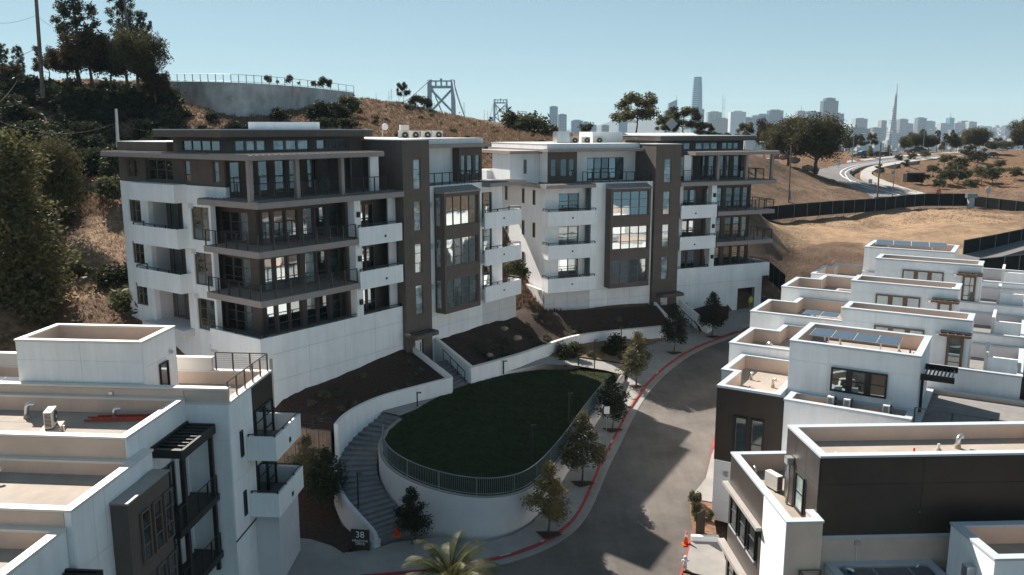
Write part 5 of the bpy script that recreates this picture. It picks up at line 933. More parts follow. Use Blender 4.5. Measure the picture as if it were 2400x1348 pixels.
def clump_set(kind, H, W, seed, n=14):
    g = random.Random(seed); out = []
    for i in range(n):
        t = (i + .5) / n; a = i * 2.4 + g.uniform(-.5, .5)
        if kind == 'street': z = H * (.26 + .68 * t); rad = W * .5 * math.sin(math.pi * min(1, .25 + .78 * t)) * g.uniform(.35, .8); r = W * .23 * (1.15 - .6 * t) * g.uniform(.75, 1.15)
        elif kind == 'oak': z = H * (.42 + .45 * g.random()); rad = W * .5 * g.uniform(.15, .85) * math.sqrt(max(.1, 1 - (z / H - .45) ** 2 * 2.6)); r = W * .17 * g.uniform(.8, 1.35)
        elif kind == 'euc': z = H * (.35 + .6 * t); rad = W * .5 * g.uniform(.2, .95) * (1.1 - .5 * t); r = W * .10 * g.uniform(.6, 1.4)
        elif kind == 'open': z = H * (.45 + .5 * g.random()); rad = W * .5 * g.uniform(.3, 1); r = W * .14 * g.uniform(.7, 1.3)
        elif kind == 'bush': z = H * (.2 + .5 * g.random()); rad = W * .5 * g.uniform(.0, .75); r = W * .24 * g.uniform(.7, 1.2)
        elif kind == 'column': z = H * (.06 + .88 * t); rad = W * .5 * g.uniform(.1, .7) * (1.05 - .55 * t ** 2); r = W * .22 * (1.1 - .55 * t) * g.uniform(.8, 1.2)
        out.append((rad * math.cos(a), rad * math.sin(a), z, r))
    return out
SPEC = {}
def species(key, kind, H, W, nl, leaf, m, r0, seeds=(1, 2), ncl=14, fork=.3, flat=.75, lean=(0, 0), droop=0, asp=.55):
    SPEC[key] = []
    for s in seeds:
        cl = clump_set(kind, H, W, s * 17 + len(key), ncl); lx = [(c[0] + lean[0] * (c[2] / H) ** 2, c[1] + lean[1] * (c[2] / H) ** 2, c[2], c[3]) for c in cl]
        SPEC[key].append((crown("crown", lx, nl, leaf, m, s * 31 + len(key), flat, droop, asp), limbs("trunk", H * .86, r0, lx, s, fork, lean)))
species('street', 'street', 4.5, 2.6, 5200, .085, LF_ST, .06, (1, 2, 3), 20); species('gold', 'street', 4.6, 2.6, 5200, .085, LF_GOLD, .06, (1, 2), 20); species('darkst', 'street', 4.6, 2.9, 6000, .09, LF_DK, .06, (1, 2), 22)
species('oak', 'oak', 10, 13, 24000, .20, LF_OAK, .38, (1, 2), 30, .25); species('euc', 'euc', 20, 9, 11000, .21, LF_EUC, .34, (1, 2), 64, .3); species('red', 'oak', 10, 10, 12000, .24, LF_RED, .3, (1, 2), 26, .15)
species('open', 'open', 9, 8, 9000, .20, LF_OAK, .2, (1, 2), 20, .3); species('pale', 'bush', 1.6, 2.4, 700, .15, LF_PALE, .05, (1, 2), 9, .05); species('sap', 'oak', 3.2, 2.4, 1900, .11, LF_SH, .05, (1, 2, 3), 14); species('bush', 'bush', 1.6, 2.4, 1300, .13, LF_SH, .05, (1, 2, 3), 9, .05); species('dkbush', 'bush', 2.2, 3.2, 2200, .14, LF_DK, .06, (1, 2, 3), 10, .05)
species('cyp', 'column', 13, 9, 22000, .17, LF_OAK, .35, (1,), 46, .1); species('bare', 'euc', 5, 1.0, 90, .1, LF_DRY, .05, (1, 2), 14, .2)
def plant(key, loc, h, label, cat, group=None, rz=None, wid=1.0, name=None, i=None):
    v = SPEC[key]; cm, tm = v[(i if i is not None else random.randrange(100)) % len(v)]; H0 = {'street': 4.5, 'gold': 4.6, 'darkst': 4.6, 'oak': 10, 'euc': 20, 'red': 10, 'open': 9, 'sap': 3.2, 'bush': 1.6, 'pale': 1.6, 'dkbush': 2.2, 'cyp': 13, 'bare': 5}[key]; s = h / H0
    t = empty(name or ("shrub" if key in ("bush", "dkbush", "pale") else "tree"), loc, random.uniform(0, 6.28) if rz is None else rz, label, cat, group); t.scale = (s * wid, s * wid, s); put("crown", cm, t); put("trunk", tm, t) if key not in ('bush', 'dkbush', 'pale') else put("stem", tm, t); return t
def gz(x, y): return Vector((x, y, TZ(x, y)))
def G(px, py, y): p = at(px, py, y); return p
# street trees with square soil pits
pit = MB().box(-.6, .6, -.6, .6, 0, .012).mesh("tree_pit", MULCH)
ST = [('gold', 2.2, 47.6, 4.7, "golden leaved young street tree, nearest on the kerb, before the round wall end"), ('street', 4.75, 53.7, 5.2, "second young street tree along the red kerb, counted from the bottom"), ('darkst', 7.7, 61.8, 4.5, "third young street tree along the kerb, beside the white sign post"), ('street', 10.75, 70.3, 5.0, "pale leaved young street tree at the lawn's pointed end"), ('darkst', 15.5, 78.4, 4.9, "dark young street tree below the right entrance stair"), ('darkst', 20.2, 83.0, 4.7, "dark young street tree before the garage wall, farthest on the kerb")]
for key, x, y, h, lb in ST:
    z = road_z(y) + .15; plant(key, (x, y, z), h, lb, "tree", "street trees along the red kerb", name="street_tree", wid=.95 if key == 'darkst' else 1); o = put("tree_pit", pit); o.location = (x, y, z + .001); o.rotation_euler = (0, 0, .5); tag(o, "dark square soil pit at the foot of the " + ["nearest golden", "second", "third", "pale fourth", "fifth", "farthest"][[s[1] for s in ST].index(x)] + " street tree", "tree pit", "tree pits in the pavement")
plant('darkst', atz(765, 1195, 1.6), 4.2, "dark airy tree before the board marked wall, taller one", "tree", wid=1.1, name="garden_tree"); plant('street', atz(722, 1165, 1.9), 4.3, "smaller dark tree left of the taller one before the board wall", "tree", name="garden_tree")
plant('darkst', (-5.9, 46.4, .85), 3.7, "dark leafy young tree at the stair foot beside the red barrier", "tree", name="garden_tree")
# bushes in the strip below the long wall
for (px, py, y, h, k_, lb) in ((1338, 848, 74.5, 2.3, 'bush', "round grey green bush left below the long planter wall"), (1441, 838, 77.5, 2.8, 'dkbush', "dark tall bush below the long planter wall beside the path lamp"), (1205, 655, 84, 2.6, 'bush', "olive bush in the gap between the two buildings")):
    p = at(px, py, y); plant(k_, p - Vector((0, 0, .1)), h, lb, "bush", wid=.8)
gr = [(1015 + i * 17 + random.uniform(-8, 8), 0, 0) for i in range(3)]
def scatter_in(poly, n, seed, zfun, key='pale', h=(.3, .5), lab="", cat="shrub", grp=None):
    g = random.Random(seed); xs_ = [p[0] for p in poly]; ys_ = [p[1] for p in poly]; c = 0
    while c < n:
        x, y = g.uniform(min(xs_), max(xs_)), g.uniform(min(ys_), max(ys_))
        if inpoly(np.array([x]), np.array([y]), poly)[0]: plant(key, (x, y, zfun(x, y)), g.uniform(*h), lab, cat, grp, name="small_shrub"); c += 1
def surf_z(name_prefix_objs):
    from mathutils.bvhtree import BVHTree
    tr = [BVHTree.FromPolygons([v.co[:] for v in o.data.vertices], [p.vertices[:] for p in o.data.polygons]) for o in name_prefix_objs]
    def f(x, y):
        zz = [t.ray_cast(Vector((x, y, 60)), Vector((0, 0, -1)))[0] for t in tr]; zz = [q.z for q in zz if q]; return (max(zz) if zz else TZ(x, y)) - .03
    return f
BEDZ = surf_z([o for o in bpy.data.objects if o.name.startswith(("planting_bed", "planting_strip"))])
scatter_in([(-15, 55.5), (-11.5, 54), (-8, 60.5), (-5.5, 62.3), (-8.5, 65.5)], 22, 4, BEDZ, h=(.3, .6), lab="small pale shrub dotted on the mulch slope below the left building", grp="small shrubs on the left mulch slope")
scatter_in([(-3.2, 66), (3.5, 75), (8, 79), (15.5, 82.6), (10, 82), (2, 79), (-3, 73)], 34, 5, BEDZ, h=(.35, .7), lab="small pale shrub dotted on the mulch slope above the long planter wall", grp="small shrubs on the long mulch slope")
scatter_in([(3, 73.6), (9, 75.3), (11.5, 76.5), (14.6, 81.2), (10, 79.8), (6, 77)], 16, 6, BEDZ, h=(.3, .6), lab="small grassy shrub in the mulch strip below the long planter wall", grp="small shrubs in the lower mulch strip")
for i, (x, y, h) in enumerate([(11.65, 51.0, 1.0), (11.75, 50.3, 1.1), (11.6, 49.5, 1.05), (11.95, 50.9, .9), (12.35, 48.9, .75), (11.5, 48.9, .6)]): plant('bush', (x, y, road_z(y) + .15), h, "upright yellow shrub on the right wood chip strip, " + ["farthest", "second farthest", "middle", "beside the white wall", "set apart by the wall", "nearest the sign"][i], "shrub", "shrubs on the right wood chip strip", wid=.45, name="small_shrub")
# boulders in the beds
def rock(loc, s, lb, grp):
    me = bpy.data.meshes.new("boulder"); bm = bmesh.new(); bmesh.ops.create_icosphere(bm, subdivisions=2, radius=1); g = random.Random(int(loc[0] * 77))
    for v in bm.verts: v.co *= g.uniform(.8, 1.12)
    for v in bm.verts: v.co.z *= .6
    bm.to_mesh(me); bm.free(); me.materials.append(ROCK); o = put("boulder", me); o.location = loc; o.scale = (s, s * .8, s); tag(o, lb, "boulder", grp)
for (px, py, y, s, lb) in ((1825, 362, 190, 1.9, "round brown boulder on the mound beside the blue van-like shape"), (1837, 368, 188, 1.2, "pale boulder just right of the round brown one"), (1862, 376, 187, 1.2, "pale boulder at the foot of the leaning log"), (1893, 394, 185, 1.3, "pale boulder lowest on the mound's edge"), (1910, 398, 187, 1.0, "small boulder by the street edge of the mound")): rock(at(px, py, y), s, lb, "boulders along the top of the mound")
for (px, py, y, s) in ((1183, 770, 72, .45), (1213, 792, 71, .5), (1148, 832, 67.5, .35), (955, 785, 64, .3)):
    rock(at(px, py, y), s * .8, "flat rock lying in the mulch slope above a planter wall", "rocks in the mulch slopes")

# ---------------------------------------------------------------- hillside trees and scrub
plant('cyp', G(55, 745, 66) - Vector((0, 0, .5)), 15.5, "huge dark dense tree filling the left picture edge", "tree", wid=1.0, name="evergreen_tree")
plant('oak', G(140, 560, 84), 10, "dense dark tree behind the huge tree at the left edge", "tree", wid=.5); plant('oak', G(175, 700, 74), 3.2, "low dark tree on the left slope above the townhouse roof", "tree", wid=.8)
for (k_, px, py, y, h, wd, lb) in (('euc', 190, 215, 128, 21, .85, "tall open eucalyptus on the left hilltop, biggest crown against the sky"), ('euc', 300, 205, 131, 15.5, .75, "tall eucalyptus right of the biggest one, thin top"), ('euc', 345, 210, 133, 12, .7, "eucalyptus at the right end of the hilltop grove"), ('red', 215, 205, 122, 8.3, .95, "russet round tree below the biggest eucalyptus"), ('oak', 325, 215, 121, 8.3, .75, "olive domed tree at the right end of the left hilltop trees"), ('red', 160, 205, 124, 6.5, .8, "russet tree left in the hilltop row"), ('red', 262, 215, 123, 7, .8, "russet tree between the round tree and the domed one"), ('euc', 50, 205, 136, 6.5, .8, "small open tree at the left end of the hilltop"), ('euc', 12, 205, 136, 7, .9, "small open tree touching the left picture edge on the hilltop"), ('open', 118, 205, 132, 6, .8, "thin low tree beside the utility pole on the hilltop"), ('red', 365, 240, 122, 5, .9, "low dark russet tree just left of the concrete wall"), ('red', 30, 225, 130, 5, .9, "low russet tree on the hilltop near the left edge")):
    plant(k_, G(px, py, y), h, lb, "tree", None, wid=wd)
g = random.Random(5)
def rand_shrubs(n, fpx, key, h, lab, grp, seed, wid=1.0):
    g = random.Random(seed)
    for i in range(n):
        x, y = fpx(g); plant(key, (x, y, TZ(x, y) - .1), g.uniform(*h), lab, "shrub", grp, wid=wid * g.uniform(.85, 1.2))
def dens(px0, px1, y0, y1): return lambda g: (lambda y: ((g.uniform(px0, px1) - 1200) / 2014 * y, y))(g.uniform(y0, y1))
rand_shrubs(70, dens(-30, 400, 98, 132), 'dkbush', (2.0, 4.2), "dark scrub bush covering the steep slope below the left hilltop trees", "dark scrub on the left slope", 1)
rand_shrubs(26, dens(-30, 140, 84, 100), 'dkbush', (2.0, 3.8), "dark scrub bush behind the huge left tree", "dark scrub behind the huge tree", 2)
rand_shrubs(16, dens(170, 420, 100, 122), 'bush', (1.0, 2.2), "dry grey green bush on the brown slope behind the left building", "dry bushes behind the left building", 3)
rand_shrubs(26, dens(400, 840, 104, 122), 'dkbush', (1.0, 2.2), "low dark bush on the slope below the concrete viewing wall", "low bushes below the viewing wall", 4)
rand_shrubs(40, dens(840, 1300, 112, 148), 'bush', (.4, 1.0), "small dry bush on the brown hill behind the roofs", "dry bushes on the hill behind the roofs", 6)
for (px, py, y, h, k_, lb) in ((750, 285, 124, 3.4, 'dkbush', "dark bush at the lower right corner of the concrete viewing wall, left"), (790, 283, 126, 3.0, 'dkbush', "dark bush right of another at the viewing wall's corner"), (825, 268, 132, 3.0, 'bush', "green bush right of the viewing wall"), (1214, 318, 146, 5.0, 'bush', "big rounded bush on the hill beside the bridge towers, left of a pair"), (1248, 325, 143, 4.4, 'bush', "big rounded bush on the hill, right of a pair"), (1290, 322, 146, 2.2, 'bush', "small bush at the end of the hill crest"), (1000, 255, 152, 2.2, 'bush', "bush at the foot of the nearest bridge tower"), (973, 248, 152, 2.0, 'bush', "bush on the crest left of the nearest bridge tower"), (1375, 312, 160, 2.2, 'bush', "small bush behind the farther roof's condensers"),
    (275, 690, 72.5, 3.2, 'dkbush', "glossy dark bush touching the left building's side"), (235, 735, 71, 2.6, 'dkbush', "dark bush on the slope above the roof room"), (325, 745, 68, 3.6, 'bush', "big grey bush against the left building's lower corner"), (205, 745, 70, 2.2, 'dkbush', "dark bush left on the slope above the roof room"), (250, 470, 90, 3.0, 'bush', "dry bush on the slope beside the left building's top floors"), (265, 420, 97, 2.4, 'bush', "russet dry bush near the red barriers")):
    plant(k_, G(px, py, y), h, lb, "bush", None)
for (px, py, y, h, wd, k_, lb) in ((946, 248, 152, 4.2, .55, 'open', "small windswept tree on the hill crest"), (1150, 292, 152, 1.4, .6, 'open', "tiny shrubby tree between the bridge towers"), (1492, 330, 158, 9.0, .95, 'open', "open crowned tree standing above the farther roof"), (1600, 335, 175, 7.5, 1.1, 'open', "spreading brownish tree behind the farther roof"), (1560, 333, 172, 5.5, .9, 'open', "smaller brownish tree left of the spreading one"), (1650, 338, 178, 4.5, 1.0, 'open', "low thin tree right of the spreading one")): plant(k_, G(px, py, y), h, lb, "tree", wid=wd, i=0)
for (px, py, y, h) in ((912, 246, 152, 2.6), (918, 246, 152, 3.0), (935, 247, 152, 2.7), (882, 241, 152, 1.9), (1135, 288, 153, 2.5), (1143, 290, 153, 2.4), (1088, 280, 153, 3.2), (1268, 300, 155, 3.0), (838, 236, 152, 1.2)): plant('bare', G(px, py, y), h, "bare thin sapling standing on the hill crest against the sky", "sapling", "bare saplings on the hill crest", name="sapling")
for (px, py, y, h) in ((627, 194, 139, 1.4), (680, 196, 141, 1.5), (735, 203, 143, 1.1), (758, 205, 144, 1.9), (770, 206, 145, 1.5), (650, 196, 141, .7), (700, 199, 142, .6)): plant('bush', G(px, py, y), h, "rounded planting on the viewing terrace behind its railing", "shrub", "shrubs on the viewing terrace", wid=.7)
rand_shrubs(26, dens(-30, 400, 122, 131), 'dkbush', (3.0, 4.6), "dark undergrowth bush along the crest beneath the hilltop trees", "dark undergrowth on the left crest", 21, .9)
for i, (px, h, wd, k_) in enumerate(((1990, 5, .8, 'oak'), (2016, 6.2, .6, 'euc'), (2120, 5.2, .7, 'oak'), (2145, 6.5, .7, 'oak'), (2175, 5.6, .8, 'oak'), (2212, 6.4, .6, 'euc'), (2240, 5.4, .7, 'oak'), (2325, 3.6, 1.0, 'oak'), (2360, 3.8, 1.0, 'oak'))): plant(k_, G(px, 357, 276 + 3 * (i % 3)), h, "dark tree in the row behind the upper street, %s from the left" % ["first", "second", "third", "fourth", "fifth", "sixth", "seventh", "eighth", "ninth"][i], "tree", "dark trees in the row behind the upper street", wid=wd)
plant('oak', G(1812, 380, 198), 8.0, "dark tree filling the gap between the far roof and the oaks", "tree", wid=.7)
# right: oak on the mound, road side trees
for (k_, px, py, y, h, wd, lb) in (('oak', 1912, 408, 186, 12.6, .9, "big dense oak leaning over the curved street"), ('oak', 1848, 388, 190, 11.0, .7, "dense oak just left of the big one"), ('red', 1790, 372, 202, 9.5, .55, "tall dark tree left of the oaks behind the far roof eave"), ('open', 1745, 355, 205, 7, .7, "thin dark tree at the far roof corner"),
    ('oak', 2287, 358, 262, 7.6, .95, "broad rounded dark tree at the top of the right slope"), ('oak', 2400, 348, 262, 9, .8, "dark rounded tree cut by the right edge of the picture"), ('open', 2010, 358, 272, 6, .7, "thin tree behind the parked cars, left"), ('open', 2042, 358, 274, 6.5, .6, "thin tree behind the parked cars, right"), ('euc', 2130, 356, 278, 6.5, .9, "airy tree in the row behind the curved street, first"), ('euc', 2160, 356, 280, 7.5, 1.0, "airy tree in the row behind the curved street, second"), ('euc', 2195, 356, 280, 7.2, .9, "airy tree in the row behind the curved street, third"), ('open', 2228, 356, 275, 7, .6, "airy tree left of the broad rounded tree"), ('open', 2340, 350, 285, 4, .8, "thin low tree right of the broad rounded tree"), ('open', 1700, 345, 200, 3.5, 1.2, "low foliage above the farther roof's right corner"), ('red', 2385, 352, 268, 4.5, .9, "russet tree near the right picture edge"), ('open', 1985, 362, 268, 5, .6, "thin tree beside the street lamp on the curve")): plant(k_, G(px, py, y), h, lb, "tree", wid=wd)
for (px, py, y, h, lb) in ((2038, 374, 240, 4.0, "cone shaped yellow green tree by the parked cars"), (2081, 366, 252, 3.4, "slim yellow green tree right of the cone shaped one"), (2206, 358, 262, 3.6, "yellow green tree before the dark row")): plant('street', G(px, py, y), h, lb, "tree", None)
SAP = [(2105, 384, 235, 2.8), (2137, 382, 238, 3.2), (2167, 378, 240, 3.6), (2212, 396, 222, 4.4), (2247, 408, 214, 5), (2268, 384, 236, 5.4), (2290, 398, 225, 6), (2300, 432, 195, 5), (2245, 438, 190, 4.6), (2215, 440, 188, 4.8), (2232, 430, 196, 5.2), (2262, 432, 194, 4), (2325, 440, 186, 5.4), (2378, 428, 196, 4.2), (2186, 416, 205, 3.6), (2200, 452, 178, 3.4), (2160, 436, 190, 3.2), (2125, 420, 200, 2), (2340, 405, 220, 4), (2275, 452, 178, 3.4), (2122, 400, 220, 3.0), (2060, 405, 205, 2.2)]
for i, (px, py, y, h) in enumerate(SAP): plant('sap', G(px, py, y), h, "young tree planted on the brown slope right of the curved street", "tree", "young trees on the right slope", name="young_tree", wid=1.25)
rand_shrubs(40, lambda g: (lambda p: (p.x, p.y))(at(g.uniform(2140, 2400), g.uniform(385, 465), 205)), 'bush', (.4, .9), "low dry bush on the brown slope right of the curved street", "dry tufts on the right slope", 12)
# dry grass tufts, nobody could count them
def tufts(name, n, fpx, lab, seed, s=(.18, .4)):
    gg = np.random.default_rng(seed); x, y = fpx(gg, n); z = terrain_h(x, y); k = ~inpoly(x, y, SITE); x, y, z = x[k], y[k], z[k]; m_ = len(x); C = np.stack([x, y, z + .05], 1); C = np.repeat(C, 4, 0) + gg.normal(size=(m_ * 4, 3)) * np.array([.12, .12, .02])
    U = gg.normal(size=(m_ * 4, 3)) * .25 + np.array([0, 0, 1.0]); sz = gg.uniform(s[0], s[1], m_ * 4); V = gg.normal(size=(m_ * 4, 3)); V[:, 2] = 0; V /= np.linalg.norm(V, axis=1)[:, None]
    tag(put(name, quads_mesh(name, C, U * sz[:, None], V * (sz * .22)[:, None], LF_DRY)), lab, kind="stuff")
def fan(px0, px1, y0, y1): return lambda gg, n: (lambda y: ((gg.uniform(px0, px1, n) - 1200) / 2014 * y, y))(gg.uniform(y0, y1, n))
tufts("grass", 26000, fan(120, 1340, 88, 156), "dry brown grass on the hill behind the buildings", 3); tufts("grass", 3500, fan(-20, 320, 62, 92), "dry grass on the bare slope left of the nearer building", 4, (.08, .2)); tufts("grass", 9000, fan(1790, 2420, 128, 232), "thin dry grass on the right mound and slopes", 5, (.06, .16)); tufts("grass", 2500, fan(1140, 1320, 76, 96), "dry grass in the gap between the buildings", 6)
# lawn blades on the lawn surface
LZ = bpy.data.objects["lawn"]; tri = LZ.data; 
gg = np.random.default_rng(9); vs_ = np.array([v.co[:] for v in tri.vertices]); F_ = np.array([p.vertices[:] for p in tri.polygons if len(p.vertices) == 3]); A_ = np.abs(np.cross(vs_[F_[:, 1]] - vs_[F_[:, 0]], vs_[F_[:, 2]] - vs_[F_[:, 0]])[:, 2]); pk_ = gg.choice(len(F_), 60000, p=A_ / A_.sum()); r1, r2 = gg.random(60000), gg.random(60000); k = r1 + r2 > 1; r1[k] = 1 - r1[k]; r2[k] = 1 - r2[k]
C = vs_[F_[pk_, 0]] + (vs_[F_[pk_, 1]] - vs_[F_[pk_, 0]]) * r1[:, None] + (vs_[F_[pk_, 2]] - vs_[F_[pk_, 0]]) * r2[:, None]; U = gg.normal(size=(60000, 3)) * .5 + np.array([0, 0, 1.]); V = gg.normal(size=(60000, 3)); V[:, 2] = 0
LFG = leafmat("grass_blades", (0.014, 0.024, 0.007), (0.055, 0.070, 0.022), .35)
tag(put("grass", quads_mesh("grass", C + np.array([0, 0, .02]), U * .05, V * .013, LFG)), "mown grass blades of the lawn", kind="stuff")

# ---------------------------------------------------------------- palm
def palm(loc, H, lb):
    t = empty("palm_tree", loc, .4, lb, "palm tree"); MB().tube([(0, 0, -H), (0, 0, -H * .5), (0, 0, 0)], [.32, .28, .24], 12).build("trunk", BARK, t, True); g = random.Random(3)
    for i in range(46):
        a = i * 2.39996; el = math.radians(82 - 105 * (i / 46) ** .8); L = g.uniform(2.5, 3.1); C = []; U = []; V = []; pts = []
        for j in range(9):
            s = j / 8; e = el - s * s * 1.25; 
            if j == 0: p = Vector((0, 0, 0))
            else: p = pts[-1] + Vector((math.cos(a) * math.cos(e), math.sin(a) * math.cos(e), math.sin(e))) * L / 8
            pts.append(p)
        b = MB().tube(pts, [.03 * (1 - .8 * j / 8) for j in range(9)], 5); side = Vector((-math.sin(a), math.cos(a), 0))
        for j in range(44):
            s = .12 + .88 * j / 44; q_ = s * 8; i0 = min(7, int(q_)); p = pts[i0].lerp(pts[i0 + 1], q_ - i0); d = (pts[i0 + 1] - pts[i0]).normalized(); up = d.cross(side) * -1; ll = .62 * math.sin(math.pi * (.12 + .8 * s)) ** .7 + .05
            for sg in (-1, 1):
                e = (side * sg * .85 + d * .75 + up * .25).normalized(); tip = p + e * ll - Vector((0, 0, .12 * ll)); w_ = d * .02; b.add([p - w_, p + w_, tip], [(0, 1, 2)])
        me = bpy.data.meshes.new("frond"); me.from_pydata(b.v, [], b.f); me.materials.append(LF_PALM); put("frond", me, t)
pp = at(1055, 1368, 36.5); palm(pp, pp.z, "feathery date palm whose crown reaches in at the bottom edge")

# ---------------------------------------------------------------- viewing terrace wall and its railing
VT = []
for i in range(25):
    t = i / 24; px = 405 + (832 - 405) * t; yy = 136 - 18 * math.sin(math.pi * min(1, t * 1.25)) * (1 - t * .35) + 14 * t ** 3; zt = at(px, 191 + 26 * t ** 2.2, yy).z; p = at(px, 191, yy); VT.append(((px - 1200) / 2014 * yy, yy, zt))
vt = empty("viewing_terrace", (0, 0, 0), 0, "big curved bare concrete wall of the viewing terrace on the hill", "retaining wall")
Z_T = 32.0
for i in range(24):
    a, b = VT[i], VT[i + 1]; q = MB(); d = .01
    v = [(a[0], a[1], 20), (b[0], b[1], 20), (b[0], b[1] + .5, 20), (a[0], a[1] + .5, 20), (a[0], a[1], a[2]), (b[0], b[1], b[2]), (b[0], b[1] + .5, b[2]), (a[0], a[1] + .5, a[2])]
    if i % 4 == 0: q0 = MB()
    q0.add(v, [(3, 2, 1, 0), (4, 5, 6, 7), (0, 1, 5, 4), (1, 2, 6, 5), (2, 3, 7, 6), (3, 0, 4, 7)])
    if i % 4 == 3: q0.build("wall_panel", CONCW, vt)
tp = MB().add([(x, y + .4, z - .9) for x, y, z in VT] + [(VT[-1][0] - 3, VT[-1][1] + 25, VT[-1][2] - 3), (VT[0][0], VT[0][1] + 25, VT[0][2] - 3)], [tuple(range(27))]).build("terrace_floor", GDECK, vt)
vf = empty("terrace_railing", (0, 0, 0), 0, "thin metal railing along the viewing terrace's edge against the sky", "railing")
rl = MB(); rl.tube([(x, y + .2, z + 1.1) for x, y, z in VT], .035, 5).tube([(x, y + .2, z + .15) for x, y, z in VT], .025, 5); rl.build("rail", SEAM, vf)
for i in range(25):
    x, y, z = VT[i]; MB().box(x - .04, x + .04, y + .16, y + .24, z - .3, z + 1.1).build("post", SEAM, vf)
# low concrete wall and red barriers on the left slope
cw = MB(); P_ = [G(172, 405, 103), G(200, 390, 103), G(283, 397, 101)]
cw.prism([(P_[0].x, P_[0].y), (P_[1].x, P_[1].y), (P_[2].x, P_[2].y), (P_[2].x, P_[2].y + .5), (P_[1].x, P_[1].y + .5), (P_[0].x, P_[0].y + .5)], 15, [P_[0].z, P_[1].z, P_[2].z, P_[2].z, P_[1].z, P_[0].z]); tag(cw.build("low_wall", CONCW), "low grey concrete wall on the slope behind the left building", "wall")
bar = MB().add([(-.9, -.25, 0), (.9, -.25, 0), (.9, .25, 0), (-.9, .25, 0), (-.88, -.07, .8), (.88, -.07, .8), (.88, .07, .8), (-.88, .07, .8)], [(3, 2, 1, 0), (4, 5, 6, 7), (0, 1, 5, 4), (1, 2, 6, 5), (2, 3, 7, 6), (3, 0, 4, 7)]).box(-.7, -.4, -.26, .26, .05, .2).box(.4, .7, -.26, .26, .05, .2).mesh("barrier", REDP)
for i, (px, py, y, rz, lb) in enumerate(((232, 432, 98, .1, "red water filled barrier on the slope, left one"), (262, 437, 97.5, -.25, "red water filled barrier on the slope, right one"), (940, 1243, 0, .5, "red plastic barrier lying at the foot of the curved stair"))):
    o = put("traffic_barrier", bar); o.location = at(px, py, y) if y else atz(px, py, .95); o.rotation_euler = (0, 0, rz); o.scale = (1, 1, 1) if y else (.55, .7, .6); tag(o, lb, "barrier", "red plastic barriers")
def cone(loc, s, lb, m=None):
    t = empty("traffic_cone", loc, 0, lb, "traffic cone"); t.scale = (s, s, s); MB().box(-.18, .18, -.18, .18, 0, .04).build("base", m or ORANGE, t); MB().cyl(0, 0, .04, .72, .13, .03, 16).build("cone", m or ORANGE, t, True); MB().cyl(0, 0, .45, .56, .0705, .055, 16).build("reflective_band", WHITEP, t)
cone((10.35, 46.6, road_z(46.6)), 1.15, "orange traffic cone standing against the right kerb"); cone(at(201, 447, 97), 1.0, "small orange cone on the slope left of the red barriers"); cone(atz(930, 1255, 1.15), 1.3, "slim orange post cone on the lowest stair steps")

# ---------------------------------------------------------------- lamps, poles, signs
def path_lamp(loc, h, lb, rz=0):
    t = empty("path_lamp", loc, rz, lb, "lamp", "black lamps around the lawn"); MB().cyl(0, 0, 0, h, .05, .05, 10).build("post", RAILM, t); MB().box(-.06, .3, -.08, .08, h, h + .06).build("lamp_head", RAILM, t); MB().box(.1, .27, -.05, .05, h - .012, h - .001).build("lens", WHITEP, t)
path_lamp((-.7, 67.9, 5.0), 1.1, "short black path lamp beside the lawn, below the long planter wall"); path_lamp((5.9, 72.3, 4.5), 1.0, "short black path lamp where the path turns sunny"); path_lamp((7.2, 71.2, 3.9), 3.2, "tall black lamp post at the lawn's pointed end"); path_lamp((4.0, 57.2, 3.5), 3.2, "tall slim lamp post on the shaded right side of the lawn", .2); path_lamp((1.3, 52.6, 3.4), 2.6, "slim lamp post low on the shaded lawn near the round end", .2); path_lamp((-6.9, 59.0, 5.1), 1.1, "short black path lamp where the curved stair begins"); path_lamp(at(1456, 800, 77.2), 1.2, "short black lamp behind the long wall's bushes"); path_lamp((-9.4, 48.4, 1.3), 3.2, "black lamp post beside the lower stair wall", -.5)
def street_lamp(px, py0, py1, y, lb, arm=2.0):
    p = at(px, py0, y); h = at(px, py1, y).z - p.z; t = empty("street_lamp", p, 0, lb, "street lamp", "pale street lamps along the curved street"); MB().cyl(0, 0, 0, h * .93, .14, .08, 8).build("post", GALV, t)
    MB().tube([(0, 0, h * .93), (.3, 0, h * .98), (arm * .6, 0, h), (arm, 0, h)], [.07, .06, .05, .05], 6).build("arm", GALV, t); MB().box(arm - .1, arm + .8, -.16, .16, h - .12, h + .05).build("lamp_head", WHITEP, t)
street_lamp(1997, 381, 313, 205, "pale street lamp standing left beside the parked cars"); street_lamp(2085, 366, 307, 245, "pale street lamp behind the second tree on the curve", 1.6); street_lamp(2163, 354, 303, 265, "pale street lamp far along the curved street", 1.4); street_lamp(1790, 385, 332, 190, "small street lamp just right of the far roof eave", -1.0); street_lamp(2349, 358, 345, 262, "low street lamp at the top of the right slope", 1.6)
def pole(px0, py0, px1, py1, y, r, lb, m=None, name="utility_pole"):
    a, b = at(px0, py0, y), at(px1, py1, y); t = empty(name, a, 0, lb, "pole"); MB().tube([(0, 0, 0), tuple(b - a)], [r, r * .75], 8).build("post", m or WOODP, t); return t, b
_, pa = pole(101, 230, 82, -40, 122, .30, "tall weathered utility pole at the left before the grove"); _, pb = pole(303, 100, 290, -10, 126, .22, "utility pole rising among the right eucalyptus"); _, pc = pole(277, 345, 272, 255, 96, .20, "short pale wooden pole behind the left building's roof", CAPW)
pd, pe = pole(1848, 482, 1854, 340, 146, .15, "slim wooden pole on the mound right of the far building"); pole(2056, 467, 2065, 333, 160, .17, "slim wooden pole beside the fenced street corner"); pole(2091, 466, 2098, 382, 160, .10, "grey metal pole right of the wooden one", GALV)
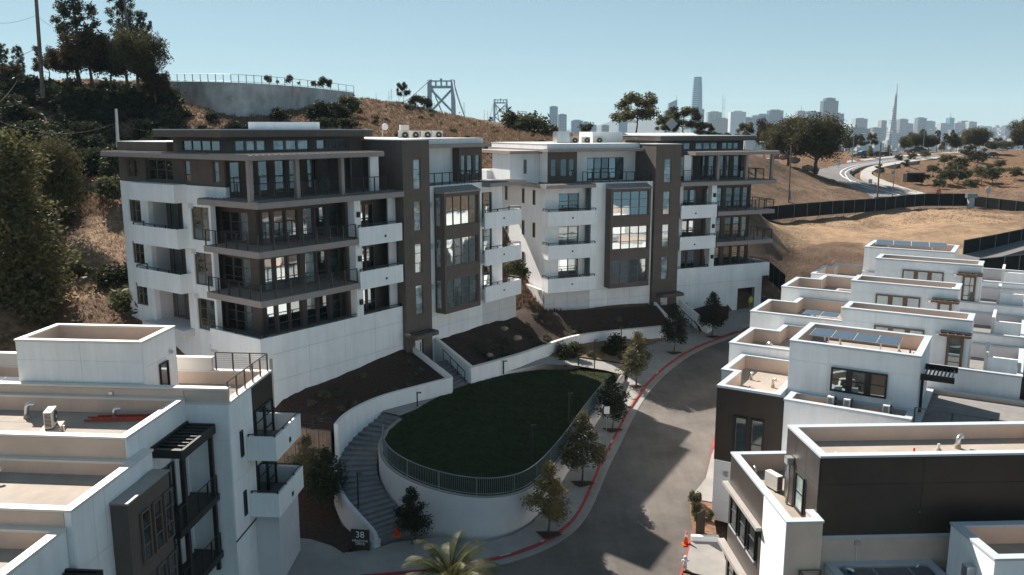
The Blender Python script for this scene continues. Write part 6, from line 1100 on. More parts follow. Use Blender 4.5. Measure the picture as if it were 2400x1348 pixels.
t_ = pd; MB().tube([(0.3, 0, 1.0), (0.3, 0, 2.6)], .18, 8).build("meter_box", METAL, t_)
def wire(a, b, sag, lb, r=.035, m=None):
    pts = [a.lerp(b, i / 12) - Vector((0, 0, 4 * sag * (i / 12) * (1 - i / 12))) for i in range(13)]; tag(MB().tube(pts, r, 4).build("cable", m or FRAMED), lb, "cable")
wire(at(-40, 268, 92), at(273, 288, 96), 1.6, "thick pale cable strung to the short pole", .03, WOODP); wire(at(-30, 125, 118), at(88, 110, 122), .9, "black cable hanging from the tall left pole"); wire(at(-30, 258, 110), at(40, 190, 118), .5, "pale guy wire crossing the slope at the left edge", .025, WOODP); wire(at(-30, 52, 118), at(84, 36, 122), .5, "thin wire reaching the tall left pole", .02); wire(at(84, 36, 122), at(300, 60, 126), 2.5, "thin wire between the two hilltop poles", .02); wire(at(277, 290, 96), at(400, 305, 96), .4, "thin dark wire running behind the left building's roof", .02)
hs = [at(x, y, d) for x, y, d in ((228, 578, 82), (245, 590, 81), (268, 600, 80.5), (300, 614, 80))]; tag(MB().tube(hs, .05, 6).build("hose", WHITEP), "pale hose lying on the bare left slope", "hose")
hs = [at(x, y, d) for x, y, d in ((-10, 745, 66), (40, 728, 68), (100, 715, 69), (190, 710, 71))]; tag(MB().tube(hs, .05, 6).build("hose", WHITEP), "long pale cable lying below the bare left slope", "hose")
# signs
def sign_post(loc, h, w, ph, m, lb, rz=0, two=False):
    t = empty("sign", loc, rz, lb, "sign"); MB().cyl(0, 0, 0, h, .03, .03, 8).build("post", GALV, t); MB().box(-w / 2, w / 2, -.05, -.03, h - ph, h).build("sign_plate", m, t)
    if two: MB().box(-w / 2, w / 2, -.05, -.03, h - 2 * ph - .1, h - ph - .1).build("sign_plate", m, t)
    return t
sign_post((6.95, 59.3, road_z(59.3) + .15), 2.9, .42, .55, WHITEP, "white blank parking sign on a post beside the third street tree", .1)
def text(body, size, loc, rot, m, parent=None, ext=.004, name="lettering"):
    c = bpy.data.curves.new(name, 'FONT'); c.body = body; c.size = size; c.align_x = 'CENTER'; c.extrude = ext; c.space_line = .85; c.materials.append(m); o0 = bpy.data.objects.new(name + '_source', c); COL.objects.link(o0); bpy.context.view_layer.update(); me = bpy.data.meshes.new_from_object(o0.evaluated_get(bpy.context.evaluated_depsgraph_get())); bpy.data.objects.remove(o0)
    me.name = name; me.materials.clear(); me.materials.append(m); o = put(name, me, parent); o.location = loc; o.rotation_euler = rot
    return o
p = atz(845, 1292, .75); t = empty("address_sign", p, R(-8), "black address sign with white 38 and street name in the shaded bed", "sign"); MB().box(-.55, .55, 0, .06, .0, 1.35).build("sign_plate", BLACKP, t); text("38", .55, (0, -.012, .86), (R(90), 0, 0), WHITEP, t); text("MEADOW\nDRIVE", .21, (0, -.012, .58), (R(90), 0, 0), WHITEP, t)
up = empty("uplight", atz(880, 1280, .8), 0, "round pale drum beside the address sign", "planter"); MB().cyl(0, 0, 0, .4, .32, .32, 20).build("drum", CONCW, up)
t = empty("address_sign", (11.35, 47.4, road_z(47.4) + .15), R(40), "narrow black address sign on the sunny wood chips", "sign"); MB().box(-.4, .4, -.03, .03, 0, 1.5).build("sign_plate", BLACKP, t)
hy = empty("hydrant", (9.75, 43.9, .75), 0, "white fire hydrant at the bottom of the right kerb", "fire hydrant"); MB().cyl(0, 0, 0, .6, .11, .1, 14).build("barrel", WHITEP, hy, True); MB().cyl(0, 0, .6, .75, .13, .04, 14).build("bonnet", WHITEP, hy, True); MB().tube([(-.2, 0, .45), (.2, 0, .45)], .06, 10).build("nozzle", WHITEP, hy)
for (s0, txt) in ((.10, "NO PARKING"), (.155, "FIRE LANE"), (.43, "NO PARKING"), (.52, "FIRE LANE"), (.64, "NO PARKING"), (.80, "FIRE LANE"), (.86, "NO PARKING")):
    i = int(s0 * (len(KLs) - 2)) + 4; a, b = Vector(KLs[i]), Vector(KLs[i + 1]); d = (b - a).normalized(); nn = Vector((-d.y, d.x)); q = a + nn * .02; z = road_z(q.y); o = text(txt, .17, (q.x, q.y, z + .154), (math.atan(.1 * d.y), 0, math.atan2(d.y, d.x)), WHITEP, None, .002, "kerb_lettering"); tag(o, "white %s lettering painted on the red kerb, %s from the bottom" % (txt, ["first", "second", "third", "fourth", "fifth", "sixth", "seventh"][[.10, .155, .43, .52, .64, .80, .86].index(s0)]), "lettering")
for (px, py0, py1, y, w_, h_, m_, lb) in ((2198, 466, 448, 158, .85, .85, REDP, "red stop sign behind the black fence"), (2314, 466, 444, 158, .9, .9, CAP, "round grey sign back behind the fence, right"), (1573, 325, 288, 150, 1.5, 1.5, CAP, "diamond road sign standing behind the far roof"), (1993, 420, 400, 196, .6, .8, PV, "small blue street sign on the inside of the curve"), (2039, 432, 420, 186, .8, 1.1, CAP, "grey sign back beside the curved walk"), (2092, 412, 400, 205, .9, 1.3, CAP, "grey noticeboard on the right slope by the walk"), (1965, 395, 378, 205, .8, 1.0, CAP, "white sign among the boulders")):
    a = at(px, py0, y); h = at(px, py1, y).z - a.z; t = empty("sign", a, 0, lb, "sign"); MB().cyl(0, 0, 0, h, .05, .05, 6).build("post", GALV, t)
    if 'stop' in lb: MB().tube([(0, -.06, h - .2), (0, -.1, h - .2)], w_ * .62, 8).build("sign_plate", REDP, t); text("STOP", .42, (0, -.12, h - .35), (R(90), 0, 0), WHITEP, t)
    elif 'diamond' in lb: o = MB().box(-.75, .75, -.1, -.06, -.75, .75).build("sign_plate", CAP, t); o.location.z = h - .2; o.rotation_euler = (0, R(45), 0)
    elif 'round' in lb: MB().tube([(0, -.06, h - .2), (0, -.1, h - .2)], w_ * .62, 16).build("sign_plate", m_, t)
    else: MB().box(-w_ / 2, w_ / 2, -.1, -.06, h - h_, h).build("sign_plate", m_, t)

# ---------------------------------------------------------------- black screened fence, curved street, cars
def screen_fence(line, h, gap, lb, inv=False):
    t = empty("screen_fence", (0, 0, 0), 0, lb, "fence"); n = 0
    for a, b in zip(line[:-1], line[1:]):
        a, b = Vector(a), Vector(b); L = (b - a).length; k = max(1, round(L / gap))
        for j in range(k):
            p, q_ = a.lerp(b, j / k), a.lerp(b, (j + 1) / k); d = (q_ - p).normalized(); o2 = Vector((-d.y, d.x, 0)) * .015
            v = [p + o2, q_ + o2, q_ - o2, p - o2]; vs = [tuple(x + Vector((0, 0, .1))) for x in v] + [tuple(x + Vector((0, 0, h - .05))) for x in v]; MB().add(vs, [(3, 2, 1, 0), (4, 5, 6, 7), (0, 1, 5, 4), (1, 2, 6, 5), (2, 3, 7, 6), (3, 0, 4, 7)]).build("fabric_panel", BLKFAB, t)
            MB().cyl(p.x, p.y - .05, p.z - .3, p.z + h, .035, .035, 6).build("post", GALV, t)
    MB().tube([Vector(p) + Vector((0, -.03, h)) for p in line], .025, 5).build("rail", GALV, t)
fl = [at(x, y, d) for x, y, d in ((1784, 520, 131), (1860, 512, 133.5), (1950, 504, 137), (2050, 497, 142), (2120, 488, 148), (2165, 484, 150), (2266, 484, 150.5))]
screen_fence([(p.x, p.y, p.z) for p in fl], 2.3, 2.9, "long black screened fence on posts crossing the bare ground"); fl = [at(x, y, d) for x, y, d in ((2282, 486, 150), (2340, 493, 146), (2420, 503, 141))]; screen_fence([(p.x, p.y, p.z) for p in fl], 2.0, 2.9, "shorter black screened fence right of the gap")
gt = empty("gate_pillar", at(2274, 488, 149), 0, "pale pillar with a box in the gap of the black fences", "pillar"); MB().box(-.5, .5, -.3, .3, 0, 1.8).build("pillar", CAP, gt); MB().box(-.9, .9, -.4, .4, 1.8, 2.6).build("utility_box", GALV, gt)
fl = [at(x, y, d) for x, y, d in ((2255, 607, 97), (2330, 592, 100), (2420, 572, 104))]; screen_fence([(p.x, p.y, p.z) for p in fl], 2.2, 3.0, "black screened fence behind the far townhouse roofs")
fl = [at(x, y, d) for x, y, d in ((1800, 655, 98), (1838, 690, 91))]; screen_fence([(p.x, p.y, p.z) for p in fl], 2.2, 2.6, "black screened fence running down from the garage corner to the townhouses")
def road_strip(name, L, Rr, m, lb, dz=.12):
    v = []; f = []
    for a, b in zip(L, Rr): v += [tuple(Vector(a) + Vector((0, 0, dz))), tuple(Vector(b) + Vector((0, 0, dz)))]
    n = len(L); v += [(x, y, z - 2.5) for x, y, z in v]; N = 2 * n
    for i in range(n - 1): f += [(2 * i, 2 * i + 1, 2 * i + 3, 2 * i + 2), (2 * i, 2 * i + 2, N + 2 * i + 2, N + 2 * i), (2 * i + 1, N + 2 * i + 1, N + 2 * i + 3, 2 * i + 3)]
    f += [(0, N, N + 1, 1), (N - 2, N - 1, 2 * N - 1, 2 * N - 2)]; return tag(MB().add(v, f).build(name, m), lb, kind="structure")
def S3(lst): return [tuple(at(*q)) for q in lst]
def dense(L, it=2):
    for _ in range(it):
        o = [L[0]]
        for a, b in zip(L[:-1], L[1:]): a, b = Vector(a), Vector(b); o += [tuple(a.lerp(b, .25)), tuple(a.lerp(b, .75))]
        L = o + [L[-1]]
    return L
CL = dense(RDL); CR = dense(RDR)
road_strip("road", CL, CR, mat("far_asphalt", (0.16, 0.15, 0.15), .9, var=.15, scale=.3), "curved street climbing past the mound on the right")
W1_ = dense(WKL); W2_ = dense(WKR)
road_strip("pavement", W1_, W2_, mat("far_concrete", (.34, .32, .30), .9), "pale curved walk beside the upper street", .18)
road_strip("pavement", dense(S3([(1985, 384, 224), (2050, 376, 236), (2130, 368, 247), (2250, 359.5, 259)])), dense(S3([(1985, 379, 228), (2050, 371.5, 240), (2130, 364.5, 251), (2250, 357, 262)])), MAT["far_concrete"], "pale pavement on the far side of the upper street", .25)
ll = dense(S3([(2110, 459, 167), (2030, 437, 181), (1975, 417, 191), (1968, 403, 201), (2000, 389, 215), (2070, 380, 229), (2160, 370, 244)])); tag(ribbon("road_line", [(p[0], p[1]) for p in ll], 0, .25, .14, .16, WHITEP, zfun=lambda i, p: ll[i][2]), "white line along the curved upper street", kind="structure")
ll2 = dense(S3([(2060, 450, 173), (2000, 432, 184), (1985, 417, 191), (1980, 404, 200), (2012, 390, 215), (2080, 380.5, 229)])); tag(ribbon("road_line", [(p[0], p[1]) for p in ll2], 0, .2, .14, .16, WHITEP, zfun=lambda i, p: ll2[i][2]), "second white line along the curved upper street", kind="structure")
sl_ = S3([(2240, 610, 96), (2300, 596, 99), (2420, 566, 104)]); sr_ = S3([(2240, 640, 91), (2310, 622, 94), (2420, 590, 99)]); road_strip("road", dense(sl_), dense(sr_), MAT["far_asphalt"], "grey street behind the far townhouse roofs", .5)
fl = [at(x, y, d) for x, y, d in ((2290, 656, 89), (2350, 650, 90), (2420, 643, 91))]; screen_fence([(p.x, p.y, p.z) for p in fl], 2.3, 2.6, "black fence beside the grey street above the white terraces")
def car(loc, rz, m, lb, s=1.0, grp="cars parked along the upper street"):
    t = empty("parked_car", loc, rz, lb, "car", grp); t.scale = (s, s, s)
    prof = [(-2.2, .35), (-2.25, .75), (-1.9, .95), (-1.35, 1.0), (-.75, 1.42), (.6, 1.46), (1.35, 1.05), (2.1, .92), (2.25, .6), (2.2, .35)]; v = []; 
    for x, z in prof:
        for y in (-1, 1): wv = .86 if z < 1.2 else .68; v.append((x, y * wv, z))
    n = len(prof); f = [(2 * i, 2 * i + 1, 2 * i + 3, 2 * i + 2) for i in range(n - 1)] + [tuple(range(0, 2 * n, 2)), tuple(range(2 * n - 1, 0, -2)), (0, 1, 2 * n - 1, 2 * n - 2)]; MB().add(v, f).build("body", m, t)
    MB().box(-1.0, .95, -.80, .80, 1.02, 1.32).build("windows", FRAMED, t)
    for x in (-1.4, 1.4):
        for y in (-.82, .82): w_ = MB().tube([(x, y - .1, .33), (x, y + .1, .33)], .33, 14).build("wheel", BLACKP, t); MB().tube([(x, y - .12, .33), (x, y + .12, .33)], .18, 10).build("rim", METAL, w_)
CB = mat("black_car_paint", (.02, .022, .03), .25, spec=.6); CG = mat("grey_car_paint", (.10, .12, .14), .25, spec=.6); CW_ = mat("white_car_paint", (.6, .62, .65), .3); CBL = mat("blue_car_paint", (.12, .22, .36), .3)
for (px, py, y, rz, m_, lb) in ((2013, 369, 242, .15, CG, "dark grey car parked left beside the street lamp"), (2024, 365, 250, .15, CBL, "pale blue car parked just behind the dark grey one"), (2054, 367, 246, .2, CB, "black car parked right of the cone shaped tree"), (2070, 368, 248, .2, CB, "second black car parked right of the cone shaped tree"), (2148, 360, 258, .1, CB, "dark van parked farther up the curved street"), (2094, 366, 252, .1, CW_, "white car parked between two street trees"), (2280, 370, 246, .1, CG, "grey car under the broad rounded tree"), (2323, 369, 247, .1, CB, "black car at the top of the right slope"), (1797, 388, 186, .2, CW_, "white vehicle on the mound beside the far roof eave")): car(at(px, py, y), rz, m_, lb, 1.05 if 'van' not in lb else 1.4)
kk = empty("kiosk", at(2140, 428, 190), 0, "small dark roofed shelter on the right slope", "shelter"); MB().box(-2, 2, -1, 1, 2.0, 2.3).build("roof", BROWN, kk); MB().box(-1.9, 1.9, .8, 1, 0, 2).build("rear_wall", FRAMED, kk); MB().box(-1.9, -1.7, -1, .8, 0, 2).box(1.7, 1.9, -1, .8, 0, 2).build("side_wall", FRAMED, kk)

# ---------------------------------------------------------------- people at the garage
def person(loc, rz, h, cloth, legs, lb, carry=False):
    t = empty("person", loc, rz, lb, "person"); s = h / 1.75; V = [(0, 0, .92), (0, 0, 1.15), (0, 0, 1.42), (0, 0, 1.52), (0, -.02, 1.62), (0, -.02, 1.74), (-.19, 0, 1.40), (-.27, .03, 1.13), (-.24, -.12, .90), (.19, 0, 1.40), (.27, .05, 1.13), (.25, -.06, .88), (-.10, 0, .90), (-.12, .0, .48), (-.12, .04, .07), (-.12, -.12, .03), (.10, 0, .90), (.13, -.04, .48), (.14, .06, .07), (.14, -.10, .03)]
    E = [(0, 1), (1, 2), (2, 3), (3, 4), (4, 5), (2, 6), (6, 7), (7, 8), (2, 9), (9, 10), (10, 11), (0, 12), (12, 13), (13, 14), (14, 15), (0, 16), (16, 17), (17, 18), (18, 19)]; RR = [.15, .15, .16, .06, .10, .085, .07, .05, .04, .07, .05, .04, .10, .07, .05, .045, .10, .07, .05, .045]
    me = bpy.data.meshes.new("body"); me.from_pydata([tuple(c * s for c in v) for v in V], E, []); o = put("body", me, t); sk_ = o.modifiers.new("skin", 'SKIN'); 
    for i, r in enumerate(RR): me.skin_vertices[0].data[i].radius = (r * s, r * s * (.75 if i in (0, 1, 2) else 1)) if me.skin_vertices else (r, r)
    if me.skin_vertices: me.skin_vertices[0].data[0].use_root = True
    o.modifiers.new("sub", 'SUBSURF').levels = 1; o.modifiers["sub"].render_levels = 2
    m = bpy.data.materials.new("clothed_body"); m.use_nodes = True; nt_ = m.node_tree; tc = nt_.nodes.new("ShaderNodeTexCoord"); sx = nt_.nodes.new("ShaderNodeSeparateXYZ"); nt_.links.new(tc.outputs["Object"], sx.inputs[0]); mr = nt_.nodes.new("ShaderNodeMapRange"); mr.inputs[2].default_value = 2.0 * s; nt_.links.new(sx.outputs[2], mr.inputs[0]); r = nt_.nodes.new("ShaderNodeValToRGB"); r.color_ramp.interpolation = 'CONSTANT'; el = r.color_ramp.elements; el[0].color = (.02, .02, .02, 1); el[1].position = .06; el[1].color = (*legs, 1)
    for pos, c in ((.46, cloth), (.755, (.45, .28, .2)), (.83, (.04, .025, .02))): e = el.new(pos); e.color = (*c, 1)
    nt_.links.new(mr.outputs[0], r.inputs[0]); nt_.links.new(r.outputs[0], nt_.nodes["Principled BSDF"].inputs["Base Color"]); nt_.nodes["Principled BSDF"].inputs["Roughness"].default_value = .85; me.materials.append(m)
    if not me.skin_vertices: bpy.data.objects.remove(o)
    return t
person(B2W(-9.2, .9, 6.12), R(200), 1.75, (.5, .55, .05), (.22, .17, .10), "person in a yellow high visibility vest standing at the garage opening"); person(B2W(-11.3, .6, 6.05), R(150), 1.6, (.02, .03, .05), (.02, .02, .03), "person in dark clothes by the wall right of the garage")

# ---------------------------------------------------------------- bridge
BST = mat("grey_bridge_steel", (0.26, 0.31, 0.35), .6, var=.1, scale=.02)
br = empty("suspension_bridge", (0, 0, 0), 0, "grey suspension bridge whose four towers rise behind the hill", "bridge")
TW = []
def btower(pxc, pyt, y, halfpx):
    t = at(pxc, pyt, y); hw = halfpx / 2014 * y; zt = t.z; b = MB(lambda p: (t.x + p[0], y + p[1], p[2])); lw = hw * .16; H = zt + 70; TW.append((t.x, y, zt, hw))
    for s in (-1, 1): 
        w0, w1 = hw * .19, hw * .15
        b.add([(s * (hw * 1.02) - w0, -w0 * 1.5, -70), (s * (hw * 1.02) + w0, -w0 * 1.5, -70), (s * (hw * 1.02) + w0, w0 * 1.5, -70), (s * (hw * 1.02) - w0, w0 * 1.5, -70), (s * hw * .9 - w1, -w1 * 1.5, zt), (s * hw * .9 + w1, -w1 * 1.5, zt), (s * hw * .9 + w1, w1 * 1.5, zt), (s * hw * .9 - w1, w1 * 1.5, zt)], [(3, 2, 1, 0), (4, 5, 6, 7), (0, 1, 5, 4), (1, 2, 6, 5), (2, 3, 7, 6), (3, 0, 4, 7)])
    o = b.build("tower", BST, br); b = MB(lambda p: (t.x + p[0], y + p[1], p[2])); q_ = hw * .79; b.box(-q_, q_, -1.5, 1.5, zt - hw * .12, zt - hw * .02).box(-q_, q_, -1.5, 1.5, zt - hw * .62, zt - hw * .42)
    for x in (-.42, 0, .42): b.box(x * hw - hw * .06, x * hw + hw * .06, -1.4, 1.4, zt - hw * .42, zt - hw * .12)
    b.box(-hw * .08, hw * .08, -1.6, 1.6, zt - hw * .12, zt + hw * .12).box(-hw * .95, -hw * .72, -1.6, 1.6, zt, zt + hw * .04).box(hw * .72, hw * .95, -1.6, 1.6, zt, zt + hw * .04); b.build("portal_beam", BST, o)
    z1 = zt - hw * .66; X = hw * .86; hh = hw * 1.75
    for j in range(2):
        za, zb_ = z1 - j * (hh * 1.04), z1 - j * (hh * 1.04) - hh; d = MB(lambda p: (t.x + p[0], y + p[1], p[2])); d.tube([(-X, 0, za), (X, 0, zb_)], hw * .105, 4).tube([(X, .1, za), (-X, .1, zb_)], hw * .105, 4); d.build("cross_brace", BST, o)
btower(1034, 188, 1057, 30); btower(1173, 233, 1715, 15.5); btower(1224, 261, 2758, 9.8); btower(1246.5, 284, 3500, 6.5)
for s in (-1, 1):
    c_ = MB(); pts = [Vector((TW[0][0] + s * TW[0][3] * .8 - 60 * 0, 760, 40)), Vector((TW[0][0] + s * TW[0][3] * .9, TW[0][1], TW[0][2]))]; pts[0].x = TW[0][0] + (-26 if s < 0 else 40) * 1.0; c_.tube([pts[0], pts[0].lerp(pts[1], .5) - Vector((0, 0, 4)), pts[1]], .7, 5)
    for (a, b_) in zip(TW[:-1], TW[1:]):
        A = Vector((a[0] + s * a[3] * .9, a[1], a[2])); Bv = Vector((b_[0] + s * b_[3] * .9, b_[1], b_[2])); c_.tube([A.lerp(Bv, i / 16) - Vector((0, 0, 85 * 4 * (i / 16) * (1 - i / 16))) for i in range(17)], .9, 5)
    c_.build("main_cable", BST, br)
dk_ = MB()
dk_.add([(TW[0][0] - 20, 700, -8), (TW[0][0] + 20, 700, -8), (TW[3][0] + 12, 3700, -12), (TW[3][0] - 12, 3700, -12), (TW[0][0] - 20, 700, 0), (TW[0][0] + 20, 700, 0), (TW[3][0] + 12, 3700, -4), (TW[3][0] - 12, 3700, -4)], [(3, 2, 1, 0), (4, 5, 6, 7), (0, 1, 5, 4), (1, 2, 6, 5), (2, 3, 7, 6), (3, 0, 4, 7)]); dk_.build("deck", BST, br)

# ---------------------------------------------------------------- skyline
def facade(name, c1, c2, sx, sz, rough=.6, mort=.35):
    m = bpy.data.materials.new(name); m.use_nodes = True; t = m.node_tree; b = t.nodes["Principled BSDF"]; b.inputs["Roughness"].default_value = rough; tc = t.nodes.new("ShaderNodeTexCoord"); sp = t.nodes.new("ShaderNodeSeparateXYZ"); t.links.new(tc.outputs["Object"], sp.inputs[0])
    def saw(o, p):
        d = t.nodes.new("ShaderNodeMath"); d.operation = 'DIVIDE'; d.inputs[1].default_value = p; t.links.new(o, d.inputs[0]); f = t.nodes.new("ShaderNodeMath"); f.operation = 'FRACT'; t.links.new(d.outputs[0], f.inputs[0]); g_ = t.nodes.new("ShaderNodeMath"); g_.operation = 'GREATER_THAN'; g_.inputs[1].default_value = mort; t.links.new(f.outputs[0], g_.inputs[0]); return g_.outputs[0]
    mu = t.nodes.new("ShaderNodeMath"); mu.operation = 'MULTIPLY'; t.links.new(saw(sp.outputs[0], sx), mu.inputs[0]); t.links.new(saw(sp.outputs[2], sz), mu.inputs[1]); mx = t.nodes.new("ShaderNodeMix"); mx.data_type = 'RGBA'; mx.inputs[6].default_value = (*c1, 1); mx.inputs[7].default_value = (*c2, 1); t.links.new(mu.outputs[0], mx.inputs[0]); t.links.new(mx.outputs[2], b.inputs["Base Color"]); return m
F_W = facade("pale_tower_facade", (.30, .30, .30), (.05, .07, .10), 7, 6); F_G = facade("glass_tower_facade", (.13, .24, .31), (.05, .13, .19), 6, 9, .3, .2); F_D = facade("dark_tower_facade", (.10, .10, .115), (.035, .045, .06), 8, 8, .5); F_T = facade("tan_tower_facade", (.23, .20, .19), (.07, .08, .10), 6, 7); F_V = facade("striped_tower_facade", (.50, .50, .50), (.10, .12, .16), 7, 400, .6, .45)
def tower(px0, px1, pyt, y, m, lb, cat="skyscraper", dep=40, bot=-72, name="skyscraper", mast=None, group=None):
    x0, x1 = (px0 - 1200) / 2014 * y, (px1 - 1200) / 2014 * y; zt = CAMZ + (305 - pyt) / 2014 * y; o = MB().box(-(x1 - x0) / 2, (x1 - x0) / 2, 0, dep, 0, zt - bot).box(-(x1 - x0) * .3, (x1 - x0) * .3, dep * .3, dep * .8, zt - bot, zt - bot + (x1 - x0) * .07).build(name, m); o.location = ((x0 + x1) / 2, y, bot)
    if mast: a = mast; o2 = MB().cyl(0, 20, zt - bot, zt - bot + a / 2014 * y, 2.2, .8, 6).build("mast", BST, o)
    tag(o, lb, cat, group); return o
SK = [(1288, 1307, 251, 3500, F_G, "tall blue glass tower, left of the pair beyond the hill"), (1309, 1328, 269, 3450, F_W, "lower pale tower right beside the tall blue one"), (1339, 1366, 283, 3600, F_G, "broad blue glass block left of a wider block"), (1367, 1380, 286, 3550, F_G, "narrow blue block beside the broad one"), (1383, 1398, 293, 3700, F_G, "low blue block left of the dark framed one"), (1411, 1427, 294, 3650, F_D, "small dark framed block behind the farther roof"), (1450, 1470, 265, 3700, F_G, "pale glass tower behind the open crowned tree"), (1556, 1567, 262, 3850, F_G, "narrow glass tower left of the slanted one"), (1635, 1649, 257, 3850, F_G, "glass tower at the right foot of the rounded tallest tower"), (1659, 1690, 264, 4100, F_W, "grey block left of the lattice mast"), (1674, 1710, 279, 3800, F_T, "wide low grey block under the lattice mast"), (1711, 1747, 263, 3600, F_V, "white vertically striped office tower"), (1747, 1762, 276, 3750, F_D, "narrow dark block right of the striped tower"), (1762, 1776, 272, 3800, F_W, "narrow pale block between dark and glass blocks"), (1776, 1801, 269, 3900, F_G, "pale glass block left of the wide grey tower"), (1801, 1834, 260, 3950, F_D, "wide grey tower in the middle of the skyline"), (1834, 1860, 279, 3900, F_W, "low pale block right of the wide grey tower"), (1867, 1890, 262, 4100, F_T, "tan tower with a small spire"), (1891, 1918, 263, 4000, F_D, "grey block just right of the spired tan tower"), (1888, 1921, 275, 3900, F_G, "blue low block under the grey block"), (1926, 1961, 238, 3700, F_D, "tall dark tower, broadest of the skyline"), (1943, 1976, 267, 3650, F_D, "shorter tower leaning against the broad dark one"), (1846, 1884, 281, 3700, F_D, "low wide grey block left of the broad dark tower"), (2004, 2032, 279, 3900, F_W, "square pale tower above the dark low block"), (1992, 2040, 302, 3300, F_D, "dark flat block near the shore"), (2065, 2077, 283, 3900, F_T, "slim tan tower left of the pyramid"), (2045, 2066, 300, 3700, F_T, "low tan block left of the pyramid"), (2108, 2127, 280, 4200, F_T, "stepped tan tower right of the pyramid"), (2126, 2140, 290, 4200, F_T, "small tan tower right of the stepped one"), (2150, 2170, 277, 4300, F_D, "grey tower, left of a close pair"), (2168, 2191, 285, 4300, F_W, "grey tower, right of a close pair"), (2204, 2223, 290, 4400, F_W, "pale low tower left of the slim spired tower"), (2224, 2235, 277, 4400, F_G, "slim tower with a needle mast"), (2237, 2258, 290, 4500, F_W, "pale apartment tower, left of a group"), (2252, 2275, 285, 4550, F_T, "apartment tower, middle of a group"), (2270, 2288, 286, 4500, F_W, "apartment tower, right of a group"), (2356, 2370, 295, 4800, F_D, "lone dark tower near the right edge"), (1977, 1992, 303, 3600, F_W, "pale slab between the broad dark tower and the dark flat block"), (1920, 1928, 268, 4100, F_W, "sliver of a pale tower left of the broad dark one"), (2080, 2096, 300, 4000, F_G, "low glass block behind the pyramid")]
for (a, b_, t_, y, m_, lb) in SK: tower(a, b_, t_, y, m_, lb, mast={"tan tower with a small spire": 13, "slim tower with a needle mast": 11}.get(lb), group="towers of the city skyline")
tower(1932, 1954, 232, 3720, F_D, "small crown block on top of the broad dark tower", group="towers of the city skyline", bot=CAMZ + (305 - 238) / 2014 * 3700)
# rounded tallest tower, slanted tower, pyramid, lattice mast
y = 3900; cx = (1630 - 1200) / 2014 * y; zt = CAMZ + 121 / 2014 * y; b = MB(); n = 20; Hh = zt + 72; prof = [(0, 32), (.3, 31), (.55, 28.5), (.75, 25.5), (.88, 23), (.96, 21), (1, 19.5)]
vs = []
for t_, r_ in prof:
    for i in range(n): a = 6.2832 * i / n; c_, s_ = math.cos(a), math.sin(a); q_ = (abs(c_) ** 4 + abs(s_) ** 4) ** -.25; vs.append((c_ * q_ * r_ * .88, s_ * q_ * r_ * .88, t_ * Hh))
fs = [(k * n + i, k * n + (i + 1) % n, (k + 1) * n + (i + 1) % n, (k + 1) * n + i) for k in range(len(prof) - 1) for i in range(n)] + [tuple(range((len(prof) - 1) * n, len(prof) * n))]
o = b.add(vs, fs).build("skyscraper", facade("blue_glass_bands", (.10, .20, .27), (.30, .42, .48), 9000, 9, .3, .55)); o.location = (cx, y, -72); tag(o, "tallest rounded glass tower tapering towards its top", "skyscraper", "towers of the city skyline")
y = 3750; x0, x1 = (1566 - 1200) / 2014 * y, (1585 - 1200) / 2014 * y; zl, zr = CAMZ + (305 - 240) / 2014 * y, CAMZ + (305 - 236) / 2014 * y; o = MB().prism([(x0, y), (x1, y), (x1, y + 35), (x0, y + 35)], -72, [zl - 6, zr + 2, zr + 2, zl - 6]).build("skyscraper", F_G); MB().cyl(x1 - 2, y + 3, zr, zr + 22, 1.4, .6, 6).build("mast", BST, o); tag(o, "glass tower with a slanted top and corner mast", "skyscraper", "towers of the city skyline")
y = 3300; cx = (2089 - 1200) / 2014 * y; zt = CAMZ + (305 - 219) / 2014 * y; o = MB().add([(-20, -20, 0), (20, -20, 0), (20, 20, 0), (-20, 20, 0), (6.0 - .4, -.4, zt + 72), (6.4, -.4, zt + 72), (6.4, .4, zt + 72), (5.6, .4, zt + 72)], [(3, 2, 1, 0), (4, 5, 6, 7), (0, 1, 5, 4), (1, 2, 6, 5), (2, 3, 7, 6), (3, 0, 4, 7)]).add([(8, -10, 110), (12, -10, 110), (12, 10, 110), (8, 10, 110), (8.5, -3, 270), (9.5, -3, 270), (9.5, 3, 270), (8.5, 3, 270)], [(3, 2, 1, 0), (4, 5, 6, 7), (0, 1, 5, 4), (1, 2, 6, 5), (2, 3, 7, 6), (3, 0, 4, 7)]).build("skyscraper", facade("pyramid_facade", (.34, .33, .33), (.11, .12, .15), 5, 9, .6, .5)); o.location = (cx, y, -72); tag(o, "slender white pyramid shaped tower", "skyscraper", "towers of the city skyline")
y = 7000; cx = (1693 - 1200) / 2014 * y; zb_ = CAMZ + (305 - 278) / 2014 * y; zt = CAMZ + (305 - 236) / 2014 * y; lm = empty("lattice_mast", (cx, y, zb_), 0, "three legged lattice mast on the hill behind the city", "mast"); hh = zt - zb_
for i, (dx, dy) in enumerate(((-1, 0), (1, 0), (0, 1.2))):
    MB().tube([(dx * 13, dy * 10, -60), (dx * 8, dy * 7, hh * .55), (dx * 12, dy * 9, hh), (dx * 11, dy * 9, hh * 1.3)], [1.6, 1.3, 1.3, .6], 5).build("leg", BST, lm)
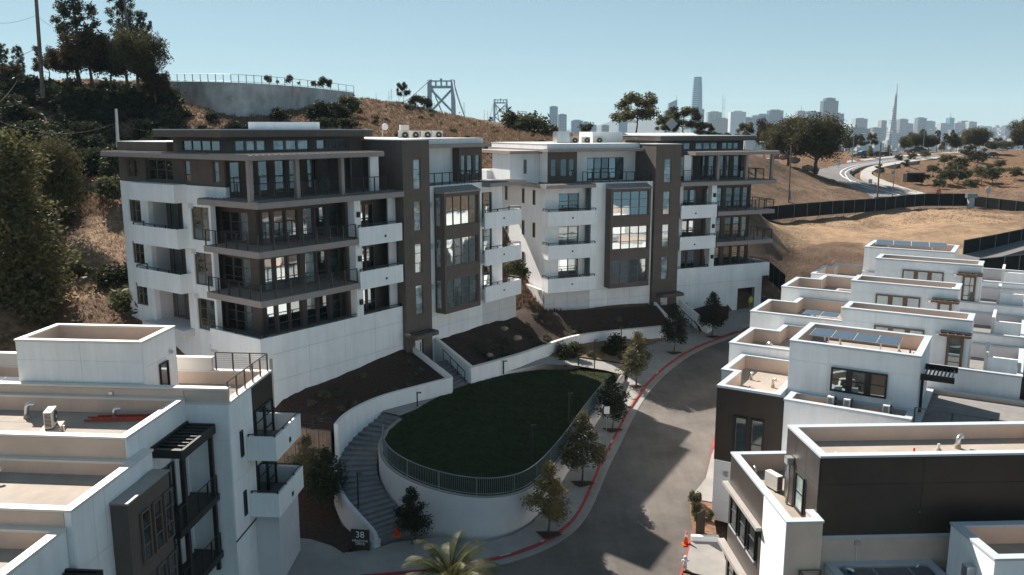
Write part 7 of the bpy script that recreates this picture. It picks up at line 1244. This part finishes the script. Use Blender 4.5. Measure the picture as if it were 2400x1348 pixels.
for f in (.2, .55, 1.0): MB().tube([(-11, 0, hh * f), (11, 0, hh * f), (0, 10, hh * f), (-11, 0, hh * f)], 1.3, 4).build("cross_member", BST, lm)
# low city mass between and below, nobody could count it
gg = np.random.default_rng(77); cm = {0: MB(), 1: MB(), 2: MB()}
for i in range(2600):
    y = gg.uniform(3180, 6300); px = gg.uniform(1240, 2520); x = (px - 1200) / 2014 * y; t_ = (y - 3150) / 3250; top = np.interp(px, [900, 1400, 1700, 1900, 2050, 2200, 2320, 2500], [322, 318, 316, 312, 310, 306, 303, 305]); zb_ = -72 + (CAMZ + (305 - top) / 2014 * 6400 + 72) * min(1, t_ * 1.02) ** 1.3
    dt = 1 if 1640 < px < 2320 else .45; h = gg.uniform(10, 30) + (gg.random() ** 5) * 75 * dt * (1 - t_ * .8); w_ = gg.uniform(12, 34); cm[i % 3].box(x - w_ / 2, x + w_ / 2, y, y + w_, zb_ - 20, zb_ + h)
for i in range(1500):
    px = gg.uniform(1860, 2480); y = gg.uniform(3180, 4700); x = (px - 1200) / 2014 * y; w_ = gg.uniform(12, 30); cm[i % 3].box(x - w_ / 2, x + w_ / 2, y, y + w_, -80, -72 + gg.uniform(14, 34) + (y - 3180) * .022 + (gg.random() ** 4) * 30)
for i, m_ in enumerate((F_W, F_T, mat("plain_city_white", (.27, .27, .27), .9))): tag(put("city_blocks", cm[i].mesh("city_blocks", m_, fix=False)), "dense mass of low city buildings across the bay", kind="stuff")
# thin cloud streak low in the sky is left to the haze

# ---------------------------------------------------------------- air
hz = bpy.data.materials.new("haze"); hz.use_nodes = True; t = hz.node_tree; t.nodes.remove(t.nodes["Principled BSDF"]); pv_ = t.nodes.new("ShaderNodeVolumePrincipled"); pv_.inputs["Color"].default_value = (0.66, 0.85, 1.0, 1); pv_.inputs["Density"].default_value = 0.00007; pv_.inputs["Anisotropy"].default_value = 0.0
t.links.new(pv_.outputs[0], t.nodes["Material Output"].inputs["Volume"])
hb = MB().box(-7000, 7000, -400, 9000, -75, 330).build("haze", hz); tag(hb, "thin blue sea haze over the bay", kind="stuff")
